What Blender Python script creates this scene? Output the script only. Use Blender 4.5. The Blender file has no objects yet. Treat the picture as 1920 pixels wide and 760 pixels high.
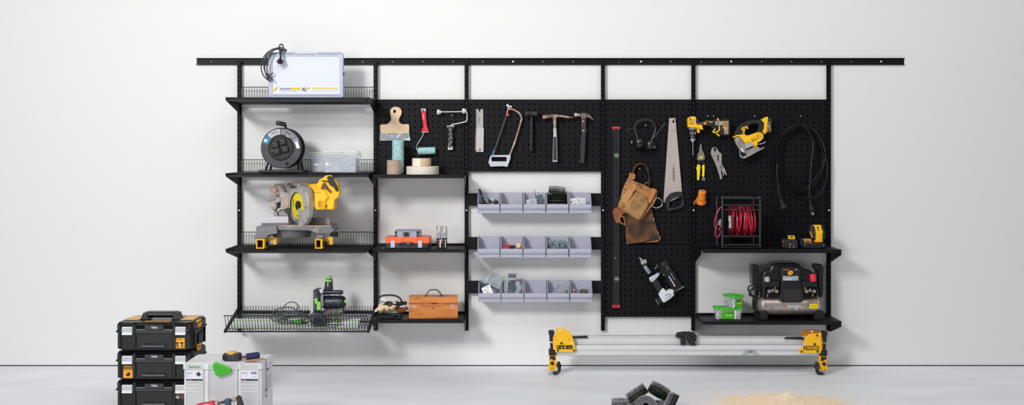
import bpy, bmesh, math, random
from mathutils import Vector, Matrix, Euler
from mathutils.geometry import tessellate_polygon
R = math.radians
random.seed(7)
scn = bpy.context.scene

# ---------------------------------------------------------------- camera, light, exposure
S, D, CX, CY, FY = 0.00353, 8.3, 955.0, 280.0, 687.0   # metres per pixel at the wall, camera distance, horizon
EYE = (FY - CY) * S
cam_d = bpy.data.cameras.new('camera')
cam = bpy.data.objects.new('camera', cam_d)
scn.collection.objects.link(cam)
cam.location = (0, -D, EYE)
cam.rotation_euler = (R(90), 0, 0)
cam_d.sensor_width = 36
cam_d.lens = D / S / 1920 * 36
cam_d.shift_x = (960 - CX) / 1920
cam_d.shift_y = -(380 - CY) / 1920
cam_d.clip_end = 100
scn.camera = cam

w = bpy.data.worlds.new('studio'); scn.world = w
w.use_nodes = True
wb = w.node_tree.nodes['Background']
wb.inputs[0].default_value = (1.0, 0.99, 0.97, 1)
wb.inputs[1].default_value = 0.17

def area(name, loc, target, size, size_y, power, col=(1, 1, 1)):
    l = bpy.data.lights.new(name, 'AREA')
    l.shape = 'RECTANGLE'; l.size = size; l.size_y = size_y; l.energy = power; l.color = col
    o = bpy.data.objects.new(name, l); scn.collection.objects.link(o)
    o.location = loc
    o.rotation_euler = (Vector(target) - Vector(loc)).to_track_quat('-Z', 'Y').to_euler()
    return o
key = area('softbox_key', (-5.0, -8.6, 5.4), (-0.8, 0, 1.8), 1.8, 1.8, 96, (1.0, 0.995, 0.98))
key.data.spread = R(70)
area('fill_front', (-3.4, -8.5, 1.3), (-1.6, 0, 0.9), 3.0, 1.6, 78, (1.0, 0.995, 0.99))  # added fill light, lifts the shaded wall under the left shelves
area('softbox_overhead', (1.3, -3.5, 4.9), (1.3, 0, 0.9), 6.0, 1.8, 92, (1.0, 0.995, 0.99))
scn.view_settings.view_transform = 'Standard'
scn.view_settings.look = 'None'
scn.view_settings.exposure = 0.04
scn.view_settings.gamma = 1
scn.view_settings.use_curve_mapping = False

# ---------------------------------------------------------------- helpers
def X(px, d=0): return (px - CX) * S * (D - d) / D
def Z(py, d=0): return EYE - (py - CY) * S * (D - d) / D
def U(n, d=0): return n * S * (D - d) / D
def V(px, py, d=0): return Vector((X(px, d), -d, Z(py, d)))

def lin(h):
    h = h.lstrip('#')
    c = [int(h[i:i+2], 16) / 255 for i in (0, 2, 4)]
    return tuple([x / 12.92 if x <= 0.04045 else ((x + 0.055) / 1.055) ** 2.4 for x in c] + [1])

MATS = {}
def mat(name, col, rough=0.5, metal=0.0, col2=None, scale=20, lo=0.45, hi=0.7, bump=0, bscale=None, stretch=None,
        trans=0, alpha=1, coat=0, spec=0.5, detail=5):
    if name in MATS: return MATS[name]
    m = bpy.data.materials.new(name); m.use_nodes = True
    nt = m.node_tree; b = nt.nodes['Principled BSDF']
    b.inputs['Base Color'].default_value = lin(col)
    b.inputs['Roughness'].default_value = rough
    b.inputs['Metallic'].default_value = metal
    b.inputs['Transmission Weight'].default_value = trans
    b.inputs['Alpha'].default_value = alpha
    b.inputs['Coat Weight'].default_value = coat
    b.inputs['Specular IOR Level'].default_value = spec
    if col2 or bump:
        tc = nt.nodes.new('ShaderNodeTexCoord'); mp = nt.nodes.new('ShaderNodeMapping')
        nt.links.new(tc.outputs['Object'], mp.inputs[0])
        if stretch: mp.inputs['Scale'].default_value = stretch
    if col2:
        n = nt.nodes.new('ShaderNodeTexNoise'); n.inputs['Scale'].default_value = scale
        n.inputs['Detail'].default_value = detail
        nt.links.new(mp.outputs[0], n.inputs[0])
        r = nt.nodes.new('ShaderNodeValToRGB')
        r.color_ramp.elements[0].position = lo; r.color_ramp.elements[0].color = lin(col)
        r.color_ramp.elements[1].position = hi; r.color_ramp.elements[1].color = lin(col2)
        nt.links.new(n.outputs[0], r.inputs[0]); nt.links.new(r.outputs[0], b.inputs['Base Color'])
    if bump:
        n2 = nt.nodes.new('ShaderNodeTexNoise'); n2.inputs['Scale'].default_value = bscale or scale
        n2.inputs['Detail'].default_value = 4
        nt.links.new(mp.outputs[0], n2.inputs[0])
        bp = nt.nodes.new('ShaderNodeBump'); bp.inputs['Strength'].default_value = bump
        bp.inputs['Distance'].default_value = 0.004
        nt.links.new(n2.outputs[0], bp.inputs['Height']); nt.links.new(bp.outputs[0], b.inputs['Normal'])
    MATS[name] = m
    return m

WM = {}                                  # world matrix of every parent at build time
def tag(o, label=None, cat=None, group=None, kind=None):
    if label: o['label'] = label
    if cat: o['category'] = cat
    if group: o['group'] = group
    if kind: o['kind'] = kind
    return o
def thing(name, label, cat, loc, group=None):
    o = bpy.data.objects.new(name, None); scn.collection.objects.link(o)
    o.empty_display_size = 0.05
    o.location = loc
    WM[o.name] = Matrix.Translation(Vector(loc))
    return tag(o, label, cat, group)
def catmull(pts, n=5, closed=True):
    out = []; L = len(pts)
    rng = range(L) if closed else range(L - 1)
    for i in rng:
        if closed: p = [Vector(pts[(i + k) % L]) for k in (-1, 0, 1, 2)]
        else: p = [Vector(pts[min(max(i + k, 0), L - 1)]) for k in (-1, 0, 1, 2)]
        for j in range(n):
            t = j / n
            out.append(0.5 * ((2 * p[1]) + (-p[0] + p[2]) * t + (2 * p[0] - 5 * p[1] + 4 * p[2] - p[3]) * t * t
                              + (-p[0] + 3 * p[1] - 3 * p[2] + p[3]) * t ** 3))
    if not closed: out.append(Vector(pts[-1]))
    return out
def circ(cx, cy, r, n=12, ry=None, a0=0, a1=360):
    ry = ry or r
    k = n if a1 - a0 == 360 else n + 1
    return [(cx + r * math.cos(R(a0 + (a1 - a0) * i / n)), cy + ry * math.sin(R(a0 + (a1 - a0) * i / n))) for i in range(k)]
def rrect(x0, y0, x1, y1, r, n=4):
    out = []
    for (cx, cy, a) in ((x1 - r, y1 - r, 0), (x0 + r, y1 - r, 90), (x0 + r, y0 + r, 180), (x1 - r, y0 + r, 270)):
        for i in range(n + 1):
            t = R(a + 90 * i / n); out.append((cx + r * math.cos(t), cy + r * math.sin(t)))
    return out
def frame_of(d):
    d = Vector(d).normalized()
    a = Vector((0, 0, 1)) if abs(d.z) < 0.9 else Vector((1, 0, 0))
    u = d.cross(a).normalized(); v = d.cross(u).normalized()
    return u, v

class G:
    def __init__(s, local=False):
        s.v = []; s.f = []; s.fm = []; s.mats = []; s.local = local; s.M = None
    def mi(s, m):
        if m not in s.mats: s.mats.append(m)
        return s.mats.index(m)
    def add(s, vs, fs, m, M=None):
        b = len(s.v); k = s.mi(m)
        for p in vs:
            p = Vector(p)
            if M is not None: p = M @ p
            if s.M is not None: p = s.M @ p
            s.v.append(p)
        for f in fs: s.f.append([b + i for i in f]); s.fm.append(k)
        return s
    def box(s, c, size, m, rot=None):
        x, y, z = [q / 2 for q in size]
        vs = [(i * x, j * y, k * z) for i in (-1, 1) for j in (-1, 1) for k in (-1, 1)]
        fs = [(0, 1, 3, 2), (4, 6, 7, 5), (0, 4, 5, 1), (2, 3, 7, 6), (0, 2, 6, 4), (1, 5, 7, 3)]
        M = Matrix.Translation(Vector(c))
        if rot: M = M @ Euler([R(a) for a in rot]).to_matrix().to_4x4()
        return s.add(vs, fs, m, M)
    def bb(s, x0, x1, y0, y1, z0, z1, m):
        return s.box(((x0 + x1) / 2, (y0 + y1) / 2, (z0 + z1) / 2), (abs(x1 - x0), abs(y1 - y0), abs(z1 - z0)), m)
    def lathe(s, c, axis, prof, m, n=24, sy=1):
        c = Vector(c); ax = Vector(axis).normalized(); u, v = frame_of(ax)
        vs = []; fs = []
        for (r, h) in prof:
            for i in range(n):
                t = 2 * math.pi * i / n
                vs.append(c + ax * h + u * (r * math.cos(t)) + v * (r * sy * math.sin(t)))
        for j in range(len(prof) - 1):
            for i in range(n):
                a = j * n + i; b2 = j * n + (i + 1) % n
                fs.append((a, b2, b2 + n, a + n))
        if prof[0][0] > 1e-6: fs.append(tuple(range(n))[::-1])
        if prof[-1][0] > 1e-6: fs.append(tuple(range((len(prof) - 1) * n, len(prof) * n)))
        return s.add(vs, fs, m)
    def cyl(s, p0, p1, r0, m, r1=None, n=16):
        p0 = Vector(p0); p1 = Vector(p1); L = (p1 - p0).length
        return s.lathe(p0, p1 - p0, [(r0, 0), (r0 if r1 is None else r1, L)], m, n)
    def tube(s, pts, r, m, n=8, closed=False, caps=True, flat=1):
        pts = [Vector(p) for p in pts]; L = len(pts)
        rr = r if isinstance(r, (list, tuple)) else [r] * L
        vs = []; fs = []; u = None
        for i in range(L):
            if closed: t = (pts[(i + 1) % L] - pts[i - 1])
            else: t = pts[min(i + 1, L - 1)] - pts[max(i - 1, 0)]
            if t.length < 1e-9: t = Vector((0, 0, 1))
            t.normalize()
            if u is None: u, _ = frame_of(t)
            else:
                u = u - t * u.dot(t)
                if u.length < 1e-6: u, _ = frame_of(t)
                u.normalize()
            v = t.cross(u)
            for k in range(n):
                a = 2 * math.pi * k / n
                vs.append(pts[i] + u * (rr[i] * math.cos(a)) + v * (rr[i] * flat * math.sin(a)))
        for i in range(L if closed else L - 1):
            for k in range(n):
                a = i * n + k; b = i * n + (k + 1) % n
                c = ((i + 1) % L) * n + (k + 1) % n; d = ((i + 1) % L) * n + k
                fs.append((a, b, c, d))
        if not closed and caps:
            fs.append(tuple(range(n))[::-1]); fs.append(tuple(range((L - 1) * n, L * n)))
        return s.add(vs, fs, m)
    def ring(s, c, axis, Rr, r, m, n=8, seg=32):
        u, v = frame_of(axis); c = Vector(c)
        return s.tube([c + u * Rr * math.cos(2 * math.pi * i / seg) + v * Rr * math.sin(2 * math.pi * i / seg) for i in range(seg)], r, m, n, closed=True)
    def ext(s, poly, h0, h1, m, holes=(), M=None, taper=1.0):
        # polygon in local x,y plane pushed along z from h0 to h1
        poly = [Vector((p[0], p[1])) for p in poly]
        loops = [poly] + [[Vector((p[0], p[1])) for p in h] for h in holes]
        flat = [p for l in loops for p in l]; n = len(flat)
        cx = sum(p.x for p in poly) / len(poly); cy = sum(p.y for p in poly) / len(poly)
        vs = [(p.x, p.y, h0) for p in flat] + [(cx + (p.x - cx) * taper, cy + (p.y - cy) * taper, h1) for p in flat]
        fs = []
        if holes:
            for t in tessellate_polygon([[Vector((p.x, p.y, 0)) for p in l] for l in loops]):
                fs.append(tuple(t)[::-1]); fs.append(tuple(i + n for i in t))
        else:
            fs.append(tuple(range(n))[::-1]); fs.append(tuple(range(n, 2 * n)))
        b = 0
        for l in loops:
            k = len(l)
            for i in range(k):
                a = b + i; c = b + (i + 1) % k
                fs.append((a, c, c + n, a + n))
            b += k
        return s.add(vs, fs, m, M)
    def xz(s, poly, y0, y1, m, holes=(), taper=1.0):
        # poly of (x, z), extruded along y
        M = Matrix(((1, 0, 0, 0), (0, 0, 1, 0), (0, 1, 0, 0), (0, 0, 0, 1)))
        return s.ext(poly, y0, y1, m, holes, M, taper)
    def yz(s, poly, x0, x1, m, holes=()):
        M = Matrix(((0, 0, 1, 0), (1, 0, 0, 0), (0, 1, 0, 0), (0, 0, 0, 1)))
        return s.ext(poly, x0, x1, m, holes, M)
    def xy(s, poly, z0, z1, m, holes=(), taper=1.0):
        return s.ext(poly, z0, z1, m, holes, None, taper)
    def px(s, poly, d, th, m, holes=(), sm=0, taper=1.0):
        # outline in photo pixels of a face standing d in front of the wall, with its real thickness behind it
        if sm: poly = catmull(poly, sm)
        c = lambda l: [(X(p[0], d), Z(p[1], d)) for p in l]
        return s.xz(c(poly), -(d - th), -d, m, [c(h) for h in holes], taper)
    def ell(s, c, r, m, n=14, k=8, rot=None):
        vs = []; fs = []
        for j in range(k + 1):
            ph = math.pi * j / k
            for i in range(n):
                t = 2 * math.pi * i / n
                vs.append((r[0] * math.sin(ph) * math.cos(t), r[1] * math.sin(ph) * math.sin(t), r[2] * math.cos(ph)))
        for j in range(k):
            for i in range(n):
                fs.append((j * n + i, (j + 1) * n + i, (j + 1) * n + (i + 1) % n, j * n + (i + 1) % n))
        M = Matrix.Translation(Vector(c))
        if rot: M = M @ Euler([R(a) for a in rot]).to_matrix().to_4x4()
        return s.add(vs, fs, m, M)
    def build(s, name, parent=None, bev=0, seg=2, sub=0, ang=35, loc=None, label=None, thin=0):
        me = bpy.data.meshes.new(name)
        W = Matrix.Identity(4)
        if not s.local:
            if parent is not None: W = WM[parent.name]
            elif loc is not None: W = Matrix.Translation(Vector(loc))
        I = W.inverted()
        bm = bmesh.new()
        bv = [bm.verts.new(I @ p) for p in s.v]
        for f, k in zip(s.f, s.fm):
            try: nf = bm.faces.new([bv[i] for i in f])
            except ValueError: continue
            nf.material_index = k; nf.smooth = True
        bmesh.ops.remove_doubles(bm, verts=bm.verts, dist=1e-6)
        bmesh.ops.recalc_face_normals(bm, faces=bm.faces)
        for e in bm.edges:
            if len(e.link_faces) == 2 and e.calc_face_angle(0) > R(ang): e.smooth = False
        bm.to_mesh(me); bm.free()
        for m in s.mats: me.materials.append(m)
        o = bpy.data.objects.new(name, me); scn.collection.objects.link(o)
        if thin:
            md = o.modifiers.new('solid', 'SOLIDIFY'); md.thickness = thin; md.offset = 0
        if bev:
            md = o.modifiers.new('bevel', 'BEVEL'); md.width = bev; md.segments = seg; md.limit_method = 'ANGLE'
            md.angle_limit = R(40); md.harden_normals = False
        if sub:
            md = o.modifiers.new('sub', 'SUBSURF'); md.levels = sub; md.render_levels = sub
        if parent is not None:
            o.parent = parent; WM[o.name] = WM.get(parent.name, Matrix.Identity(4)) if not s.local else Matrix.Identity(4)
        elif loc is not None and not s.local:
            o.location = loc; WM[o.name] = W
        if label: o['label'] = label
        return o

def text(body, parent, c, width, m, height=None, rot=0, M=None, name='lettering', bold=0.0, local=False, th=0.0006):
    # letters standing upright facing the room; c = centre of the words in world space
    cu = bpy.data.curves.new('t', 'FONT'); cu.body = body; cu.extrude = 0.5; cu.offset = bold
    cu.resolution_u = 3
    ob = bpy.data.objects.new('t', cu); scn.collection.objects.link(ob)
    bpy.context.view_layer.update()
    me = bpy.data.meshes.new_from_object(ob.evaluated_get(bpy.context.evaluated_depsgraph_get()))
    bpy.data.objects.remove(ob); bpy.data.curves.remove(cu)
    xs = [v.co.x for v in me.vertices]; ys = [v.co.y for v in me.vertices]
    if not xs: return None
    x0, x1, y0, y1 = min(xs), max(xs), min(ys), max(ys)
    kx = width / (x1 - x0); ky = (height / (y1 - y0)) if height else kx
    if M is None: M = Matrix(((1, 0, 0, 0), (0, 0, -1, 0), (0, 1, 0, 0), (0, 0, 0, 1)))
    W = Matrix.Identity(4) if local or parent is None else WM[parent.name].inverted()
    A = W @ Matrix.Translation(Vector(c)) @ M @ Matrix.Rotation(R(rot), 4, 'Z')
    for v in me.vertices:
        v.co = A @ Vector(((v.co.x - (x0 + x1) / 2) * kx, (v.co.y - (y0 + y1) / 2) * ky, v.co.z * th * 2))
    me.name = name; me.materials.clear(); me.materials.append(m)
    o = bpy.data.objects.new(name, me); scn.collection.objects.link(o); o.parent = parent
    return o

def scrib(parent, c, L, h, m, n=6, rot=0, name='small_print', seed=1):
    # print too small to read: a row of uneven strokes
    rnd = random.Random(seed); g = G(); g.M = Matrix.Translation(Vector(c)) @ Matrix.Rotation(R(-rot), 4, 'Y')
    w_ = L / n
    for i in range(n):
        hh = h * rnd.uniform(0.6, 1.0)
        g.box((-L / 2 + (i + 0.5) * w_, 0, (hh - h) / 2), (w_ * rnd.uniform(0.55, 0.8), 0.0008, hh), m)
    return g.build(name, parent)

def kids(o): return [c for c in scn.objects if c.parent == o]
def copy_tree(o, parent=None):
    c = o.copy(); scn.collection.objects.link(c)
    if parent is not None: c.parent = parent
    for ch in kids(o): copy_tree(ch, c)
    return c

# ---------------------------------------------------------------- materials
blk = mat('black_metal', '#0d0d11', 0.5, 0.0, spec=0.25)
blkm = mat('matt_black', '#0a0a0c', 0.65, spec=0.2)
peg = mat('pegboard_black', '#09090f', 0.55, spec=0.22)
bpl = mat('black_plastic', '#1c1c20', 0.42)
bpl2 = mat('worn_black_plastic', '#1e1f23', 0.5, col2='#3a3b3f', scale=35, lo=0.52, hi=0.8)
rub = mat('black_rubber', '#17171a', 0.7)
yel = mat('yellow_plastic', '#ffc60f', 0.42)
yeld = mat('yellow_worn', '#fdbf10', 0.5, col2='#d79a22', scale=30, lo=0.6, hi=0.8)
steel = mat('steel', '#c9c9cc', 0.3, 0.5, col2='#8f8f92', scale=30)
dsteel = mat('dull_steel', '#a9a6a2', 0.45, 0.6, col2='#7b736b', scale=40)
alu = mat('cast_aluminium', '#b9b7b5', 0.42, 0.35, col2='#9c948c', scale=25)
alud = mat('dusty_aluminium', '#a7a2a0', 0.55, 0.25, col2='#c9a98c', scale=22, lo=0.45, hi=0.75)
galv = mat('galvanised', '#b6c0c6', 0.32, 0.4, col2='#8c979e', scale=60)
whit = mat('white_plastic', '#eeeeee', 0.4)
whm = mat('white_print', '#e8e8ea', 0.6)
bkp = mat('black_print', '#15151a', 0.6)
redp = mat('red_print', '#d0202c', 0.5)
grn = mat('green_plastic', '#3fbf1e', 0.35)
lgrn = mat('light_green', '#8fd84c', 0.4)
chrome = mat('chrome', '#e4e4e6', 0.15, 0.7)
brass = mat('brass', '#b98a3c', 0.3, 0.9)
screwm = mat('screw_head', '#e9eef2', 0.35, 0.1)
org = mat('orange_plastic', '#ff6a3a', 0.4)

# ---------------------------------------------------------------- room
wall_m = mat('wall_paint', '#e8e8e8', 0.85, bump=0.05, bscale=180)
floor_m = mat('concrete_floor', '#ebedf5', 0.5, col2='#f7f9ff', scale=1.6, lo=0.3, hi=0.7, stretch=(1, 2.6, 1), bump=0.03, bscale=14, detail=9)
gap_m = mat('dark_gap', '#241d18', 0.9)
g = G(); g.bb(-9, 9, 0, 0.15, 0.0075, 6.0, wall_m); tag(g.build('wall_back'), kind='structure')
g = G(); g.bb(-9, 9, 0.006, 0.15, 0.0, 0.0075, gap_m); tag(g.build('gap_shade_1'), kind='structure')  # dark strip, shade of the gap under the wall put into its colour
g = G(); g.bb(-9, 9, -12, 0.15, -0.1, 0.0, floor_m); tag(g.build('floor'), kind='structure')

# ---------------------------------------------------------------- hanging rails, uprights
UPX = [450.5, 705, 875, 1130, 1299, 1552]
def rail(x0, x1, holes, screws, label):
    t = thing('hanging_rail', label, 'wall rail', (X((x0 + x1) / 2), 0, Z(122)), 'black hanging rails')
    g = G()
    xa, xb = X(x0), X(x1)
    g.xz([(xa, Z(122)), (xb, Z(122)), (xb, Z(109)), (xa, Z(109))], -0.0005, -0.0025, blk, [circ(X(h), Z(115.5), 0.0036, 8) for h in holes])
    for zz, s in ((Z(109.6), -1), (Z(121.4), 1)):
        g.bb(xa, xb, -0.0025, -0.013, zz - 0.0018, zz + 0.0018, blk)
        g.bb(xa, xb, -0.0115, -0.013, zz, zz + s * 0.004, blk)
    g.build('rail_channel', t, bev=0.0005)
    for h in screws:
        q = G(); q.lathe((X(h), -0.0025, Z(115.5)), (0, -1, 0), [(0.0062, 0), (0.0062, 0.001), (0.003, 0.003), (0, 0.003)], screwm, 12)
        q.build('screw', t)
rail(369, 1160, [452 - 56, 680, 736, 793, 849, 905, 1018, 1075], [962], 'long black hanging rail along the wall top, left piece of the two')
rail(1160.4, 1695, [1258, 1315, 1428, 1484, 1540, 1596], [1202, 1371, 1652], 'shorter black hanging rail, right piece that runs past the last upright')

UP_LAB = ['left of the wire shelves', 'between the wire shelves and the solid shelves', 'between the paint rollers and the hammers',
          'left of the spirit level, with free foot at the bottom', 'behind the drill bit, left of the compressor', 'at the far right of the pegboards']
def upright(px, k):
    x = X(px); z1, z0 = Z(115.5), Z(619.5); hw = 0.0126
    t = thing('slotted_upright', 'tall black slotted steel upright ' + UP_LAB[k], 'upright', (x, 0, z0), 'slotted uprights hung from the rail')
    g = G()
    y0, y1 = -0.014, -0.034
    for s_ in (-1, 1): g.bb(x + s_ * hw, x + s_ * (hw - 0.002), y0, y1, z0, z1, blk)
    g.bb(x - hw, x - 0.0075, y1, y1 + 0.0018, z0, z1, blk)
    g.bb(x + 0.0075, x + hw, y1, y1 + 0.0018, z0, z1, blk)
    g.bb(x - 0.0028, x + 0.0028, y1, y1 + 0.0018, z0, z1, blk)
    p = 0.0323; z = z1 - 0.012
    while z - 0.02 > z0 + 0.01:
        for s_ in (-1, 1):
            g.bb(x + s_ * 0.0028, x + s_ * 0.0075, y1, y1 + 0.0018, z - (p - 0.019), z, blk)
        z -= p
    g.bb(x - hw, x + hw, y0, y0 + 0.001, z0, z1, blkm)
    g.build('channel', t)
    q = G(); zz = Z(394)
    q.lathe((x, y1, zz), (0, -1, 0), [(0.0055, 0), (0.0055, 0.001), (0.0025, 0.003), (0, 0.003)], screwm, 12); q.build('screw', t)
for k, px in enumerate(UPX): upright(px, k)

# ---------------------------------------------------------------- pegboards
def pegboard(x0, x1, y0, y1, label):
    t = thing('pegboard', label, 'pegboard', (X((x0 + x1) / 2), 0, Z(y1)), 'black perforated pegboards')
    g = G(); P = 10.83; hs = 1.3
    nx = int((x1 - x0 - 5) / P) + 1; ox = (x0 + x1) / 2 - (nx - 1) * P / 2
    ny = int((y1 - y0 - 8) / P) + 1; oy = y0 + 8.8
    xs = [x0]; zs = [y0]
    for i in range(nx): xs += [ox + i * P - hs, ox + i * P + hs]
    for i in range(ny): zs += [oy + i * P - hs, oy + i * P + hs]
    xs.append(x1); zs.append(y1)
    Y0 = -0.030
    idx = {}; vs = []; fs = []
    for a, xx in enumerate(xs):
        for b, zz in enumerate(zs):
            idx[a, b] = len(vs); vs.append((X(xx), Y0, Z(zz)))
    hol = []
    for a in range(len(xs) - 1):
        for b in range(len(zs) - 1):
            q = (idx[a, b], idx[a + 1, b], idx[a + 1, b + 1], idx[a, b + 1])
            if a % 2 == 1 and b % 2 == 1:
                hol.append(q)
            else: fs.append(q)
    g.add(vs, fs, peg)
    for q in hol:                                  # wall of each punched hole
        for i in range(4):
            p, r_ = Vector(vs[q[i]]), Vector(vs[q[(i + 1) % 4]])
            g.add([p, r_, r_ + Vector((0, 0.0012, 0)), p + Vector((0, 0.0012, 0))], [(0, 1, 2, 3)], peg)
    xa, xb, za, zb = X(x0), X(x1), Z(y0), Z(y1)
    for (u, v, w_, s_) in ((xa, xb, za, za - 0.0015), (xa, xb, zb, zb + 0.0015)): g.bb(u, v, Y0, -0.006, w_, s_, peg)
    for u in (xa, xb - 0.0015): g.bb(u, u + 0.0015, Y0, -0.006, zb, za, peg)
    g.build('perforated_sheet', t)
    g = G(); g.bb(xa + 0.002, xb - 0.002, -0.0085, -0.0075, zb + 0.002, za - 0.002, blkm); g.build('hole_shade_sheet', t)  # added black sheet, keeps the punched holes dark
    for u in (xa + U(2.2), xb - U(2.2)):           # pressed hanging flanges along both sides
        r_ = G(); r_.bb(u - 0.0012, u + 0.0012, Y0, Y0 - 0.0022, zb + 0.05, za - 0.05, blk)
        r_.build('side_flange', t)
PEGS = [(709, 871, 187, 323, 'black perforated pegboard behind the scraper and two paint rollers'),
        (879, 1126, 187, 322, 'wide black perforated pegboard behind the hacksaw and hammers'),
        (1134, 1295, 187, 322, 'black perforated pegboard behind the ear defenders'),
        (1134, 1295, 322.5, 457.8, 'black perforated pegboard behind the leather tool belt'),
        (1134, 1295, 458.3, 593.5, 'black perforated pegboard behind the nail gun, lowest of its column'),
        (1303, 1548, 187, 322, 'wide black perforated pegboard behind the drill and jigsaw'),
        (1303, 1548, 322.5, 457.8, 'wide black perforated pegboard behind the red hose reel')]
for a in PEGS: pegboard(*a)

# ---------------------------------------------------------------- wire shelves with back fence
wire_m = mat('wire_black', '#0d0d12', 0.45, spec=0.35)
def bracket(px, ypx, depth, drop, label, front=0.02, th=0.004, dx=0.0):
    x = X(px) + dx; z = Z(ypx)
    g = G()
    g.yz([(-0.034, z), (-depth, z), (-depth, z - front), (-0.05, z - drop), (-0.034, z - drop)], x - th / 2, x + th / 2, blk)
    g.yz([(-0.034, z), (-depth, z), (-depth, z - 0.004), (-0.034, z - 0.004)], x - 0.006, x + 0.006, blk)
    g.bb(x - th / 2, x + th / 2, -0.034, -0.022, z - 0.024, z - 0.010, blk)
    g.bb(x - th / 2, x + th / 2, -0.034, -0.022, z - drop + 0.004, z - drop + 0.018, blk)
    o = g.build('shelf_bracket', loc=(x, -0.034, z), bev=0.0006)
    tag(o, label, 'shelf bracket', 'triangular shelf brackets')
def wire_shelf(ypx, what, n):
    x0, x1 = X(453.5), X(701.5); z = Z(ypx); dep = 0.425
    t = thing('wire_shelf', 'black wire shelf with low back fence carrying the ' + what, 'wire shelf', ((x0 + x1) / 2, 0, z), 'black wire shelves')
    g = G(); k = 50
    for i in range(k):
        x = x0 + 0.006 + (x1 - x0 - 0.012) * i / (k - 1)
        g.tube([(x, -0.04, z - 0.002), (x, -dep + 0.012, z - 0.002), (x, -dep + 0.002, z - 0.006), (x, -dep, z - 0.020)], 0.0024, wire_m, 5)
    g.build('shelf_wires', t)
    for yy, h0, h1, r_ in ((-dep - 0.001, 0.027, 0.014, 0.003), (-0.30, 0.028, 0.004, 0.003), (-0.17, 0.030, 0.004, 0.003), (-0.045, 0.034, 0.004, 0.004)):
        c = G(); c.bb(x0, x1, yy - r_, yy + r_, z - h0, z - h1, wire_m); c.build('cross_bar', t, bev=0.0008)
    f = G(); yf = -0.052; h = 0.080
    for i in range(k):
        x = x0 + 0.006 + (x1 - x0 - 0.012) * i / (k - 1)
        f.tube([(x, yf, z - 0.004), (x, yf, z + h)], 0.0018, wire_m, 5)
    f.tube([(x0 - 0.012, yf, z + h), (x1 + 0.004, yf, z + h)], 0.0025, wire_m, 6)
    f.tube([(x0, yf, z + 0.004), (x1, yf, z + 0.004)], 0.0022, wire_m, 6)
    f.build('back_fence', t)
    bracket(450.5, ypx + 0.5, dep + 0.006, 0.09, 'black triangular bracket at the left end of the shelf carrying the ' + what, dx=0.0025)
    bracket(705, ypx + 0.5, dep + 0.006, 0.09, 'black triangular bracket at the right end of the shelf carrying the ' + what, dx=-0.005)
WS = [187.0, 322.3, 457.3]
for yy, ww, n in zip(WS, ('light panel', 'cable drum', 'mitre saw'), range(3)): wire_shelf(yy, ww, n)

# sloping wire basket
def basket():
    x0, x1 = X(449.5), X(703.5)
    ZB, ZF = Z(580), Z(603.2); dep = 0.405
    t = thing('wire_basket', 'sloping black wire basket with front fence holding the track saw', 'wire basket', ((x0 + x1) / 2, 0, ZF))
    zy = lambda d: ZB + (ZF - ZB) * (d - 0.04) / (dep - 0.04)
    g = G(); k = 50
    for i in range(k):
        x = x0 + 0.008 + (x1 - x0 - 0.016) * i / (k - 1)
        g.tube([(x, -0.036, ZB + 0.026), (x, -0.046, ZB + 0.004), (x, -dep, ZF)], 0.0023, wire_m, 5)
    g.build('basket_wires', t)
    f = G()
    for i in range(49):
        x = x0 + 0.004 + (x1 - x0 - 0.008) * i / 48
        f.tube([(x, -dep, ZF), (x, -0.455, ZF + 0.099)], 0.0023, wire_m, 5)
    f.tube([(x0 - 0.004, -0.456, ZF + 0.099), (x1, -0.456, ZF + 0.099)], 0.0032, wire_m, 6)
    f.build('front_fence', t)
    for d, w_ in ((0.06, 0.030), (0.23, 0.020), (dep, 0.016)):
        c = G(); c.box(((x0 + x1) / 2, -d, zy(d) - 0.008), (x1 - x0, w_, 0.008 if d > 0.1 else 0.020), wire_m); c.build('cross_bar', t, bev=0.001)
    for s_, x in ((0, x0 - 0.004), (1, x1 + 0.002)):
        c = G(); c.yz([(-0.034, ZB + 0.012), (-dep - 0.012, ZF + 0.004), (-dep - 0.02, ZF - 0.012), (-dep - 0.006, ZF - 0.016), (-0.034, ZB - 0.026)], x - 0.006, x + 0.006, blk)
        c.build('side_rail', t, bev=0.001)
    return zy
bz = basket()

# solid shelves
def solid_shelf(x0, x1, ypx, what, dep=0.32, group='black solid shelves'):
    xa, xb, z = X(x0), X(x1), Z(ypx)
    t = thing('metal_shelf', 'black solid metal shelf carrying the ' + what, 'shelf', ((xa + xb) / 2, 0, z), group)
    g = G(); n = int((xb - xa) / 0.038); w_ = (xb - xa) / n
    for i in range(n):
        g.bb(xa + i * w_ + 0.0008, xa + (i + 1) * w_ - 0.0008, -0.036, -dep, z - 0.006, z, blk)
    g.bb(xa, xb, -0.036, -dep, z - 0.008, z - 0.004, blkm)
    g.build('shelf_top', t, bev=0.0008)
    g = G(); g.bb(xa, xb, -dep, -dep - 0.004, z - 0.022, z + 0.0005, blk); g.build('front_lip', t, bev=0.001)
    g = G(); g.bb(xa, xb, -0.034, -0.038, z - 0.022, z + 0.016, blk); g.build('back_lip', t, bev=0.001)
SS = [326.2, 460.2, 587.5]
for yy, ww in zip(SS, ('masking tape rolls', 'orange case and spray cans', 'wooden toolbox and gloves')):
    solid_shelf(706.5, 872.5, yy, ww)
    bracket(705, yy + 1, 0.322, 0.10, 'black bracket, left end of the shelf with the ' + ww, front=0.022, dx=0.006)
    bracket(875, yy + 1, 0.322, 0.10, 'black bracket, right end of the shelf with the ' + ww, front=0.022, dx=-0.004)
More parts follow.
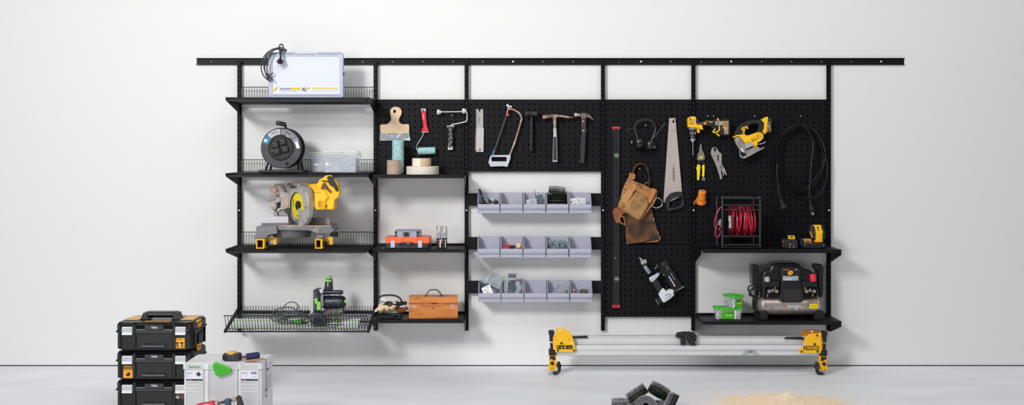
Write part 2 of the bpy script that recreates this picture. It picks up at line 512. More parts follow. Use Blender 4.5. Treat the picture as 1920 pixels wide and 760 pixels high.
for yy, ww in ((461.0, 'hose reel and batteries'), (590.4, 'compressor')):
    solid_shelf(1303, 1551, yy, ww)
    bracket(1299, yy + 1, 0.322, 0.105, 'black bracket, left end of the shelf with the ' + ww, front=0.026, dx=0.006)
    bracket(1552, yy + 0.5, 0.324, 0.105, 'black bracket, right end of the shelf with the ' + ww, front=0.033, dx=0.003)

# ---------------------------------------------------------------- bins on rails
binm = mat('grey_bin_plastic', '#b3b4c4', 0.45)
def bin_proto():
    t = thing('storage_bin', '', 'storage bin', (0, 0, 0), 'grey open-front bins on the three rails')
    w_, h, d = 0.1425, 0.130, 0.135; f = 0.0585; th = 0.0025
    g = G(True)
    side = [(0, 0), (-d + 0.012, 0), (-d + 0.010, 0.026), (-d, 0.028), (-d, f), (-d + 0.075, h - 0.006), (-d + 0.078, h), (0, h)]
    for s_ in (-1, 1):
        x = s_ * (w_ / 2 - th / 2); g.yz(side, x - th / 2, x + th / 2, binm)
        g.tube([(s_ * (w_ / 2 - 0.002), -d, f), (s_ * (w_ / 2 - 0.002), -d + 0.075, h - 0.006), (s_ * (w_ / 2 - 0.002), -d + 0.078, h), (s_ * (w_ / 2 - 0.002), 0, h)], 0.0032, binm, 6)
    g.bb(-w_ / 2, w_ / 2, -th, 0, 0, h, binm)
    g.bb(-w_ / 2, w_ / 2, -d + 0.012, 0, 0, th, binm)
    g.build('bin_body', t, bev=0.0006)
    g = G(True)
    g.bb(-w_ / 2, w_ / 2, -d, -d + th, 0.028, f, binm)
    g.bb(-w_ / 2, w_ / 2, -d - 0.004, -d + 0.002, 0.034, f, binm)
    g.bb(-w_ / 2 + 0.003, w_ / 2 - 0.003, -d + 0.010, -d + 0.013, 0.0, 0.030, binm)
    g.bb(-w_ / 2, w_ / 2, -d + 0.013, -d, 0.026, 0.0285, binm)
    g.build('front_lip', t, bev=0.001)
    for s_ in (-1, 1):
        g = G(True); g.bb(s_ * (w_ / 2 - 0.010), s_ * (w_ / 2 - 0.004), -d + 0.004, -d + 0.02, -0.003, 0.001, binm)
        g.build('foot', t)
    return t
BINS = {}
RAILY = [(362.8, 385.6), (444.6, 467.2), (526.2, 549.0)]
BINL = [['holding a black clamp and a metal block', 'empty, second from left on the top rail', 'holding bent metal brackets on the top rail', 'holding two stacked nail coils', 'holding two punched metal plates'],
        ['empty, leftmost on the middle rail', 'holding red ended pieces and a wooden knob', 'empty, third from left on the middle rail', 'filled with long screws', 'empty, rightmost on the middle rail'],
        ['holding large bent zinc plates, leftmost on the bottom rail', 'holding joist hangers', 'empty, third from left on the bottom rail', 'holding perforated metal straps', 'holding two small round caps']]
proto = bin_proto(); first = True
rn = ['top', 'middle', 'bottom']
for r_, (ya, yb) in enumerate(RAILY):
    t = thing('bin_rail', 'black flat rail carrying the %s row of grey bins' % rn[r_], 'bin rail', (X(1002.5), 0, Z(yb)), 'black bin rails')
    g = G(); g.bb(X(879.5), X(1125.5), -0.030, -0.034, Z(yb), Z(ya), blk)
    for zz in (Z(ya), Z(yb)): g.bb(X(879.5), X(1125.5), -0.026, -0.038, zz - 0.0015, zz + 0.0015, blk)
    g.build('rail_plate', t, bev=0.0006)
    for q in (877.2, 1127.8):
        g = G(); g.bb(X(q) - 0.009, X(q) + 0.009, -0.034, -0.040, Z(yb), Z(ya), blk); g.build('end_clip', t, bev=0.001)
    for k in range(5):
        o = proto if first else copy_tree(proto); first = False
        xo = X(1001.2 + (k - 2) * 42.1 + (1.6 if r_ == 2 else 0)); zo = Z(397.6 + (ya - 362.8))
        o.location = (xo, -0.040, zo); o['label'] = 'grey plastic open-front bin ' + BINL[r_][k]
        BINS[r_, k] = (xo, zo)

# ================================================================ things on the wire shelves
def K(ox, oy, s): return lambda pts: [(ox + x / s, oy + y / s) for (x, y) in pts]
def sect(cx, cy, r0, r1, a0, a1, n=10):
    o = [(cx + r1 * math.cos(R(a0 + (a1 - a0) * i / n)), cy - r1 * math.sin(R(a0 + (a1 - a0) * i / n))) for i in range(n + 1)]
    return o + [(cx + r0 * math.cos(R(a1 + (a0 - a1) * i / n)), cy - r0 * math.sin(R(a1 + (a0 - a1) * i / n))) for i in range(n + 1)]
def pts3(l): return [V(*p) for p in l]
def plate(poly, d, m, parent, name, th=0.0008, sm=0, holes=(), bev=0):
    g = G(); g.px(poly, d, th, m, holes, sm); return g.build(name, parent, bev=bev)
def solid(poly, d, th, m, parent, name, bev=0.002, sm=0, holes=(), seg=2, taper=1.0):
    g = G(); g.px(poly, d, th, m, holes, sm, taper); return g.build(name, parent, bev=bev, seg=seg)

# ---- light panel with its coiled cord
def light_panel():
    d = 0.26; z0 = Z(187)
    t = thing('light_panel', 'flat white work light panel in a pale frame, black cord looped over its corner', 'work light', (X(573, d), -d, z0))
    fr = mat('panel_frame', '#b9c1d6', 0.35, spec=0.5); lens = mat('panel_lens', '#dfe3f2', 0.18, coat=0.3)
    yb = 280 - (z0 - EYE) / U(1, d)
    g = G()
    g.px(rrect(503, 99, 643, yb, 3.5), d, 0.05, fr, [rrect(511, 105.5, 636.5, 176, 3)])
    g.px([(503.5, 101), (516, 98.2), (554, 98.4), (554, 100)], d, 0.03, fr)
    g.px([(594, 98.2), (640, 97.6), (642.5, 100), (594, 100)], d, 0.03, fr)
    g.build('frame', t, bev=0.002)
    nt = mat('panel_notch', '#6f7688', 0.5)
    g = G()
    for i in range(52): g.px([(507.5 + i * 2.55, 178.2), (508.5 + i * 2.55, 178.2), (508.5 + i * 2.55, 180.6), (507.5 + i * 2.55, 180.6)], d + 0.0006, 0.001, nt)
    for i in range(7): g.px([(538 + i * 2.2, 101), (539 + i * 2.2, 101), (539 + i * 2.2, 103.4), (538 + i * 2.2, 103.4)], d + 0.0006, 0.001, nt)
    for i in range(17): g.px([(597 + i * 2.35, 100.6), (598 + i * 2.35, 100.6), (598 + i * 2.35, 103.2), (597 + i * 2.35, 103.2)], d + 0.0006, 0.001, nt)
    g.px([(556, 101.5), (592, 100.6), (592, 103.8), (556, 103.8)], d + 0.0006, 0.001, mat('grey_recess', '#8e97ab', 0.5))
    tag(g.build('cooling_slots', t), kind='stuff')
    g = G(); g.px(rrect(510.5, 105, 637, 176.5, 3), d - 0.004, 0.02, lens); g.build('lens', t, bev=0.001)
    g = G(); g.tube([(X(p[0], d), -d + 0.001, Z(p[1], d)) for p in rrect(508.5, 103.5, 639, 178 - 1.5, 4)], 0.0022, mat('bezel', '#d3d8ea', 0.25), 6, closed=True); g.build('bezel', t)
    dt = mat('led_dot', '#c9d4f2', 0.4); g = G()
    for (a, b) in ((555, 115), (592, 115.5), (611, 115.5), (564, 137), (583, 137), (611, 137), (535, 137), (630, 116)):
        g.px(circ(a, b, 0.9, 8), d - 0.0036, 0.0006, dt)
    tag(g.build('led_chips', t), kind='stuff')
    k = K(480, 70, 5.846)
    st = mat('sticker_yellow', '#ffe11a', 0.5)
    plate(k([(183, 605), (183, 578), (225, 540), (257, 540)]), d - 0.003, st, t, 'corner_sticker')
    scrib(t, (X(517, d), -d + 0.0026, Z(167, d)), U(9, d), U(1.4, d), bkp, 8, 43)
    plate(k([(386, 552), (488, 552), (488, 578), (386, 578)]), d - 0.003, st, t, 'logo_band')
    yy = -d + 0.0026
    text('MAGNUM', t, (X(535, d), yy, Z(166.7, d)), U(20, d), bkp, U(3.4, d))
    text('FUTURE', t, (X(554.8, d), yy, Z(166.7, d)), U(16.5, d), mat('pale_print', '#a88f10', 0.6), U(3.2, d))
    text('XL', t, (X(570, d), yy, Z(167.6, d)), U(9.5, d), bkp, U(6.4, d), bold=0.02)
    plate(k([(548, 552), (592, 552), (592, 566), (548, 566)]), d - 0.003, st, t, 'logo_band')
    text('MAX', t, (X(577.5, d), yy, Z(165.6, d)), U(6, d), bkp, U(1.7, d))
    scrib(t, (X(541, d), yy, Z(170.6, d)), U(32, d), U(1.2, d), mat('pale_grey_print', '#a9aebb', 0.6), 18)
    for i in range(8):
        c = G(); cx_ = 587.4 + i * 6.15; c.px(circ(cx_, 165.8, 2.25, 14), d - 0.003, 0.0008, st)
        c.px(circ(cx_, 165.8, 0.8, 8), d - 0.0024, 0.0008, bkp); c.build('symbol', t)
        g = G(); g.px([(cx_ - 2, 170), (cx_ + 2, 170), (cx_ + 2, 170.7), (cx_ - 2, 170.7)], d - 0.003, 0.0006, mat('pale_grey_print', '#a9aebb')); g.build('small_print', t)
    g = G(); cm = mat('cord_grey_black', '#2a2b31', 0.5)
    for (ox, oy, rx, ry, dd, tl) in ((519, 122, 27, 31, 0.275, 0.30), (521, 121, 22, 29, 0.285, 0.36), (523, 120, 19, 31, 0.295, 0.42), (517, 119, 20, 28, 0.29, 0.28)):
        P = []
        for a in range(70, 262, 9):
            x = rx * math.cos(R(a)); y = -ry * math.sin(R(a))
            P.append(V(ox + x + (y + 20) * -tl * 0.35, oy + y, dd))
        g.tube(P, 0.0042, cm, 7)
    g.tube(catmull(pts3([(529, 95, .27), (533, 92, .27), (537, 95, .255), (528, 96, .262), (523, 92, .27)]), 4, False), 0.0042, cm, 7)
    g.tube(catmull(pts3([(503, 150, .275), (500, 143, .285), (498, 138, .285), (506, 141, .285), (512, 136, .285)]), 4, False), 0.0042, cm, 7)
    g.tube(catmull(pts3([(526, 106, .29), (524, 93, .295), (524.5, 85, .292), (528, 83, .285), (531, 87, .28), (532, 95, .275), (536, 97, .265)]), 5, False), 0.0045, cm, 7)
    g.tube(catmull(pts3([(524, 90, .30), (527, 97, .30), (526.5, 104, .30), (526, 108, .30)]), 4, False), 0.0045, cm, 7)
    g.build('power_cord', t)
    g = G(); c = V(526, 112, .30)
    g.cyl(V(526.2, 106, .30), V(525.5, 111.5, .30), 0.006, rub, 0.009); g.cyl(V(525.5, 111.5, .30), V(525, 120, .30), 0.018, rub, 0.013, 18)
    g.box(V(525, 116, .30), (0.042, 0.02, 0.010), rub)
    pl = g.build('plug', t)
    for q in (522.8, 526.8):
        g = G(); g.cyl(V(q, 120, .30), V(q - 0.4, 125, .30), 0.0024, chrome, n=8); g.build('pin', pl)
    g = G(); g.cyl(V(643, 139, .24), V(645.5, 139, .24), 0.01, bpl); g.build('side_knob', t)
light_panel()

# ---- cable drum
def cable_drum():
    d = 0.34; c = V(527, 278, d); r = U(38.3, d); zb = Z(322.3)
    t = thing('cable_reel', 'round black cable drum with four covered sockets and crank handle', 'cable drum', (c.x, c.y, zb))
    fm = mat('drum_face', '#26262b', 0.38, col2='#3b3b41', scale=22, lo=0.4, hi=0.75)
    g = G(); ax = (0, 1, 0)
    g.lathe(c, ax, [(r * 0.62, 0.004), (r * 0.63, 0.0), (r * 0.97, 0.0), (r, 0.004), (r, 0.010), (r * 0.96, 0.012), (r * 0.6, 0.012)], fm, 48); g.build('front_flange', t)
    g = G(); c2 = c + Vector((0, 0.13, 0))
    g.lathe(c2, ax, [(r * 0.5, 0), (r * 0.97, 0), (r, 0.004), (r, 0.014), (r * 0.5, 0.016)], bpl, 48); g.build('rear_flange', t)
    g = G()
    for i in range(11): g.ring(c + Vector((0, 0.020 + i * 0.0105, 0)), ax, r * 0.84 + 0.003 * (i % 2), 0.0055, rub, 7, 40)
    g.build('wound_cable', t)
    g = G(); g.lathe(c, ax, [(0, -0.004), (r * 0.57, -0.002), (r * 0.61, 0.004), (r * 0.62, 0.02)], mat('drum_hub', '#121214', 0.55, col2='#23221f', scale=50, lo=0.55, hi=0.8), 40); hub = g.build('socket_hub', t)
    for (a, b) in ((516, 272), (530, 266.5), (519, 284.5), (534.5, 280)):
        g = G(); q = V(a, b, d + 0.004); g.box((q.x, q.y, q.z), (U(14.5, d), 0.022, U(13.5, d)), mat('socket_flap', '#151517', 0.45), (0, -14, 0)); g.build('socket_cover', hub, bev=0.009, seg=4)
    g = G(); g.lathe(V(511, 282.7, d + 0.004), (0, -1, 0), [(0.006, 0), (0.006, 0.006), (0.003, 0.009), (0, 0.009)], mat('red_button', '#f0483a', 0.35), 14); g.build('reset_button', hub)
    lab = [(93, 136, '#b8b8bf', 'grey_label'), (38, 90, '#7d7f85', 'dull_label'), (21, 36, '#8d8f96', 'dull_label')]
    for (a0, a1, cc, n) in lab: plate(sect(527, 278, 26, 36.2, a0, a1), d + 0.001, mat(n + cc[1:], cc, 0.4), t, 'ring_label')
    for q, (wd, a) in enumerate((('', 113), ('', 65))):
        scrib(t, (X(527 + 31.5 * math.cos(R(a)), d), -d - 0.0022, Z(278 - 31.5 * math.sin(R(a)), d)), U(13, d), U(1.8, d), bkp, 9, a - 90)
    plate(sect(527, 278, 25, 36.2, 139, 164), d + 0.001, mat('blue_label', '#1f7fa8', 0.45), t, 'blue_label')
    plate(K(480, 220, 6.91)([(107, 282), (147, 292), (140, 322), (100, 312)]), d + 0.0018, whm, t, 'white_label')
    plate(K(480, 220, 6.91)([(500, 325), (540, 315), (568, 395), (530, 410)]), d + 0.0018, whm, t, 'white_label')
    plate(K(480, 220, 6.91)([(388, 235), (430, 255), (428, 264), (386, 244)]), d + 0.0055, whm, t, 'white_label')
    g = G(); g.lathe(V(538, 307, d), (0, -1, 0), [(0.012, 0), (0.010, 0.004), (0.004, 0.005)], rub, 14); g.build('lock_button', t, bev=0.001)
    g = G(); g.tube(pts3([(534, 233.5, .31), (537, 243, .31), (535, 262, .205), (534, 278, .205)]), 0.008, bpl, 10); arm = g.build('crank_arm', t)
    g = G(); g.lathe(V(520.4, 230.6, .40), V(534, 233.5, .30) - V(520.4, 230.6, .40), [(0.009, 0), (0.0145, 0.003), (0.0135, 0.05), (0.0145, 0.098), (0.008, 0.103)], bpl, 18); g.build('crank_knob', arm)
    g = G(); tb = mat('tube_black', '#17171b', 0.3)
    for dd in (0.35, 0.17):
        g.tube(catmull([(X(489.5, .3), -dd, zb + 0.010), (X(497, .3), -dd, zb + 0.009), (X(562, .3), -dd, zb + 0.009), (X(570, .3), -dd, zb + 0.010)], 4, False), 0.0085, tb, 10)
    for xx in (490, 569.5): g.tube([(X(xx, .3), -0.35, zb + 0.010), (X(xx, .3), -0.17, zb + 0.010)], 0.0085, tb, 10)
    for xx, s in ((500, -1.5), (562, 1.5)):
        g.tube([(X(xx, .3), -0.18, zb + 0.010), (X(xx - 2 * s, .3), -0.185, zb + 0.07), (X(532, .2), -0.19, Z(278, .3))], 0.0085, tb, 10)
        g.tube([(X(xx, .3), -0.35, zb + 0.010), (X(xx - 1.5 * s, .3), -0.30, zb + 0.055), (X(xx - 2 * s, .3), -0.2, zb + 0.07)], 0.007, tb, 8)
    g.build('tube_stand', t)
cable_drum()

# ---- two clear tubs of nail strips
def clear_tub(x0, x1, yt, d, depth, label, n, seed):
    zb = Z(322.3); xa, xb = X(x0, d), X(x1, d); zt = Z(yt, d)
    clr = mat('clear_plastic', '#f2f4f8', 0.12, alpha=0.24, coat=0.2)
    rim = mat('clear_rim', '#f4f5f8', 0.2, alpha=0.6)
    t = thing('plastic_tub', label, 'plastic tub', ((xa + xb) / 2, -d + depth / 2, zb), 'clear tubs of nail strips')
    def lp(ins, z, r=0.02): return [(p[0], p[1], z) for p in rrect(xa + ins, -d + ins, xb - ins, -d + depth - ins, r, 4)]
    g = G(); L = len(lp(0, 0)); A = lp(0.014, zb + 0.001); B = lp(0.003, zt - 0.01)
    g.add(A + B, [(i, (i + 1) % L, (i + 1) % L + L, i + L) for i in range(L)] + [tuple(range(L))], clr); g.build('tub_body', t, thin=0.0014)
    g = G(); g.tube(lp(0, zt - 0.002), 0.0035, rim, 6, closed=True); g.tube(lp(0.0005, zt - 0.016), 0.003, rim, 6, closed=True); g.build('rim', t)
    g = G(); hx = xb + 0.003; g.tube(catmull([(xb, -d + depth / 2, zt - 0.012), (xb + 0.010, -d + 0.05, zt - 0.03), (xb + 0.008, -d + 0.01, zt - 0.07), (xb - 0.004, -d - 0.002, zt - 0.085)], 5, False), 0.0015, steel, 6); g.build('wire_handle', t)
    rnd = random.Random(seed); nm = mat('pale_blue_strip', '#b4c4dc', 0.45, 0.2); nm2 = mat('pale_strip', '#dfe5ee', 0.45); g = G()
    zf = zt - 0.030
    for i in range(n):
        fy = rnd.random() ** 2.2
        ax_ = rnd.uniform(xa + 0.035, xb - 0.035); ay = -d + 0.018 + fy * (depth - 0.045); az = zb + 0.014 + (zf - zb - 0.014) * rnd.random()
        l = rnd.uniform(0.02, 0.034); tl = rnd.gauss(0, 0.25)
        g.box((ax_, ay, az), (2 * l * 0.8, 0.003, 0.0022), nm if rnd.random() < 0.5 else nm2, (rnd.uniform(-30, 30), math.degrees(tl), rnd.uniform(-12, 12)))
    g.bb(xa + 0.022, xb - 0.022, -d + 0.03, -d + depth - 0.025, zb + 0.004, zf - 0.008, nm)
    tag(g.build('nail_strips', loc=((xa + xb) / 2, -d + depth / 2, zb + 0.004)), 'pale nail strips filling ' + ('the right, taller clear tub' if n > 500 else 'the left clear tub partly hidden by another'), 'nails', kind='stuff')
clear_tub(602.5, 672, 284, 0.33, 0.15, 'clear rectangular tub of pale nail strips, right and in front', 620, 3)
clear_tub(580, 640, 286, 0.175, 0.12, 'clear tub of nail strips, left one half hidden behind another', 420, 5)

# ---- mitre saw
def mitre_saw():
    k = K(470, 320, 4.75); zb = Z(457.3)
    t = thing('mitre_saw', 'yellow and grey mitre saw with round blade, standing on yellow feet', 'mitre saw', (X(560, .3), -.3, zb))
    def shift(n): return 280 - (zb - EYE) / U(1, n)
    # feet: open square yellow tubes
    for (a, b) in ((48, 122), (573, 636)):
        d = 0.415; y1 = shift(d) + 0.0
        p = k([(a, 612), (b, 612)]); x0, x1 = p[0][0], p[1][0]; y0 = p[0][1]
        g = G(); g.px([(x0, y0), (x1, y0), (x1, y1), (x0, y1)], d, 0.10, yeld, [[(x0 + 1.6, y0 + 1.6), (x1 - 3, y0 + 2.2), (x1 - 3, y1 - 1.8), (x0 + 1.6, y1 - 1.8)]])
        f = g.build('foot', t, bev=0.001)
        g = G(); g.bb(X(x0 + 1, d), X(x1 - 1, d), -d + 0.04, -d + 0.042, Z(y1 - 1, d), Z(y0 + 1, d), blkm); g.build('foot_inside', f)
    for (a, w_) in ((122, 108), (640, 90)):
        d = 0.33
        solid(k([(a, 612), (a + 30, 600), (a + w_, 598 if a < 300 else 588), (a + w_, 660), (a + w_ - 30, 662), (a + w_ - 30, 625), (a + 60, 622), (a + 40, 640), (a, 660)]), d, 0.03, yeld, t, 'clamp_arm', 0.0015)
        g = G(); q = V(*k([(a + 22, 652)])[0], d + 0.012); g.lathe(q, (0, -1, 0), [(0.012, 0), (0.019, 0.006), (0.019, 0.02), (0.010, 0.026)], rub, 7); g.build('clamp_knob', t, bev=0.001)
    gm = mat('saw_grey', '#77777d', 0.45, col2='#a39586', scale=14, lo=0.5, hi=0.8)
    gm2 = mat('saw_base_grey', '#68686f', 0.5, col2='#8d8880', scale=18, lo=0.5, hi=0.8)
    solid(k([(48, 500), (230, 492), (236, 560), (160, 575), (130, 606), (32, 614), (30, 580), (48, 572)]), 0.39, 0.25, gm, t, 'left_table', 0.003)
    solid(k([(236, 488), (460, 488), (722, 490), (724, 512), (742, 528), (738, 545), (705, 562), (590, 562), (520, 535), (236, 530)]), 0.37, 0.24, gm, t, 'right_table', 0.003)
    g = G(); c = V(*k([(365, 530)])[0], 0.22); r = U(41, .3)
    g.lathe((c.x, c.y, Z(k([(0, 606)])[0][1], 0.37)), (0, 0, 1), [(r * 0.80, 0), (r * 0.86, 0.004), (r * 0.92, 0.042), (r, 0.046), (r, 0.052), (r * 0.9, 0.056)], gm2, 48); g.build('turntable', t)
    g = G(); g.lathe((c.x, c.y, Z(k([(0, 533)])[0][1], 0.37)), (0, 0, 1), [(r * 0.94, -0.002), (r * 1.02, 0), (r * 1.02, 0.003), (r * 0.94, 0.004)], mat('scale_dark', '#33333a', 0.4), 48); g.build('angle_scale', t)
    solid(k([(590, 575), (640, 572), (650, 600), (600, 612), (575, 606)]), 0.40, 0.06, gm, t, 'front_bracket', 0.003)
    g = G(); g.cyl(V(*k([(720, 572)])[0], .37), V(*k([(768, 568)])[0], .40), 0.013, rub, 0.016); g.build('mitre_knob', t, bev=0.002)
    solid(k([(40, 412), (335, 408), (338, 468), (42, 470)]), 0.29, 0.014, mat('fence_pale', '#cfcdd6', 0.4, col2='#b8a79c', scale=12, lo=0.55, hi=0.8), t, 'left_fence', 0.001)
    solid(k([(95, 470), (338, 468), (338, 488), (95, 486)]), 0.285, 0.02, gm, t, 'fence_base', 0.001)
    solid(k([(520, 418), (702, 420), (706, 488), (520, 490)]), 0.27, 0.016, mat('fence_dark', '#8f898b', 0.5, col2='#a89c96', scale=20), t, 'right_fence', 0.001)
    for i in range(12): plate(k([(612 + i * 7, 455 + 10 * (i % 2)), (614 + i * 7, 455 + 10 * (i % 2)), (614 + i * 7, 480), (612 + i * 7, 480)]), 0.271, bkp, t, 'scale_mark') if i % 3 == 0 else None
    solid(k([(240, 489), (720, 491), (700, 497), (330, 497)]), 0.372, 0.04, mat('saw_dust_strip', '#d3b596', 0.9), t, 'dusty_kerf_strip', 0.0005)
    text('XL', t, (V(*k([(566, 532)])[0], .372)), U(5, .37), whm, U(4, .37)); text('FLEX', t, V(*k([(591, 534)])[0], .372), U(5, .37), whm, U(2, .37)); text('VOLT', t, V(*k([(619, 533)])[0], .372), U(5.4, .37), redp, U(2.4, .37))
    # cast arm and rear body
    g = G(); cm = alud
    g.tube(catmull(pts3([(512, 356, .20), (517, 353.5, .21), (525, 353, .22), (530, 361, .22), (534, 373, .22), (540, 390, .21)]), 5, False), [0.022] * 6 + [0.027] * 12 + [0.032] * 8, cm, 14)
    g.px(k([(255, 180), (330, 200), (345, 330), (300, 350), (265, 340), (270, 250)]), 0.25, 0.06, cm)
    g.build('dust_chute', t, bev=0.003)
    g = G(); g.lathe(V(516, 356, .23), (-0.7, -1, 0), [(0.020, 0), (0.026, 0.004), (0.024, 0.020), (0.016, 0.024)], mat('dust_cap', '#c3a99c', 0.5), 16); g.build('dust_port', t)
    g = G()
    for i in range(5):
        q = V(*k([(190 + i * 15, 250 - i * 4)])[0], .20); g.tube(catmull([q + Vector((-0.028, 0, -0.02)), q + Vector((-0.02, 0, 0.006)), q + Vector((0, 0, 0.012)), q + Vector((0.01, 0, 0.004))], 4, False), 0.006, cm, 8)
    g.px(k([(165, 245), (262, 225), (262, 282), (232, 290), (230, 340), (205, 345), (185, 300)]), 0.20, 0.06, cm, sm=2)
    g.lathe(V(*k([(208, 320)])[0], .215), (0, -1, 0), [(0.022, 0), (0.022, 0.008), (0.012, 0.012), (0, 0.012)], cm, 16)
    g.build('pivot_housing', t, bev=0.002)
    g = G(); g.px(k([(200, 340), (222, 340), (245, 405), (205, 408)]), 0.2, 0.04, cm); g.px(k([(255, 350), (335, 350), (335, 408), (235, 408)]), 0.18, 0.05, cm); g.build('rear_post', t, bev=0.003)
    g = G(); g.cyl(V(*k([(240, 290)])[0], .20), V(*k([(262, 330)])[0], .20), 0.02, rub); g.build('motor_end', t)
    solid(k([(247, 138), (272, 136), (276, 150), (250, 150)]), 0.24, 0.03, mat('orange_brown', '#c9762a', 0.5), t, 'lock_tab')
    # yellow motor body and handle
    solid(k([(420, 106), (470, 112), (520, 126), (556, 116), (584, 119), (600, 130), (610, 200), (600, 350), (582, 352), (560, 318), (530, 200), (480, 140)]), 0.34, 0.13, yeld, t, 'motor_body', 0.006, seg=3)
    solid(k([(566, 150), (620, 165), (664, 168), (690, 184), (742, 256), (752, 344), (742, 351), (690, 349), (582, 352), (570, 318)]), 0.44, 0.11, yeld, t, 'motor_housing', 0.006, seg=3)
    solid(k([(590, 180), (584, 119), (600, 108), (607, 84), (640, 66), (668, 44), (712, 42), (722, 60), (770, 112), (792, 196), (782, 236), (748, 262), (750, 300), (690, 320), (600, 260)]), 0.515, 0.08, yeld, t, 'handle', 0.006, seg=3,
        holes=[k([(623, 170), (640, 122), (664, 103), (676, 130), (700, 165), (730, 188), (716, 208), (690, 184), (664, 168)])])
    solid(k([(566, 184), (652, 172), (694, 240), (668, 262), (664, 344), (578, 347), (572, 300)]), 0.53, 0.10, yel, t, 'motor_cover', 0.005)
    solid(k([(705, 245), (745, 255), (738, 345), (672, 345), (690, 290)]), 0.52, 0.09, yel, t, 'battery_housing', 0.004)
    solid(k([(680, 56), (712, 50), (742, 88), (770, 138), (780, 184), (756, 182), (740, 150), (706, 132), (690, 100)]), 0.522, 0.09, bpl, t, 'grip', 0.004, sm=2)
    solid(k([(668, 112), (682, 116), (698, 158), (686, 162), (676, 140)]), 0.50, 0.03, bpl, t, 'trigger', 0.002)
    plate(k([(598, 270), (656, 268), (656, 330), (598, 332)]), 0.5312, mat('spec_label', '#e8a400', 0.5), t, 'rating_label')
    for i in range(5): plate(k([(602, 274 + i * 11), (630 - (i % 2) * 8, 274 + i * 11), (630 - (i % 2) * 8, 277 + i * 11), (602, 277 + i * 11)]), 0.532, bkp, t, 'label_line')
    text('XR BRUSHLESS', t, V(*k([(598, 197)])[0], .5312), U(12, .53), bkp, U(1.1, .53))
    for (a, b) in ((346, 120), (414, 112), (500, 124), (560, 116)):
        g = G(); q = V(*k([(a, b)])[0], .27); g.box(q, (0.022 if a < 400 else 0.014, 0.03, 0.008), bpl); g.build('top_knob', t, bev=0.002)
    # blade and guards stand turned to the fence
    a = R(50); cx, cy = k([(430, 312)])[0]; d = 0.315; c = V(cx, cy, d); u1 = U(1, d)
    M = Matrix.Translation(c) @ Matrix.Rotation(-a, 4, 'Z')
    def loc(poly): return [((p[0] - cx) * u1 / math.cos(a), -(p[1] - cy) * u1) for p in k(poly)]
    rb = 165 / 4.75 * u1
    g = G(); g.M = M; T = []
    for i in range(48):
        T += [(rb * math.cos(2 * math.pi * i / 48), rb * math.sin(2 * math.pi * i / 48)), (rb * 0.95 * math.cos(2 * math.pi * (i + 0.75) / 48), rb * 0.95 * math.sin(2 * math.pi * (i + 0.75) / 48))]
    g.xz(T, -0.001, 0.001, steel); blade = g.build('saw_blade', t)
    g = G(); g.M = M; rd = 122 / 4.75 * u1
    g.xz(circ(0, 0, rd, 40), -0.002, -0.001, mat('blade_yellow', '#f2d916', 0.4, col2='#d9b73a', scale=25, lo=0.5, hi=0.8)); g.build('yellow_disc', blade)
    g = G(); g.M = M
    for (a0, a1) in ((60, 110), (170, 215)): g.xz(sect(0, 0, rd * 0.74, rd * 0.80, a0, a1), -0.0028, -0.0019, bkp)
    g.build('printed_arc', blade)
    g = G(); g.M = M; g.lathe((0, -0.002, 0), (0, -1, 0), [(0.030, 0), (0.030, 0.008), (0.020, 0.012), (0.012, 0.012), (0.010, 0.018), (0, 0.018)], bpl, 20); g.build('arbor', blade)
    g = G(); g.M = M; ro, ri = 204 / 4.75 * u1, 120 / 4.75 * u1
    g.xz([(p[0], p[1]) for p in [(q[0], -q[1]) for q in sect(0, 0, ri, ro, -4, 196, 26)]], -0.020, -0.012, alu); 
    g.xz([(p[0], p[1]) for p in [(q[0], -q[1]) for q in sect(0, 0, ro - 0.006, ro, -4, 196, 26)]], -0.012, 0.030, alu); g.build('upper_guard', t, bev=0.003)
    text('DEWALT', t, M @ Vector((-0.03, -0.0205, 0.118)), 0.085, bkp, 0.021, rot=0, M=Matrix.Rotation(-a, 4, 'Z') @ Matrix(((1, 0, 0, 0), (0, 0, -1, 0), (0, 1, 0, 0), (0, 0, 0, 1))), bold=0.03)
    g = G(); g.M = M
    g.xz(loc([(450, 330), (476, 352), (500, 358), (506, 322), (562, 318), (560, 380), (535, 450), (490, 488), (462, 492), (452, 470), (446, 400), (440, 340)]), -0.016, 0.016, alu); g.build('lower_guard', t, bev=0.002)
    g = G(); g.M = M; q = loc([(466, 474)])[0]; g.lathe((q[0], -0.016, q[1]), (0, -1, 0), [(0.012, 0), (0.012, 0.008), (0, 0.01)], alu, 14); g.build('guard_roller', t)
    solid(k([(288, 350), (330, 330), (352, 356), (345, 420), (385, 462), (372, 474), (340, 462), (338, 400), (310, 372)]), 0.30, 0.03, bpl, t, 'blade_brush', 0.002)
mitre_saw()

# ---- guide rail, track saw and cord in the sloping basket
def zslope(d): return bz(d) + 0.002
def guide_rail():
    c = Vector((X(554, .3), -0.31, zslope(0.31)))
    t = thing('guide_rail', 'pale aluminium guide rail with green strips lying in the sloping basket', 'guide rail', c)
    sl = math.atan2(bz(0.40) - bz(0.06), 0.34)
    M = Matrix.Translation(c + Vector((0, 0, 0.002))) @ Matrix.Rotation(-sl, 4, 'X')
    L = X(674, .36) - X(434.5, .36); w_ = 0.168
    am = mat('rail_aluminium', '#dcdde2', 0.35, 0.15)
    g = G(); g.M = M; g.box((0, 0, 0.002), (L, w_, 0.003), am)
    for y in (-0.08, -0.045, -0.03, 0.015, 0.03, 0.078): g.box((0, y, 0.0055), (L, 0.0035, 0.005), am)
    g.build('aluminium_profile', t)
    for y in (-0.062, 0.052):
        g = G(); g.M = M; g.box((0, y, 0.0045), (L, 0.008, 0.0016), mat('glide_green', '#9be04e', 0.5)); g.build('green_strip', t)
    g = G(); g.M = M; g.box((0, -0.086, 0.0015), (L, 0.006, 0.002), rub); g.build('splinter_guard', t)
guide_rail()
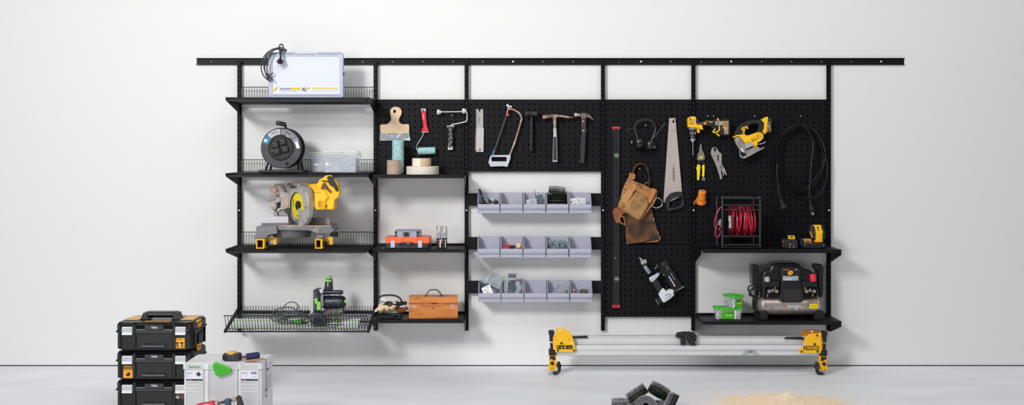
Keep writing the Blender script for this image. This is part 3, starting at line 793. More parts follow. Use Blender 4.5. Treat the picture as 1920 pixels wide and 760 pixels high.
def track_saw():
    k = K(570, 510, 6.91); z0 = zslope(0.33) + 0.008
    t = thing('track_saw', 'dark track saw with pale green slider resting on the guide rail', 'track saw', (X(612, .33), -.33, z0))
    bm_ = mat('saw_navy', '#1d2231', 0.38, col2='#343a4a', scale=40, lo=0.5, hi=0.8); wm = mat('saw_pale_metal', '#c5c3c6', 0.4, 0.1, col2='#9a9690', scale=30, lo=0.55, hi=0.8)
    g = G(); g.box((X(612, .33), -0.31, z0 - 0.002), (0.20, 0.11, 0.006), mat('sole_metal', '#c9c9cc', 0.35, 0.5), (-13, 0, 0)); g.build('sole_plate', t, bev=0.001)
    solid(k([(88, 262), (108, 240), (120, 236), (122, 520), (100, 640), (78, 560)]), 0.375, 0.035, wm, t, 'riving_side', 0.003)
    solid(k([(118, 238), (188, 234), (205, 270), (206, 500), (172, 530), (118, 520)]), 0.37, 0.13, bm_, t, 'blade_housing', 0.005)
    solid(k([(188, 290), (246, 285), (252, 440), (238, 470), (205, 500)]), 0.345, 0.10, wm, t, 'gear_housing', 0.005)
    for i in range(3): plate(k([(240, 325 + i * 26), (262, 325 + i * 26), (262, 342 + i * 26), (240, 342 + i * 26)]), 0.3465, bkp, t, 'vent')
    solid(k([(110, 358), (150, 358), (152, 340), (172, 342), (174, 388), (214, 390), (214, 496), (165, 500), (165, 415), (140, 412), (138, 374), (110, 372)]), 0.382, 0.012, mat('saw_green', '#8ed558', 0.4), t, 'depth_slider', 0.0012)
    for i in range(9): plate(k([(128, 270 + i * 24), (150, 270 + i * 24), (150, 273 + i * 24), (128, 273 + i * 24)]), 0.371, whm, t, 'scale_mark')
    g = G(); c0 = V(*k([(240, 395)])[0], .29); c1 = V(*k([(545, 390)])[0], .31); ax = c1 - c0; L = ax.length; r = U(13, .3)
    g.lathe(c0, ax, [(r * 0.6, 0), (r * 0.95, 0.01), (r, L * 0.25), (r * 1.0, L * 0.30), (r * 0.96, L * 0.31), (r * 0.97, L * 0.52), (r * 0.93, L * 0.53), (r * 0.95, L * 0.75), (r * 0.85, L * 0.9), (r * 0.55, L * 0.98), (0, L)], bm_, 28); mo = g.build('motor', t)
    for f in (0.30, 0.53, 0.74):
        g = G(); g.ring(c0 + ax * f, ax, r * 0.985, 0.0012, mat('seam_tan', '#6b655c', 0.6), 5, 28); g.build('seam', mo)
    g = G(); g.px(circ(*k([(537, 382)])[0], 2.2, 10, 3.2), 0.335, 0.012, mat('saw_green', '#8ed558')); g.build('green_cap', mo)
    g = G(); c0 = V(*k([(250, 262)])[0], .345); c1 = V(*k([(505, 268)])[0], .365); L = (c1 - c0).length; r = 0.0145
    g.lathe(c0, c1 - c0, [(r * 1.15, 0), (r * 1.1, 0.012), (r * 0.92, 0.02), (r * 0.95, L * 0.6), (r * 1.0, L * 0.94), (r * 0.6, L)], mat('navy_plastic', '#151d33', 0.35), 20); g.build('front_handle', t)
    solid(k([(258, 236), (275, 110), (285, 82), (345, 78), (362, 120), (366, 240), (352, 300), (262, 300)]), 0.31, 0.05, bm_, t, 'main_handle', 0.008)
    solid(k([(278, 78), (300, 64), (350, 68), (354, 90), (285, 92)]), 0.314, 0.055, mat('saw_green', '#8ed558'), t, 'green_tip', 0.003)
    plate(k([(272, 125), (276, 100), (352, 104), (350, 150), (340, 122), (318, 120), (312, 190), (300, 190), (302, 124)]), 0.3115, mat('saw_green', '#8ed558'), t, 'green_inlay')
    g = G(); q = V(*k([(218, 254)])[0], .35); g.lathe(q, (0, -1, 0), [(0.016, 0), (0.016, 0.008), (0.008, 0.014), (0, 0.014)], chrome, 12)
    g.box(q + Vector((0.004, -0.01, 0.004)), (0.03, 0.006, 0.008), chrome, (0, 30, 0)); g.build('lever', t)
    solid(k([(75, 560), (100, 535), (160, 530), (225, 555), (265, 600), (292, 660), (270, 682), (150, 680), (100, 690), (78, 640)]), 0.395, 0.05, mat('nose_plastic', '#3a3f4d', 0.4, col2='#5d6270', scale=20), t, 'nose_guard', 0.006)
    solid(k([(125, 590), (200, 585), (240, 625), (240, 660), (130, 665)]), 0.397, 0.01, mat('navy_dark', '#1b1f2b', 0.5), t, 'viewing_window', 0.002)
    solid(k([(250, 500), (330, 485), (520, 470), (500, 560), (430, 590), (440, 680), (410, 690), (400, 600), (290, 620), (240, 560)]), 0.33, 0.05, mat('saw_under', '#77736e', 0.5, 0.2, col2='#3a3835', scale=40, lo=0.4, hi=0.6), t, 'base_bracket', 0.003)
    for (a, b) in ((484, 504), (432, 636), (395, 600)):
        g = G(); q = V(*k([(a, b)])[0], .34); g.cyl(q, q + Vector((0, -0.012, 0)), 0.006, mat('knob_green', '#49c22a', 0.4)); g.build('green_knob', t)
    g = G(); g.tube(catmull(pts3([(586, 613, .40), (600, 611.5, .42), (620, 614, .42), (632, 612, .40)]), 4, False), 0.003, rub, 6); g.build('cord_stub', t)
track_saw()
def grey_cord():
    cm = mat('grey_cord', '#55575f', 0.45); g = G(); rnd = random.Random(4)
    t = thing('power_cord', 'loosely coiled grey power cord in the wire basket, left of the track saw', 'cord', (X(548, .3), -.3, zslope(0.3) + 0.006))
    P = []
    for i in range(150):
        a = i * 0.26; n = i / 150
        rx = 0.085 + 0.025 * math.sin(a * 0.31 + 1) + 0.02 * math.sin(a * 0.13); ry = 0.07 + 0.02 * math.cos(a * 0.23)
        cx_ = X(545, .3) + 0.03 * math.sin(a * 0.17); cy_ = -0.27 + 0.02 * math.cos(a * 0.19)
        y = cy_ + ry * math.sin(a); y = max(y, -0.39)
        P.append((cx_ + rx * math.cos(a), y, zslope(-y) + 0.015 + 0.035 * n + 0.008 * math.sin(a * 0.7)))
    g.tube(P, 0.0036, cm, 6)
    b = zslope(0.25)
    g.tube(catmull([V(528, 590, .28), V(531, 578, .28), V(540, 568.5, .28), V(551, 567, .28), V(558, 572, .28), V(559, 578, .27), V(552, 584, .27)], 6, False), 0.0036, cm, 6)
    g.tube(catmull([V(510, 592, .33), V(514, 584, .31), V(526, 578, .3), V(545, 577, .3), V(556, 582, .3), V(560, 590, .3)], 6, False), 0.0036, cm, 6)
    g.build('cable', t)
    g = G(); g.cyl(V(549, 603, .385), V(565, 605, .385), 0.009, mat('plug_green', '#35c21b', 0.4)); g.box(V(557, 603.5, .388), (0.03, 0.014, 0.008), mat('plug_green', '#35c21b')); g.build('green_coupling', t, bev=0.002)
    g = G(); g.cyl(V(565, 605, .385), V(576, 606, .385), 0.010, rub, 0.005); g.build('plug', t)
grey_cord()
g = G(); q = V(455, 623, .05)
g.box((X(453, .02) , -0.045, Z(622.5, .045)), (0.03, 0.03, 0.012), mat('clear_clip', '#c6c6cb', 0.3, alpha=0.7)); tag(g.build('plastic_clip', loc=(X(453, .02), -.045, Z(624))), 'small clear plastic clip at the foot of the leftmost upright', 'clip')

# ================================================================ middle column and hammers board
def hook(px, py, what, w_=9, h=17, prong=0.05, two=False, dot=True):
    d = 0.033; x = X(px, d); z = Z(py, d)
    t = thing('peg_hook', 'black peg hook on the board holding the ' + what, 'hook', (x, -0.031, z), 'black peg hooks')
    g = G(); g.px(rrect(px - w_ / 2, py - h * 0.35, px + w_ / 2, py + h * 0.65, 1.0), d + 0.001, 0.003, blk); g.build('back_plate', t, bev=0.0008)
    for s in ((-1, 1) if two else (0,)):
        g = G(); xx = x + s * U(w_ * 0.36); g.tube([(xx, -0.032, z - 0.004), (xx, -0.032 - prong, z - 0.003), (xx, -0.036 - prong, z + 0.006)], 0.0024, blk, 7); g.build('prong', t)
        if dot:
            g = G(); g.ell((xx, -0.038 - prong, z + 0.002), (0.0036, 0.0036, 0.0036), screwm, 10, 6); g.build('end_cap', t)
    return t
FUZZ = mat('mint_nap', '#b4dbdb', 0.95, col2='#8ebcbd', scale=120, lo=0.4, hi=0.65, bump=1.0, bscale=160)
def fuzzy(g, c, ax, r, L, seed=1):
    rnd = random.Random(seed); prof = [(0, 0), (r * 0.75, 0.0), (r * 0.93, 0.004)]
    n = 14
    for i in range(n): prof.append((r * rnd.uniform(0.95, 1.03), 0.006 + (L - 0.012) * i / (n - 1)))
    prof += [(r * 0.93, L - 0.003), (r * 0.75, L), (0, L)]
    b0 = len(g.v); g.lathe(c, ax, prof, FUZZ, 40)
    for i in range(b0, len(g.v)):
        g.v[i] += Vector((rnd.gauss(0, r * 0.022), rnd.gauss(0, r * 0.022), rnd.gauss(0, r * 0.022)))

def scraper():
    k = K(690, 180, 4.75); d = 0.052
    t = thing('wide_scraper', 'broad paint scraper with pale wooden handle hanging from the pegboard', 'scraper', (X(740, d), -d, Z(265, d)))
    wd = mat('pale_wood', '#e4c8a8', 0.55, col2='#d4b08c', scale=9, lo=0.4, hi=0.8, stretch=(1, 1, 14))
    solid(k([(200, 165), (198, 132), (214, 106), (247, 97), (281, 107), (299, 136), (294, 168), (276, 205), (281, 236), (306, 252), (350, 252), (357, 254), (365, 264), (366, 290), (366, 332), (365.9, 334), (364, 334.1), (113, 334.1), (111.1, 334), (111, 332), (109, 290), (108, 266), (116, 257), (124, 254), (168, 252), (198, 228), (206, 198)]), d, 0.018, wd, t, 'wooden_handle', 0.003, sm=3, holes=[k(circ(237, 138, 13, 12, 15))])
    b = mat('smeared_blade', '#8e939b', 0.35, 0.5, col2='#e4e6ea', scale=16, lo=0.5, hi=0.62, stretch=(1, 1, 1.6))
    solid(k([(106, 332), (370, 332), (376, 398), (104, 399)]), d - 0.007, 0.0025, b, t, 'steel_blade', 0.0005)
    for q in (150, 235, 325):
        g = G(); p = V(*k([(q, 322)])[0], d); g.lathe(p, (0, -1, 0), [(0.003, 0), (0.002, 0.0015), (0, 0.0015)], steel, 10); g.build('rivet', t)
scraper(); hook(739.9, 207.5, 'wooden scraper', dot=False, prong=0.028, w_=4, h=8)

def small_roller():
    k = K(690, 180, 4.75); d = 0.06
    t = thing('mini_paint_roller', 'small paint roller with red handle and short mint cover', 'paint roller', (X(797, d), -d, Z(290, d)))
    rd = mat('red_handle', '#d8283c', 0.4, col2='#e86a74', scale=60, lo=0.6, hi=0.8)
    solid(k([(472, 132), (516, 132), (520, 200), (526, 268), (540, 300), (540, 322), (476, 324), (480, 298), (492, 275), (486, 230), (478, 190)]), d, 0.026, rd, t, 'red_handle', 0.006, seg=3)
    solid(k([(472, 113), (515, 113), (517, 138), (474, 138)]), d - 0.003, 0.02, mat('pale_grey_plastic', '#b9bcc2', 0.4), t, 'end_cap', 0.003, holes=[k(circ(492, 131, 6, 10))])
    solid(k([(474, 318), (541, 318), (541, 327), (474, 327)]), d - 0.002, 0.022, mat('pale_grey_plastic', '#b9bcc2'), t, 'collar', 0.002)
    scrib(t, V(*k([(494, 185)])[0], d + 0.0008), U(9.5, d), U(2.0, d), whm, 9, -84, 'white_lettering')
    g = G(); g.tube(catmull(pts3([(795.5, 248, .05), (789, 261, .05), (781.5, 273, .05), (781, 279, .052), (783.5, 283.2, .058), (790, 283.5, .06)]), 5, False), 0.0026, steel, 8); g.build('wire_arm', t)
    g = G(); fuzzy(g, V(783.5, 283.8, .062), V(816.5, 282.6, .062) - V(783.5, 283.8, .062), U(6.9, d), U(33, d), 2); g.build('roller_cover', t)
small_roller(); hook(793.6, 208, 'red handled roller', dot=False, prong=0.03, w_=3.4, h=7)

def large_frame():
    k = K(690, 180, 4.75); d = 0.062
    t = thing('large_paint_roller', 'bare metal paint roller frame with worn black handle', 'paint roller', (X(847, d), -d, Z(281, d)))
    pm = mat('painted_wire', '#d9dbde', 0.35, 0.3)
    g = G(); g.cyl(V(*k([(640, 143)])[0], d), V(*k([(850, 140)])[0], d), 0.0036, pm); g.build('axle', t)
    for (a, b, w_) in ((633, 145, 40), (852, 135, 30)):
        g = G(); c = V(*k([(a - w_ / 2, b)])[0], d); g.lathe(c, (1, 0, 0), [(0.012, 0), (0.018, 0.004), (0.019, 0.016), (0.014, 0.020), (0.012, 0.028), (0.006, 0.030)], pm, 8); g.build('end_cap', t, bev=0.001)
    g = G(); g.tube(catmull(pts3([(871, 208, d), (874.5, 209.5, d), (875.8, 214, d), (875.6, 222, d), (874.5, 227, d), (868, 229.5, d), (857, 232, d), (848, 233.8, d), (845.8, 237, d)]), 4, False), 0.0036, pm, 10); g.build('bent_arm', t)
    hm = mat('worn_handle', '#232325', 0.5, col2='#a9a8a6', scale=45, lo=0.5, hi=0.72)
    solid(k([(704, 268), (768, 268), (770, 284), (752, 300), (756, 400), (756, 456), (712, 456), (712, 400), (718, 300), (706, 286)]), d + 0.004, 0.028, hm, t, 'handle', 0.006, seg=3)
    solid(k([(710, 452), (756, 452), (754, 482), (711, 482)]), d + 0.003, 0.024, pm, t, 'handle_end', 0.003, holes=[k(circ(731, 462, 6, 10))])
    solid(k([(703, 264), (769, 264), (769, 280), (703, 280)]), d + 0.003, 0.026, mat('grimy_collar', '#b9b6b2', 0.5), t, 'collar', 0.003)
large_frame(); hook(847.8, 217, 'bare metal roller frame', prong=0.03, w_=9, h=15)
tk = hook(846.5, 208, 'roller frame axle, upper of the pair', prong=0.028, two=True, w_=6, h=8, dot=False)

# shelf: sleeve, rolls
zs = Z(SS[0]) + 0.0006
def sleeve():
    d = 0.15; x = X(746.3, d); r = U(11, d)
    t = thing('roller_sleeve', 'mint green fluffy roller sleeve standing upright behind a brown roll', 'roller sleeve', (x, -d, zs))
    g = G(); fuzzy(g, (x, -d, zs), (0, 0, 1), r, Z(263, d) - zs, 9); g.build('nap', t)
    g = G(); g.lathe((x, -d, Z(263, d) + 0.0004), (0, 0, 1), [(0.02, 0), (0.02, 0.0006), (0, 0.0006)], mat('sleeve_core', '#c9cfcc', 0.6), 20); g.build('core', t)
sleeve()
def roll(px, w_, yt, d0, m, label, name='tape_roll', z=None, inner=0.6, group='tape rolls on the shelf'):
    z = zs if z is None else z; r = U(w_ / 2, d0); d = d0 - r; x = X(px, d0); h = Z(yt, d0) - z
    ri = r * inner
    t = thing(name, label, 'roll', (x, -d, z), group)
    g = G(); g.lathe((x, -d, z), (0, 0, 1), [(ri, 0.0006), (r - 0.001, 0), (r, 0.001), (r, h - 0.001), (r - 0.001, h), (ri, h - 0.0006), (ri, 0.0008)], m, 48); g.build('wound_roll', t)
    g = G(); g.lathe((x, -d, z), (0, 0, 1), [(ri - 0.003, 0), (ri, 0), (ri, h), (ri - 0.003, h), (ri - 0.003, 0)], mat('card_core', '#9a7b63', 0.8), 32); g.build('core', t)
    return z + h
brn = mat('brown_card', '#b8a194', 0.7, col2='#a58d7f', scale=5, stretch=(1, 1, 8))
crm = mat('masking_tape', '#e9dfd2', 0.7, col2='#dccfc0', scale=7, lo=0.5, hi=0.8, stretch=(1, 1, 4))
crm2 = mat('masking_tape_cream', '#f1e6d4', 0.65)
roll(737.1, 26, 300.6, 0.30, brn, 'plain brown roll standing in front of the mint sleeve', 'brown_roll', inner=0.85, group='rolls on the shelf')
zt = roll(790.2, 62, 312.4, 0.29, crm, 'wide cream masking tape roll lying flat under a smaller one', inner=0.65)
roll(789.3, 35.6, 297.2, 0.25, crm2, 'small cream tape roll lying on top of the wide one', z=zt + 0.0004, inner=0.5)
_t = [o for o in scn.objects if o.get('label', '').startswith('small cream tape')][0]
g = G(); _x, _r = X(789.3, 0.25), U(17.8, 0.25); _y = -(0.25 - _r)
g.xy([(_x + (_r + 0.0005) * math.cos(R(a)), _y + (_r + 0.0005) * math.sin(R(a))) for a in range(-94, 40, 8)] + [(_x + (_r - 0.001) * math.cos(R(a)), _y + (_r - 0.001) * math.sin(R(a))) for a in range(34, -95, -8)], zt + 0.001, Z(297.6, 0.25), mat('peach_tape', '#d6b799', 0.65)); g.build('loose_outer_wrap', _t)

# shelf: orange case, organiser, tubes
zs1 = Z(SS[1]) + 0.0006
def orange_case():
    d = 0.285; k = K(710, 425, 13.714); yb = 280 - (zs1 - EYE) / U(1, d)
    t = thing('tool_case', 'orange and black plastic tool case with two grey latches', 'tool case', (X(764, d), -d, zs1))
    om = mat('case_orange', '#ff6b3d', 0.4, col2='#f0855c', scale=20, lo=0.55, hi=0.8); dk = mat('case_dark', '#2b2c31', 0.5, col2='#3d3e44', scale=40)
    xa, xb = 722, 806; g = G()
    def rb(x0, x1, z0, z1, y0, y1, r, m): g.xy(rrect(x0, y0, x1, y1, r), z0, z1, m)
    zmid = Z(457.3, d); ztop = Z(445, d)
    g = G(); rb(X(xa, d), X(xb, d), zs1, zmid, -d, -d + 0.20, 0.02, dk); g.build('bottom_shell', t, bev=0.003)
    g = G(); rb(X(xa, d), X(xb, d), zmid, ztop, -d, -d + 0.20, 0.02, om); g.build('lid', t, bev=0.005, seg=3)
    for (a, b) in ((300, 425), (430, 520), (880, 1000), (1125, 1140)):
        pass
    for (a, b) in ((425, 620), (860, 990), (180, 290), (1135, 1300)): solid(k([(a, 290), (b, 290), (b, 440), (a, 440)]), d + 0.004, 0.008, om, t, 'lid_rib', 0.003)
    for (a, b) in ((305, 420), (1010, 1120)):
        l = G(); l.px(rrect(*(k([(a, 0)])[0][0], k([(0, 365)])[0][1], k([(b, 0)])[0][0], k([(0, 548)])[0][1]), 0.8), d + 0.010, 0.014, mat('latch_grey', '#c9c9cd', 0.4)); o = l.build('latch', t, bev=0.0015)
    solid(k([(515, 470), (525, 425), (560, 410), (860, 410), (895, 425), (908, 470), (870, 478), (850, 458), (570, 458), (550, 478)]), d + 0.014, 0.016, dk, t, 'handle', 0.002)
    plate(k([(725, 425), (795, 425), (795, 458), (725, 458)]), d + 0.0146, mat('faded_badge', '#8d8374', 0.6), t, 'badge')
    return ztop
zc = orange_case()
def organiser():
    d = 0.275; k = K(710, 425, 13.714); z0 = zc + 0.0006; yb = 280 - (z0 - EYE) / U(1, d)
    t = thing('organiser_box', 'small grey organiser box lying on top of the orange case', 'organiser', (X(764, d), -d, z0))
    gm = mat('organiser_grey', '#8e93a3', 0.45); x0, x1 = 740.2, 788
    g = G(); g.xy(rrect(X(x0, d), -d, X(x1, d), -d + 0.13, 0.004), z0, Z(432.4, d), gm); g.build('body', t, bev=0.002)
    solid(k([(470, 135), (610, 135), (615, 260), (830, 262), (840, 140), (975, 140), (975, 285), (470, 285)]), d + 0.003, 0.006, mat('organiser_front', '#a0a5b6', 0.4), t, 'front_panel', 0.001)
    solid(k([(640, 155), (768, 150), (778, 262), (645, 265)]), d + 0.006, 0.008, bpl, t, 'clasp', 0.001)
    for (a, b) in ((418, 468), (978, 1040)):
        for (c_, e) in ((125, 190), (218, 285)): solid(k([(a, c_), (b, c_), (b, e), (a, e)]), d + 0.004, 0.01, bpl, t, 'corner_pad', 0.001)
    for (a, b) in ((440, 540), (950, 1060)): solid(k([(a, 98), (b, 98), (b, 112), (a, 112)]), d - 0.01, 0.03, bpl, t, 'top_pad', 0.001)
organiser()
def spray(px, w_, label, k0):
    d = 0.25; x = X(px, d); r = U(w_ / 2, d); z1 = Z(424.2, d); h = z1 - zs1
    t = thing('sealant_tube', label, 'tube', (x, -d, zs1), 'two slim black and clear tubes')
    g = G(); g.lathe((x, -d, zs1), (0, 0, 1), [(r * 0.95, 0), (r, 0.001), (r, h * 0.46), (0, h * 0.46)], bkp, 24); g.build('black_base', t)
    g = G(); g.lathe((x, -d, zs1 + h * 0.46), (0, 0, 1), [(0, 0), (r, 0), (r, h * 0.21), (0, h * 0.21)], mat('tube_band', '#a7abb9', 0.4), 24); g.build('grey_band', t)
    g = G(); g.lathe((x, -d, zs1 + h * 0.67), (0, 0, 1), [(0, 0), (r, 0), (r, h * 0.32), (r * 0.95, h * 0.33), (0, h * 0.33)], mat('tube_clear', '#c7c4c0', 0.5, col2='#5a5a5c', scale=60, lo=0.5, hi=0.6, stretch=(2, 2, 0.3)), 24); g.build('clear_cap', t)
    g = G(); xx = x + r * (0.55 if k0 == 0 else 0.3); g.box((xx, -d - r * 0.93, zs1 + h * 0.22), (r * 0.5, 0.001, h * 0.36), whm); g.build('paper_label', t)
    for i, (zz, c) in enumerate(((0.36, '#e8542e'), (0.2, '#a03020'), (0.62, '#d0202c'))):
        g = G(); g.box((x - r * 0.35, -d - r * 0.96, zs1 + h * zz), (r * 0.7, 0.001, 0.004), mat('tube_print%d' % i, c, 0.5)); g.build('print_mark', t)
spray(823, 9.4, 'left one of two slim black and clear tubes standing side by side', 0)
spray(833.6, 9.4, 'right one of two slim tubes, with the barcode label', 1)

# shelf: wooden toolbox, gloves, goggles
zs2 = Z(SS[2]) + 0.0006
def wooden_box():
    d = 0.27; x0, x1 = X(765.6, d), X(857.3, d); w_ = x1 - x0; dep = 0.155; h = Z(557.8, d) - zs2
    c = Vector(((x0 + x1) / 2, -d + dep / 2, zs2))
    t = thing('wooden_toolbox', 'orange stained wooden box with black carrying handle and keyhole', 'toolbox', c)
    wm = mat('stained_pine', '#d98742', 0.45, col2='#8c4a22', scale=7, lo=0.5, hi=0.75, stretch=(1.2, 1.2, 9), detail=6)
    g = G(True); hl = h * 0.71
    g.bb(-w_ / 2, w_ / 2, -dep / 2, dep / 2, 0, hl - 0.0008, wm); g.build('box_body', t, bev=0.001)
    g = G(True); g.bb(-w_ / 2, w_ / 2, -dep / 2, dep / 2, hl + 0.0012, h, wm); g.build('lid', t, bev=0.001)
    g = G(True); g.bb(-w_ / 2 + 0.002, w_ / 2 - 0.002, -dep / 2 + 0.002, dep / 2 - 0.002, hl - 0.003, hl + 0.003, blkm); g.build('seam', t)
    g = G(True); g.tube(catmull([(-0.062, 0, h + 0.001), (-0.046, 0, h + 0.003), (-0.038, 0, h + 0.022), (-0.018, 0, h + 0.038), (0.02, 0, h + 0.038), (0.042, 0, h + 0.020), (0.05, 0, h + 0.003), (0.064, 0, h + 0.001)], 4, False), 0.0035, bpl, 8); g.build('carry_handle', t)
    g = G(True); g.bb(-0.015, 0.05 - 0.02, -dep / 2 - 0.0015, -dep / 2 + 0.001, hl - 0.003, hl + 0.002, blkm); g.build('clasp', t)
    g = G(True); g.lathe((0.0, -dep / 2 + 0.001, h * 0.49), (0, -1, 0), [(0.004, 0), (0.004, 0.002), (0, 0.002)], blkm, 12); g.bb(-0.0015, 0.0015, -dep / 2 - 0.001, -dep / 2 + 0.001, h * 0.43, h * 0.49, blkm); g.build('keyhole', t)
    rnd = random.Random(2); sm = mat('pale_smudge', '#dcb3a4', 0.8, alpha=0.75)
    for cx_ in (-w_ * 0.395, w_ * 0.395):
        p = [(cx_ + 0.018 * math.cos(a / 14 * 6.283) * rnd.uniform(0.6, 1.15), h * 0.56 + 0.015 * math.sin(a / 14 * 6.283) * rnd.uniform(0.6, 1.15)) for a in range(14)]
        g = G(True); g.xz(p, -dep / 2 - 0.0004, -dep / 2 + 0.0005, sm); g.build('glue_smudge', t)
    t.rotation_euler = (0, 0, R(3.0))
wooden_box()
def gloves():
    k = K(690, 540, 10.855)
    tan = mat('tan_leather', '#e6cfae', 0.8, col2='#cfae88', scale=25); bk = mat('glove_black', '#17171a', 0.8)
    # folded dark kneepads at the bottom
    d = 0.27; t = thing('folded_black_gloves', 'folded black gloves at the bottom of the glove pile', 'gloves', (X(730, d), -d, zs2))
    g = G()
    g.tube(catmull([V(708, 592, .26), V(718, 588, .28), V(735, 590, .285), V(748, 589.5, .28), V(752, 593, .27), V(744, 596.4, .27), V(730, 596.8, .28), V(716, 595.6, .28)], 5, False), 0.010, bk, 10, flat=0.9)
    for i in range(3): g.ell((X(722 + i * 9, .25), -0.21 + 0.01 * i, zs2 + 0.018), (0.045, 0.05, 0.014), bk, 14, 8)
    for p in list(range(len(g.v))):
        if g.v[p].z < zs2: g.v[p].z = zs2
    g.build('fabric', t, label=None)
    g = G(); g.tube(catmull([V(710, 597, .285), V(716, 592, .29), V(728, 594, .30), V(744, 591, .30), V(751, 594, .29), V(742, 597, .29)], 5, False), 0.0014, mat('grey_edge', '#6b6b72', 0.6), 6); g.build('edge_binding', t)
    d = 0.285; zt = Z(588.5, d)
    t = thing('lime_edged_pad', 'grey pad with lime edging lying between the gloves', 'pad', (X(729, d), -d, zt))
    lm = mat('lime_edge', '#b7c94a', 0.6); pol = k([(212, 515), (235, 488), (330, 462), (430, 448), (560, 440), (610, 445), (628, 470), (618, 505), (560, 516), (420, 512), (300, 512)])
    solid(pol, d, 0.13, lm, t, 'edging', 0.004, sm=3)
    solid([((p[0] - 728.5) * 0.9 + 728.5, (p[1] - 584) * 0.62 + 584.4) for p in pol], d + 0.0025, 0.12, mat('grey_mesh', '#b8b7ae', 0.8, col2='#55584c', scale=160, lo=0.45, hi=0.6), t, 'grey_mesh', 0.002, sm=3)
    # brown glove with two fingers to the right
    d = 0.26; t = thing('brown_work_glove', 'brown and black work glove, fingers pointing right to the wooden box', 'glove', (X(745, d), -d, Z(582, d)))
    bl = mat('brown_leather', '#8a4a22', 0.7, col2='#6a3416', scale=20)
    g = G(); g.tube(catmull([V(738, 582, d), V(750, 582, d + .01), V(758, 580.5, d + .01), V(764.5, 577, d + .01)], 5, False), [0.022] * 5 + [0.017] * 5 + [0.012] * 5 + [0.007], bl, 12); g.ell(V(738, 584, d - .03), (0.045, 0.05, 0.016), bl, 14, 8); g.build('brown_finger', t)
    g = G(); g.tube(catmull([V(736, 573, d), V(748, 570.5, d + .01), V(756, 569, d + .01), V(763, 569, d + .01)], 5, False), [0.018] * 5 + [0.013] * 5 + [0.012] * 5 + [0.006], bk, 12); g.ell(V(738, 576, d - .03), (0.04, 0.05, 0.014), bk, 14, 8); g.build('black_finger', t)
    # tan glove on top
    d = 0.305; t = thing('tan_work_glove', 'cream and black work glove on top of the pile, finger pointing left', 'glove', (X(725, d), -d, Z(580, d)))
    g = G()
    def fin(a, b, r0, r1, c=None): 
        A, B = V(*k([a])[0], d), V(*k([b])[0], d + 0.012); n = 7
        P = [A.lerp(B, i / (n - 1)) + Vector((0, 0, 0.004 * math.sin(math.pi * i / (n - 1)))) for i in range(n)]
        g.tube(P + [B + (B - A).normalized() * r1 * 0.7], [r0 + (r1 - r0) * i / (n - 1) for i in range(n)] + [r1 * 0.35], tan, 12)
    fin((350, 335), (150, 478), 0.012, 0.0085)
    fin((400, 350), (245, 440), 0.017, 0.016); fin((440, 360), (385, 430), 0.018, 0.016); fin((560, 340), (480, 408), 0.019, 0.017)
    g.ell(V(727, 573, d - 0.03), (0.062, 0.05, 0.018), tan, 18, 10); g.build('cream_palm', t)
    g = G(); g.tube(catmull(pts3([(718, 575, d + .012), (724, 569, d + .014), (731, 567.5, d + .014), (736, 571, d + .016), (744, 572, d + .014), (746, 575, d + .012)]), 5, False), 0.008, bk, 10, flat=0.8)
    g.tube(catmull(pts3([(724, 571, d + .018), (730, 573, d + .02), (738, 574, d + .018)]), 5, False), 0.006, bk, 8); g.build('black_knuckle_guard', t)
    # goggles behind
    d = 0.235; t = thing('safety_goggles', 'clear safety goggles with black frame lying behind the gloves', 'goggles', (X(731, d), -d, Z(572, d)))
    def arc(n, ry, zoff): return
    out = k([(222, 330), (216, 250), (230, 195), (300, 160), (430, 148), (540, 158), (620, 190), (670, 240), (684, 290)])
    g = G(); g.tube(catmull([V(p[0], p[1], d - 0.02 + 0.035 * math.sin(math.pi * i / 8)) for i, p in enumerate(out)], 4, False), [0.003] * 4 + [0.0052] * 28 + [0.004], bpl, 8); g.build('frame', t)
    gl = mat('goggle_lens', '#e6e8f2', 0.06, alpha=0.2, coat=0.6)
    o2 = catmull(k([(228, 330), (224, 250), (240, 205), (300, 172), (430, 160), (540, 170), (612, 200), (645, 250), (640, 330)]), 3, False)
    g = G(); vs = []; n = len(o2)
    for j, f in enumerate((1.0, 0.8, 0.5)):
        for p in o2: vs.append(V(719.5 + 11 + (p[0] - 730.5) * f, 571 + (p[1] - 571) * f, d + 0.002 + 0.03 * (1 - f)))
    g.add(vs, [(j * n + i, j * n + i + 1, (j + 1) * n + i + 1, (j + 1) * n + i) for j in range(2) for i in range(n - 1)] + [tuple(range(2 * n, 3 * n))], gl); g.build('lens', t, thin=0.0015)
    g = G(); g.tube(catmull(pts3([(712, 565, d + .02), (720, 567, d + .03), (729, 565.5, d + .035), (738, 567, d + .03), (747, 564.5, d + .02)]), 4, False), 0.0022, mat('grey_frame', '#4a4a55', 0.4), 6); g.build('nose_bridge', t)
gloves()

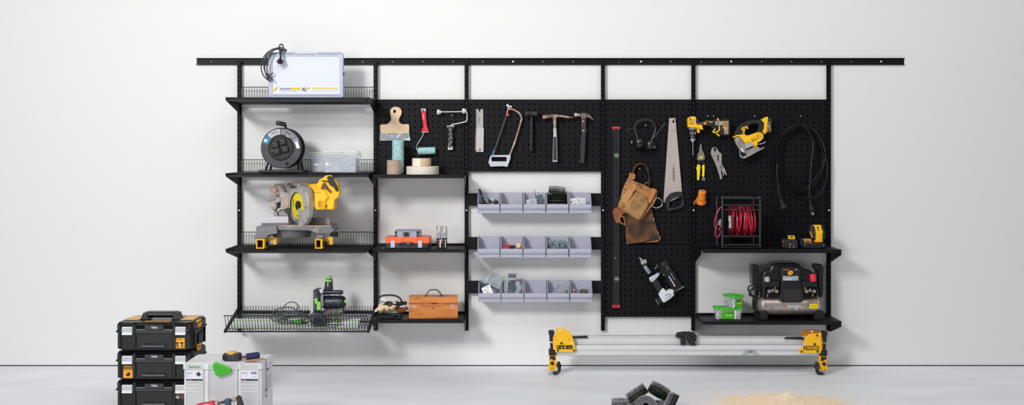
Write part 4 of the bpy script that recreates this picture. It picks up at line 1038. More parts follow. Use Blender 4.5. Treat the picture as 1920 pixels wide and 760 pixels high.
# ---- hammers board
def bevel_square():
    k = K(870, 180, 4.75); d = 0.046
    t = thing('folding_square', 'flat white metal sliding square hanging left of the hacksaw', 'square', (X(899, d), -d, Z(285, d)))
    sm = mat('matt_steel', '#b7b2ae', 0.4, 0.25, col2='#a29c98', scale=30)
    solid(k([(108, 118), (130, 118), (133, 138), (143, 138), (147, 118), (171, 118), (171, 300), (108, 300)]), d - 0.004, 0.003, sm, t, 'ruler_blade', 0.0003)
    for i in range(8): plate(k([(114, 150 + i * 17), (122 - 3 * (i % 2), 150 + i * 17), (122 - 3 * (i % 2), 153 + i * 17), (114, 153 + i * 17)]), d - 0.0034, bkp, t, 'ruler_mark')
    scrib(t, V(*k([(138, 212)])[0], d - 0.003), U(9.5, d), U(1.6, d), bkp, 7, 90)
    solid(k([(113, 284), (177, 284), (174, 500), (109, 500)]), d + 0.004, 0.008, mat('pale_alloy', '#c6c6cb', 0.35, 0.2), t, 'stock', 0.001)
    solid(k([(104, 300), (113, 300), (111, 486), (99, 486)]), d - 0.004, 0.003, mat('tan_strip', '#b08d76', 0.6), t, 'brown_edge', 0.0003)
    g = G(); q = V(*k([(138, 482)])[0], d + 0.004); g.lathe(q, (0, -1, 0), [(0.009, 0), (0.009, 0.002), (0.004, 0.003), (0, 0.003)], brass, 16); g.build('screw', t)
bevel_square(); hook(899.2, 209, 'white folding square', dot=False, prong=0.022, w_=3, h=6)
def hacksaw():
    k = K(870, 180, 4.75); d = 0.056
    t = thing('hacksaw', 'hacksaw with copper coloured tube frame and white grip', 'hacksaw', (X(945, d), -d, Z(310, d)))
    fr = mat('copper_tube', '#b08a70', 0.4, 0.4, col2='#d9d4d0', scale=18, lo=0.5, hi=0.7); wg = mat('grip_white', '#c8cad2', 0.42)
    P = [V(*p, d) for p in k([(396, 118), (430, 120), (470, 138), (500, 165), (513, 200), (505, 235), (490, 290), (450, 420), (402, 540)])]
    g = G(); g.tube(catmull(P, 5, False), 0.0095, fr, 10, flat=0.7); g.build('tube_frame', t)
    solid(k([(380, 148), (394, 152), (262, 538), (246, 534)]), d + 0.003, 0.0012, mat('blade_blue_black', '#3c4650', 0.4, 0.4), t, 'saw_blade', 0)
    solid(k([(378, 150), (393, 152), (385, 180), (372, 178)]), d + 0.0036, 0.0022, mat('orange_red', '#e0522e', 0.5), t, 'painted_tip', 0)
    solid(k([(262, 482), (276, 484), (260, 538), (244, 534)]), d + 0.0036, 0.0022, mat('blade_blue', '#2878a8', 0.5), t, 'painted_end', 0)
    solid(k([(236, 532), (250, 528), (405, 526), (417, 535), (412, 562), (386, 633), (350, 626), (236, 630), (217, 592)]), d + 0.008, 0.024, wg, t, 'grip', 0.004, holes=[k(rrect(245, 544, 380, 584, 10))])
    g = G(); g.ell(V(*k([(388, 84)])[0], d), (0.009, 0.005, 0.009), wg); g.ell(V(*k([(415, 96)])[0], d), (0.010, 0.005, 0.008), wg); g.ell(V(*k([(400, 98)])[0], d), (0.008, 0.008, 0.008), wg)
    g.cyl(V(*k([(396, 102)])[0], d), V(*k([(384, 150)])[0], d), 0.0045, steel); g.build('wing_nut', t)
    g = G(); g.cyl(V(*k([(254, 528)])[0], d + .01), V(*k([(250, 548)])[0], d + .01), 0.005, steel); g.build('blade_pin', t)
hacksaw(); hook(953.8, 216.5, 'hacksaw', prong=0.03, w_=8, h=14)
def mallet():
    k = K(870, 180, 4.75); d = 0.075
    t = thing('rubber_mallet', 'all black rubber mallet hanging between hacksaw and brick hammer', 'mallet', (X(996, d), -d, Z(283, d)))
    rm = mat('mallet_black', '#17171b', 0.5)
    g = G(); a, b = V(*k([(543, 160)])[0], .07), V(*k([(660, 160)])[0], .07); r = U(5.6, d)
    L = (b - a).length
    g.lathe(a, b - a, [(r * 0.9, 0), (r, 0.003), (r, 0.022), (r * 0.93, 0.025), (r * 0.93, L - 0.025), (r, L - 0.022), (r, L - 0.003), (r * 0.9, L)], rm, 22); g.build('head', t)
    solid(k([(590, 185), (612, 185), (614, 300), (611, 470), (618, 480), (616, 490), (583, 490), (582, 480), (588, 470), (586, 300)]), d, 0.026, rm, t, 'handle', 0.006, seg=3)
mallet()
def brick_hammer():
    k = K(870, 180, 4.75); d = 0.078
    t = thing('brick_hammer', 'rusty headed brick hammer with long chisel end and dark grip', 'hammer', (X(1041, d), -d, Z(303, d)))
    rust = mat('rusty_steel', '#a98f80', 0.55, 0.3, col2='#6d4a3a', scale=25, lo=0.45, hi=0.65)
    solid(k([(700, 172), (745, 171), (785, 164), (825, 166), (880, 172), (930, 180), (975, 188), (975, 195), (920, 198), (880, 190), (826, 188), (819, 216), (793, 216), (788, 190), (745, 198), (702, 206)]), d, 0.030, rust, t, 'head', 0.003)
    for q in (782, 842): solid(k([(q - 3, 167), (q + 3, 167), (q + 3, 193), (q - 3, 193)]), d + 0.0006, 0.031, bkp, t, 'black_band', 0.0005)
    solid(k([(795, 212), (822, 212), (820, 290), (797, 290)]), d - 0.004, 0.020, mat('shank_steel', '#b5b0ad', 0.35, 0.4, col2='#8a7f78', scale=30), t, 'shank', 0.003)
    solid(k([(797, 288), (822, 288), (826, 365), (796, 365)]), d - 0.002, 0.022, mat('label_white', '#d8d8da', 0.5, col2='#b9b5b2', scale=20), t, 'white_label', 0.002)
    plate(k([(809, 296), (814, 296), (814, 335), (809, 335)]), d - 0.001, mat('brown_print', '#7a4a38', 0.5), t, 'brown_mark')
    solid(k([(796, 364), (826, 364), (830, 480), (833, 586), (789, 587), (793, 480)]), d, 0.026, mat('grip_grey_black', '#26262a', 0.6, col2='#3b3b40', scale=80), t, 'grip', 0.005, seg=3)
    for x0, x1 in (((797, 364), (791, 586)), ((825, 364), (831, 586))): 
        g = G(); g.tube([V(*k([x0])[0], d + .001), V(*k([x1])[0], d + .001)], 0.0016, mat('pale_grey_plastic', '#b9bcc2'), 6); g.build('grip_edge', t)
    solid(k([(790, 574), (833, 574), (833, 587), (789, 588)]), d + 0.001, 0.027, mat('pale_grey_plastic', '#b9bcc2'), t, 'grip_end', 0.002)
brick_hammer()
def claw_hammer():
    k = K(870, 180, 4.75); d = 0.078
    t = thing('claw_hammer', 'claw hammer with red label and black rubber grip', 'hammer', (X(1091, d), -d, Z(306, d)))
    st = mat('hammer_steel', '#8d8077', 0.35, 0.6, col2='#5f4f46', scale=25, lo=0.45, hi=0.7)
    g = G(); a = V(*k([(983, 168)])[0], d - .015); b = V(*k([(1040, 172)])[0], d - .015); L = (b - a).length
    g.lathe(a, b - a, [(0.0125, 0), (0.0135, 0.002), (0.0135, 0.014), (0.0095, 0.022), (0.0085, L)], mat('face_steel', '#c5c0bc', 0.3, 0.6), 20)
    g.build('striking_face', t)
    solid(k([(1030, 162), (1048, 153), (1084, 152), (1115, 166), (1140, 190), (1156, 220), (1148, 216), (1125, 198), (1100, 190), (1086, 192), (1080, 206), (1050, 204), (1042, 188), (1030, 182)]), d, 0.030, st, t, 'head', 0.003)
    solid(k([(1048, 196), (1084, 198), (1086, 332), (1047, 330)]), d - 0.004, 0.020, st, t, 'shank', 0.003)
    solid(k([(1054, 202), (1078, 202), (1079, 325), (1053, 325)]), d - 0.002, 0.018, bkp, t, 'black_inlay', 0.001)
    scrib(t, V(*k([(1065, 266)])[0], d - 0.001), U(8.5, d), U(2.2, d), mat('dim_red', '#b0202a', 0.5), 8, 90, 'red_lettering')
    for y in (226, 308):
        g = G(); q = V(*k([(1065, y)])[0], d - .002); g.lathe(q, (0, -1, 0), [(0.0045, 0), (0.0045, 0.001), (0, 0.002)], screwm, 12); g.build('rivet', t)
    solid(k([(1047, 328), (1086, 330), (1082, 400), (1080, 480), (1072, 560), (1074, 596), (1066, 606), (1040, 598), (1018, 584), (1034, 566), (1040, 540), (1036, 470), (1040, 400)]), d, 0.028, mat('grip_rubber', '#29292c', 0.75, col2='#3a3a3d', scale=90), t, 'grip', 0.005, seg=3)
claw_hammer()
for (px, what) in ((997, 'rubber mallet'), (1041, 'brick hammer'), (1093.5, 'claw hammer')):
    d = 0.033; t = thing('tool_holder', 'black forked tool holder on the board carrying the ' + what, 'hook', (X(px, d), -0.031, Z(225, d)), 'forked tool holders')
    g = G(); g.px([(px - 8, 220), (px + 8, 220), (px + 8, 231), (px - 8, 231)], d, 0.002, blk); g.build('back_plate', t, bev=0.0005)
    for s in (-1, 1):
        g = G(); g.bb(X(px + s * 7, d) - 0.0015, X(px + s * 7, d) + 0.0015, -0.032, -0.085, Z(226), Z(222), blk); g.build('arm', t, bev=0.0005)

# ---- nail coils
nsteel = mat('nail_steel', '#c3c6cd', 0.35, 0.3, col2='#84878e', scale=90); ngreen = mat('nail_green', '#2f4a24', 0.5, 0.2, col2='#15200f', scale=90); nblk = mat('nail_dark', '#1c1e20', 0.5, 0.3)
def coil_proto(hm, sm, lowm, r=0.060, h=0.056, split=0.5, name='nail_coil'):
    t = thing(name, '', 'nail coil', (0, 0, 0)); g = G(True)
    rings = [r, r - 0.009, r - 0.018, r - 0.027, r - 0.036]
    for j, rr in enumerate(rings):
        n = int(2 * math.pi * rr / 0.0082)
        for i in range(n):
            a = 2 * math.pi * (i + 0.5 * (j % 2)) / n; c, s = math.cos(a), math.sin(a); q = (rr - 0.0015 * i / n)
            g.cyl((q * c, q * s, h * split), (q * c, q * s, h), 0.0016, sm, n=5)
            g.cyl((q * c, q * s, 0), (q * c, q * s, h * split), 0.0011, lowm, 0.0016, n=5)
            g.cyl((q * c, q * s, h), (q * c, q * s, h + 0.0014), 0.0033, hm, n=6)
    tag(g.build('nails', t), kind='stuff')
    g = G(True); g.lathe((0, 0, 0.004), (0, 0, 1), [(r - 0.0035, 0), (r - 0.0035, h - 0.008), (r - 0.034, h - 0.012), (r - 0.036, 0)], blkm, 32); g.build('gap_shade_core', t)  # black core added to darken the gaps between the nails
    g = G(True); 
    for z in (h * 0.32, h * 0.62): g.ring((0, 0, z), (0, 0, 1), r + 0.0016, 0.0007, brass if z > h * 0.5 else steel, 4, 48)
    g.build('collating_wire', t)
    return t
COIL = coil_proto(nsteel, nsteel, ngreen)
COILB = coil_proto(nblk, nblk, nblk)
def place(proto, loc, rot, label, first, group):
    o = proto if first else copy_tree(proto)
    o.location = loc; o.rotation_euler = [R(a) for a in rot]; o['label'] = label; o['group'] = group
    return o

# ---- contents of the bins
def bxy(r, k): x, z = BINS[r, k]; return x, z + 0.003
pgal = mat('zinc_plate', '#b4bec3', 0.35, 0.45, col2='#98a3a9', scale=30)
hol = mat('plate_hole', '#1d2024', 0.7)
def zplate(w_, h, holes, M, parent, name='plate', th=0.002, m=pgal, flange=0):
    g = G(); g.M = M
    hs = [circ(a * w_ / 2, b * h / 2, c, 10) for (a, b, c) in holes]
    g.xz(rrect(-w_ / 2, -h / 2, w_ / 2, h / 2, 0.003), -th / 2, th / 2, m, hs)
    if flange: g.bb(-w_ / 2, -w_ / 2 + th, 0, flange, -h / 2, h / 2, m)
    return g.build(name, parent)
def MM(x, y, z, rx=0, ry=0, rz=0): return Matrix.Translation((x, y, z)) @ Euler((R(rx), R(ry), R(rz))).to_matrix().to_4x4()
H4 = [(-0.5, 0.4, 0.005), (0.4, 0.45, 0.003), (0.1, -0.1, 0.0055), (-0.4, -0.45, 0.003), (0.55, -0.4, 0.003)]
# top rail, first bin: black clamp and metal block
x, z = bxy(0, 0)
t = thing('spring_clamp', 'black curved clamp sticking up from the leftmost top bin', 'clamp', (x - 0.02, -0.10, z))
g = G(); g.tube(catmull([(x - 0.062, -0.105, z + 0.150), (x - 0.050, -0.115, z + 0.120), (x - 0.040, -0.118, z + 0.088), (x - 0.022, -0.118, z + 0.058), (x - 0.008, -0.11, z + 0.04)], 5, False), [0.008] + [0.0115] * 14 + [0.010] * 5 + [0.007], bpl2, 12, flat=0.6); g.build('curved_jaw', t)
g = G(); g.box((x - 0.01, -0.105, z + 0.048), (0.09, 0.04, 0.022), bpl, (0, 14, 0)); g.box((x + 0.01, -0.10, z + 0.075), (0.022, 0.03, 0.03), bpl, (0, -30, 0)); g.build('clamp_body', t, bev=0.004)
g = G(); g.box((x - 0.042, -0.128, z + 0.108), (0.006, 0.002, 0.014), mat('blue_label', '#1f7fa8'), (0, 28, 0)); g.build('blue_mark', t)
t = thing('metal_block', 'chrome and black metal fitting in the leftmost top bin', 'fitting', (x + 0.03, -0.11, z))
g = G(); g.box((x + 0.024, -0.12, z + 0.082), (0.032, 0.03, 0.020), steel, (0, 32, 0)); g.build('chrome_end', t, bev=0.002)
g = G(); g.box((x + 0.047, -0.12, z + 0.066), (0.030, 0.032, 0.026), bpl, (0, 32, 0)); g.build('black_end', t, bev=0.002)
g = G(); g.box((x + 0.034, -0.137, z + 0.074), (0.012, 0.003, 0.012), brass, (0, 32, 0)); g.build('brass_contact', t)
# third bin: bent brackets
x, z = bxy(0, 2)
t = thing('angle_bracket', 'small bent zinc bracket, left in the middle bin of the top rail', 'bracket', (x - 0.04, -0.1, z), 'bent brackets in the top middle bin')
zplate(0.05, 0.05, [(0.1, 0.1, 0.003)], MM(x - 0.038, -0.125, z + 0.058, -12, -22, 0), t, 'lower_leg'); zplate(0.006, 0.05, [], MM(x - 0.034, -0.10, z + 0.09, 0, -18, 0), t, 'upper_leg')
t = thing('angle_bracket', 'tall bent zinc bracket in the centre of the top middle bin', 'bracket', (x, -0.1, z), 'bent brackets in the top middle bin')
zplate(0.045, 0.055, [], MM(x - 0.004, -0.13, z + 0.062, -10, -10, 0), t, 'lower_leg'); zplate(0.003, 0.085, [], MM(x + 0.008, -0.09, z + 0.105, 0, -9, 0), t, 'upper_leg')
t = thing('angle_bracket', 'dark perforated bracket, right in the top middle bin', 'bracket', (x + 0.04, -0.1, z), 'bent brackets in the top middle bin')
zplate(0.048, 0.07, [(a, b, 0.0022) for a in (-0.5, 0, 0.5) for b in (-0.7, -0.3, 0.1, 0.5)], MM(x + 0.036, -0.105, z + 0.078, -6, -14, 0), t, 'perforated_leg', m=mat('dark_zinc', '#5f6f7a', 0.35, 0.5))
# fourth bin: coils
x, z = bxy(0, 3)
place(COIL, (x, -0.100, z + 0.001), (0, 0, 0), 'nail coil lying deepest in the bin under two others', True, 'nail coils in the fourth top bin').scale = (0.95, 0.95, 1)
place(COILB, (x + 0.002, -0.103, z + 0.0605), (0, 0, 20), 'dark nail coil, middle of the stack in the top rail bin', True, 'nail coils in the fourth top bin')
place(COIL, (x - 0.002, -0.104, z + 0.122), (8, 0, 40), 'shiny nail coil on top of the stack, rising above its bin', False, 'nail coils in the fourth top bin').scale = (0.9, 0.9, 0.75)
# fifth bin
x, z = bxy(0, 4)
for (dx, dz, ry, lab) in ((-0.036, 0.058, -8, 'punched zinc plate, left one in the last top bin'), (0.010, 0.060, 3, 'punched zinc plate, right one in the last top bin')):
    t = thing('punched_plate', lab, 'plate', (x + dx, -0.13, z), 'zinc plates in the last top bin')
    zplate(0.050, 0.072, H4, MM(x + dx, -0.13 + dx * 0.2, z + dz, -14, ry, 0), t, 'sheet', m=mat('pale_zinc', '#d6dbdd', 0.4, 0.3))
# middle rail, second bin
x, z = bxy(1, 1)
for (dx, dz, lab) in ((-0.028, 0.075, 'red ended stick, upper of two in the bin'), (-0.040, 0.057, 'red ended stick, lower of two in the bin')):
    t = thing('red_ended_stick', lab, 'stick', (x + dx, -0.12, z + dz), 'red ended sticks in the bin')
    g = G(); g.box((x + dx, -0.125, z + dz), (0.034, 0.04, 0.014), mat('red_paint', '#d8404a', 0.5, col2='#b36a5a', scale=60, lo=0.5, hi=0.7), (0, 4, 6)); g.build('red_end', t, bev=0.003)
    g = G(); g.box((x + dx, -0.085, z + dz - 0.002), (0.032, 0.04, 0.013), mat('dark_wood', '#6b4a30', 0.6), (0, 4, 6)); g.build('wooden_part', t, bev=0.002)
t = thing('black_clip', 'black clip with tiny metal tips beside the round wooden plug', 'clip', (x + 0.005, -0.11, z))
g = G(); g.box((x + 0.006, -0.12, z + 0.060), (0.036, 0.04, 0.026), bpl); g.build('body', t, bev=0.003)
g = G(); g.box((x + 0.004, -0.125, z + 0.077), (0.012, 0.02, 0.004), steel, (0, 10, 0)); g.build('metal_tip', t)
t = thing('wooden_plug', 'round pale wooden plug in the bin with the red sticks', 'plug', (x + 0.048, -0.11, z))
g = G(); g.lathe((x + 0.055, -0.09, z + 0.066), (-0.35, -1, 0.2), [(0.010, -0.01), (0.016, 0.0), (0.021, 0.012), (0.021, 0.030), (0.017, 0.036), (0, 0.038)], mat('knob_wood', '#e2b48c', 0.5), 22); g.build('turned_knob', t)
# screws
x, z = bxy(1, 3); rnd = random.Random(11); g = G(); sm_ = mat('screw_blue', '#b4c6cb', 0.3, 0.35, col2='#6f858d', scale=80)
for i in range(330):
    a = Vector((x + rnd.uniform(-0.056, 0.056), -rnd.uniform(0.07, 0.155), z + 0.012 + 0.085 * rnd.random() ** 0.5)); dr = Vector((rnd.gauss(0, 0.6), rnd.gauss(0, 0.4), rnd.gauss(0.5, 0.6))).normalized() * rnd.uniform(0.012, 0.019)
    p, q = a - dr, a + dr
    if abs(p.x - x) > 0.066 or abs(q.x - x) > 0.066: continue
    p.z = max(p.z, z + 0.002); q.z = max(q.z, z + 0.002)
    g.cyl(p, q, 0.0011, sm_, 0.0022, n=4)
tag(g.build('long_screws', loc=(x, -0.11, z)), 'heap of long blueish screws filling one bin of the middle rail', 'screws', kind='stuff')
# bottom rail
x, z = bxy(2, 0)
t = thing('bent_zinc_plate', 'large square zinc plate standing tilted in the leftmost bottom bin', 'plate', (x + 0.02, -0.1, z), 'bent zinc plates')
zplate(0.085, 0.085, [], MM(x + 0.040, -0.125, z + 0.132, -8, 28, 0), t, 'large_face', flange=0.05)
t = thing('bent_zinc_plate', 'zinc plate with three holes low in the leftmost bottom bin', 'plate', (x - 0.01, -0.12, z), 'bent zinc plates')
zplate(0.060, 0.075, [(-0.35, 0.35, 0.0045), (0.3, 0.62, 0.004), (0.0, -0.05, 0.005)], MM(x - 0.012, -0.145, z + 0.062, -12, -24, 0), t, 'holed_face', m=mat('pale_zinc', '#d6dbdd'))
t = thing('bent_zinc_plate', 'narrow zinc plate behind the square one, leaning left', 'plate', (x - 0.03, -0.09, z), 'bent zinc plates')
zplate(0.062, 0.06, [], MM(x - 0.012, -0.075, z + 0.12, -5, -30, 20), t, 'rear_face'); zplate(0.060, 0.003, [], MM(x - 0.045, -0.10, z + 0.112, 0, 28, 0), t, 'front_edge', th=0.04)
x, z = bxy(2, 1)
HH = [(a, b, 0.0028) for a in (-0.45, 0.45) for b in (-0.8, -0.45, -0.1, 0.25, 0.6)]
t = thing('joist_hanger', 'zinc joist hanger standing upright, its square loop above the bin', 'joist hanger', (x, -0.1, z), 'joist hangers')
zplate(0.026, 0.11, HH, MM(x - 0.042, -0.13, z + 0.085, -4, 2, 0), t, 'left_wing'); zplate(0.026, 0.10, HH, MM(x + 0.040, -0.13, z + 0.075, -4, -10, 0), t, 'right_wing')
g = G()
for p in (((x - 0.034, z + 0.13), (x - 0.024, z + 0.175)), ((x + 0.022, z + 0.175), (x + 0.032, z + 0.13))): g.xz([p[0], p[1], (p[1][0] + 0.002, p[1][1]), (p[0][0] + 0.002, p[0][1])], -0.13, -0.08, galv)
g.xz([(x - 0.024, z + 0.175), (x + 0.024, z + 0.175), (x + 0.024, z + 0.172), (x - 0.024, z + 0.172)], -0.13, -0.08, galv)
g.xz([(x - 0.026, z + 0.172), (x + 0.024, z + 0.172), (x + 0.022, z + 0.150), (x - 0.024, z + 0.150)], -0.135, -0.131, mat('dark_zinc', '#5f6f7a'))
g.build('seat_loop', t)
t = thing('joist_hanger', 'second zinc hanger lying crossways low in the same bin', 'joist hanger', (x + 0.01, -0.13, z), 'joist hangers')
zplate(0.05, 0.045, [], MM(x + 0.004, -0.12, z + 0.085, -6, 35, 0), t, 'plate_face', m=mat('dark_zinc', '#5f6f7a')); zplate(0.02, 0.07, [(0, 0.5, 0.002), (0, -0.2, 0.002)], MM(x + 0.02, -0.15, z + 0.052, 0, 48, 0), t, 'cross_leg')
x, z = bxy(2, 3)
for (dx, dz, L, ry, m_, lab) in ((-0.012, 0.070, 0.09, 40, galv, 'perforated metal strap, left of two leaning right'), (0.040, 0.078, 0.105, 33, mat('bright_zinc', '#cdd0d2', 0.25, 0.6), 'perforated metal strap, right of two leaning right')):
    t = thing('perforated_strap', lab, 'metal strap', (x + dx, -0.12, z), 'perforated straps in one bin')
    zplate(0.026, L, [((-0.5, 0.0, 0.5)[i % 3], -0.85 + i * 0.14, 0.0021) for i in range(13)], MM(x + dx, -0.12 - 0.01 * (dx < 0), z + dz, -6, ry, 0), t, 'strap', m=m_)
x, z = bxy(2, 4)
t = thing('round_cap', 'small brown and yellow capped bottle in the rightmost bottom bin', 'cap', (x - 0.046, -0.12, z))
g = G(); g.lathe((x - 0.046, -0.125, z + 0.002), (0, 0, 1), [(0.012, 0), (0.013, 0.01), (0.013, 0.046), (0.010, 0.05)], mat('yellow_neck', '#c9a832', 0.5), 16); g.build('yellow_body', t)
g = G(); g.ell((x - 0.046, -0.125, z + 0.064), (0.0155, 0.0155, 0.0165), mat('brown_ball', '#9a8682', 0.4), 16, 10); g.build('brown_cap', t)
t = thing('green_valve', 'grey round fitting with green top in the rightmost bottom bin', 'fitting', (x + 0.018, -0.12, z))
g = G(); g.lathe((x + 0.016, -0.12, z + 0.002), (0.05, -0.2, 1), [(0.018, 0), (0.020, 0.03), (0.026, 0.042), (0.0285, 0.052), (0.0285, 0.066), (0.022, 0.072), (0, 0.072)], mat('valve_grey', '#5b5552', 0.45, 0.2, col2='#7a726c', scale=50), 22); g.build('round_body', t)
g = G(); g.lathe((x + 0.022, -0.138, z + 0.068), (0.1, -0.6, 1), [(0.013, 0), (0.012, 0.005), (0, 0.006)], mat('valve_green', '#2f7d43', 0.4), 16); g.build('green_top', t)

# ================================================================ right hand boards
# ---- spirit level
def level():
    d = 0.052; t = thing('spirit_level', 'long black spirit level with red end caps hanging vertically', 'spirit level', (X(1155.5, d), -d, Z(577, d)))
    m = mat('level_black', '#17171b', 0.4, col2='#4a4b50', scale=14, lo=0.6, hi=0.85, stretch=(1, 1, 0.35))
    g = G(); g.px(rrect(1149, 240, 1162, 575, 0.5), d - 0.002, 0.018, m)
    for (a, b) in ((1149, 1151.4), (1159.6, 1162)): g.px([(a, 240), (b, 240), (b, 575), (a, 575)], d, 0.020, m)
    g.build('profile', t, bev=0.001)
    for (y0, y1) in ((237.6, 242.6), (572.4, 577.6)):
        g = G(); g.px(rrect(1148.4, y0, 1162.6, y1, 0.6), d + 0.001, 0.022, mat('cap_red', '#e0304a', 0.45)); o = g.build('end_cap', t, bev=0.0015)
        g = G(); ym = (y0 + y1) / 2; g.px([(1151.5, ym), (1159.5, ym), (1158.5, ym + 1.6), (1152.5, ym + 1.6)] if y0 < 300 else [(1152.5, ym - 1.4), (1158.5, ym - 1.4), (1159.5, ym + .4), (1151.5, ym + .4)], d + 0.0016, 0.002, bkp); g.build('cap_slot', o)
    for y in (292, 523.6):
        g = G(); c = V(1156.5, y, d); g.lathe(c, (0, -1, 0), [(U(5.2, d), -0.002), (U(5.2, d), 0.001), (U(4.2, d), 0.002), (U(4.0, d), 0.0)], mat('vial_ring', '#5c5f5f', 0.4, 0.3), 24); o = g.build('vial_housing', t)
        g = G(); g.cyl(c + Vector((-U(3.2, d), -0.002, 0)), c + Vector((U(3.2, d), -0.002, 0)), U(2.2, d), mat('vial_green', '#7d9c66', 0.15, coat=0.5), n=16); v = g.build('vial', o)
    g = G(); g.lathe(V(1154, 484, d), (0, -1, 0), [(0.003, 0), (0.003, 0.001), (0, 0.002)], screwm, 10); g.build('screw', t)
level()

# ---- ear defenders
def ears():
    k = K(1170, 215, 10.14); d = 0.062
    t = thing('ear_defenders', 'black ear defenders with wire headband and short aerial', 'ear defenders', (X(1208, d), -d, Z(283, d)))
    g = G(); g.tube(catmull([V(*p, d + 0.015) for p in k([(212, 215), (250, 150), (310, 110), (400, 96), (480, 108), (550, 150), (597, 262)])], 5, False), 0.0045, rub, 8, flat=2.0); g.build('headband', t)
    for pts in ([(212, 205), (206, 250), (212, 310), (235, 370), (255, 450), (280, 515)], [(597, 262), (592, 310), (570, 380), (540, 450), (510, 530)]):
        g = G(); g.tube(catmull([V(*p, d + 0.035) for p in k(pts)], 4, False), 0.0018, mat('rod_steel', '#a59f98', 0.3, 0.7), 6); g.build('side_rod', t)
    for (cx_, cy_, rx, rz, rot) in ((280, 545, 118, 110, 45), (500, 575, 112, 120, -15)):
        c = V(*k([(cx_, cy_)])[0], d + 0.01); u = U(1, d) / 10.14
        cup = G(); a = R(rot); ax = Vector((math.sin(a) * (1 if rot > 0 else -1) * -0.9 if rot > 0 else 0.75, -0.55, -0.2 if rot > 0 else -0.05))
        cup.lathe(c + ax.normalized() * -0.024, ax, [(rx * u * 0.75, -0.004), (rx * u * 0.92, 0.0), (rx * u * 0.95, 0.012), (rx * u * 0.70, 0.014), (rx * u * 1.0, 0.018), (rx * u * 1.0, 0.03), (rx * u * 0.85, 0.046), (rx * u * 0.5, 0.056), (0, 0.058)], mat('cup_black', '#131316', 0.22, coat=0.4), 28)
        o = cup.build('ear_cup', t)
    g = G(); g.ell(V(*k([(148, 525)])[0], d + .03), (0.007, 0.006, 0.010), mat('silver_grey', '#8c8c8e', 0.3, 0.5)); g.build('volume_knob', t)
    g = G(); g.ell(V(*k([(582, 620)])[0], d + .03), (0.004, 0.005, 0.010), mat('silver_grey', '#8c8c8e')); g.build('switch', t)
    g = G(); g.tube([V(*k([(560, 455)])[0], d + .03), V(*k([(782, 155)])[0], d + .025)], 0.0017, mat('aerial_grey', '#55565c', 0.4), 6); g.build('aerial', t)
    g = G(); g.tube(catmull([V(*p, d + .015) for p in k([(195, 262), (120, 263), (70, 272), (52, 300), (70, 325), (120, 360), (160, 395)])], 4, False), 0.0011, mat('aerial_grey', '#55565c'), 6); g.build('cable', t)
ears(); hook(1208.8, 236, 'ear defenders', w_=7, h=13, prong=0.06)

# ---- handsaw
def handsaw():
    k = K(1120, 200, 3.8); d = 0.05
    t = thing('handsaw', 'pale handsaw with black grip hanging blade up', 'handsaw', (X(1264, d), -d, Z(396, d)))
    bm_ = mat('saw_blade_pale', '#bdb2ab', 0.45, 0.15, col2='#8f7f76', scale=16, lo=0.55, hi=0.85)
    teeth = []; n = 60
    for i in range(n):
        f = i / n; teeth.append((513 + (472 - 513) * f - (1.6 if i % 2 else 0), 82 + (676 - 82) * f))
    solid(k([(556, 82), (603, 606), (600, 640), (490, 690), (472, 676)] + teeth[::-1]), d, 0.0016, bm_, t, 'saw_blade', 0, holes=[k(circ(541, 108, 7, 12, 9))])
    hm = mat('saw_handle_grey', '#202024', 0.45, col2='#2e2e33', scale=60)
    solid(k([(482, 668), (500, 640), (522, 618), (560, 608), (604, 607), (612, 640), (623, 705), (600, 722), (504, 750), (492, 725)]), d + 0.010, 0.022, hm, t, 'grip', 0.004, holes=[k([(513, 690), (520, 668), (545, 652), (590, 645), (601, 690), (590, 706), (520, 722)])])
    text('K-RAUTA', t, V(*k([(544, 486)])[0], d + 0.0004), U(26, d), bkp, U(3.4, d), rot=-88.5, bold=0.02)
    scrib(t, V(*k([(545, 420)])[0], d + 0.0004), U(9, d), U(1.2, d), mat('faded_brown_print', '#7d6a64'), 6, -88)
    for (a, b) in ((540, 625), (575, 620), (515, 650)):
        g = G(); g.lathe(V(*k([(a, b)])[0], d + .010), (0, -1, 0), [(0.006, 0), (0.005, 0.0015), (0, 0.0015)], bpl, 12); g.build('blade_screw', t)
handsaw(); hook(1262.5, 226, 'handsaw', dot=False, prong=0.025, w_=3.5, h=8)

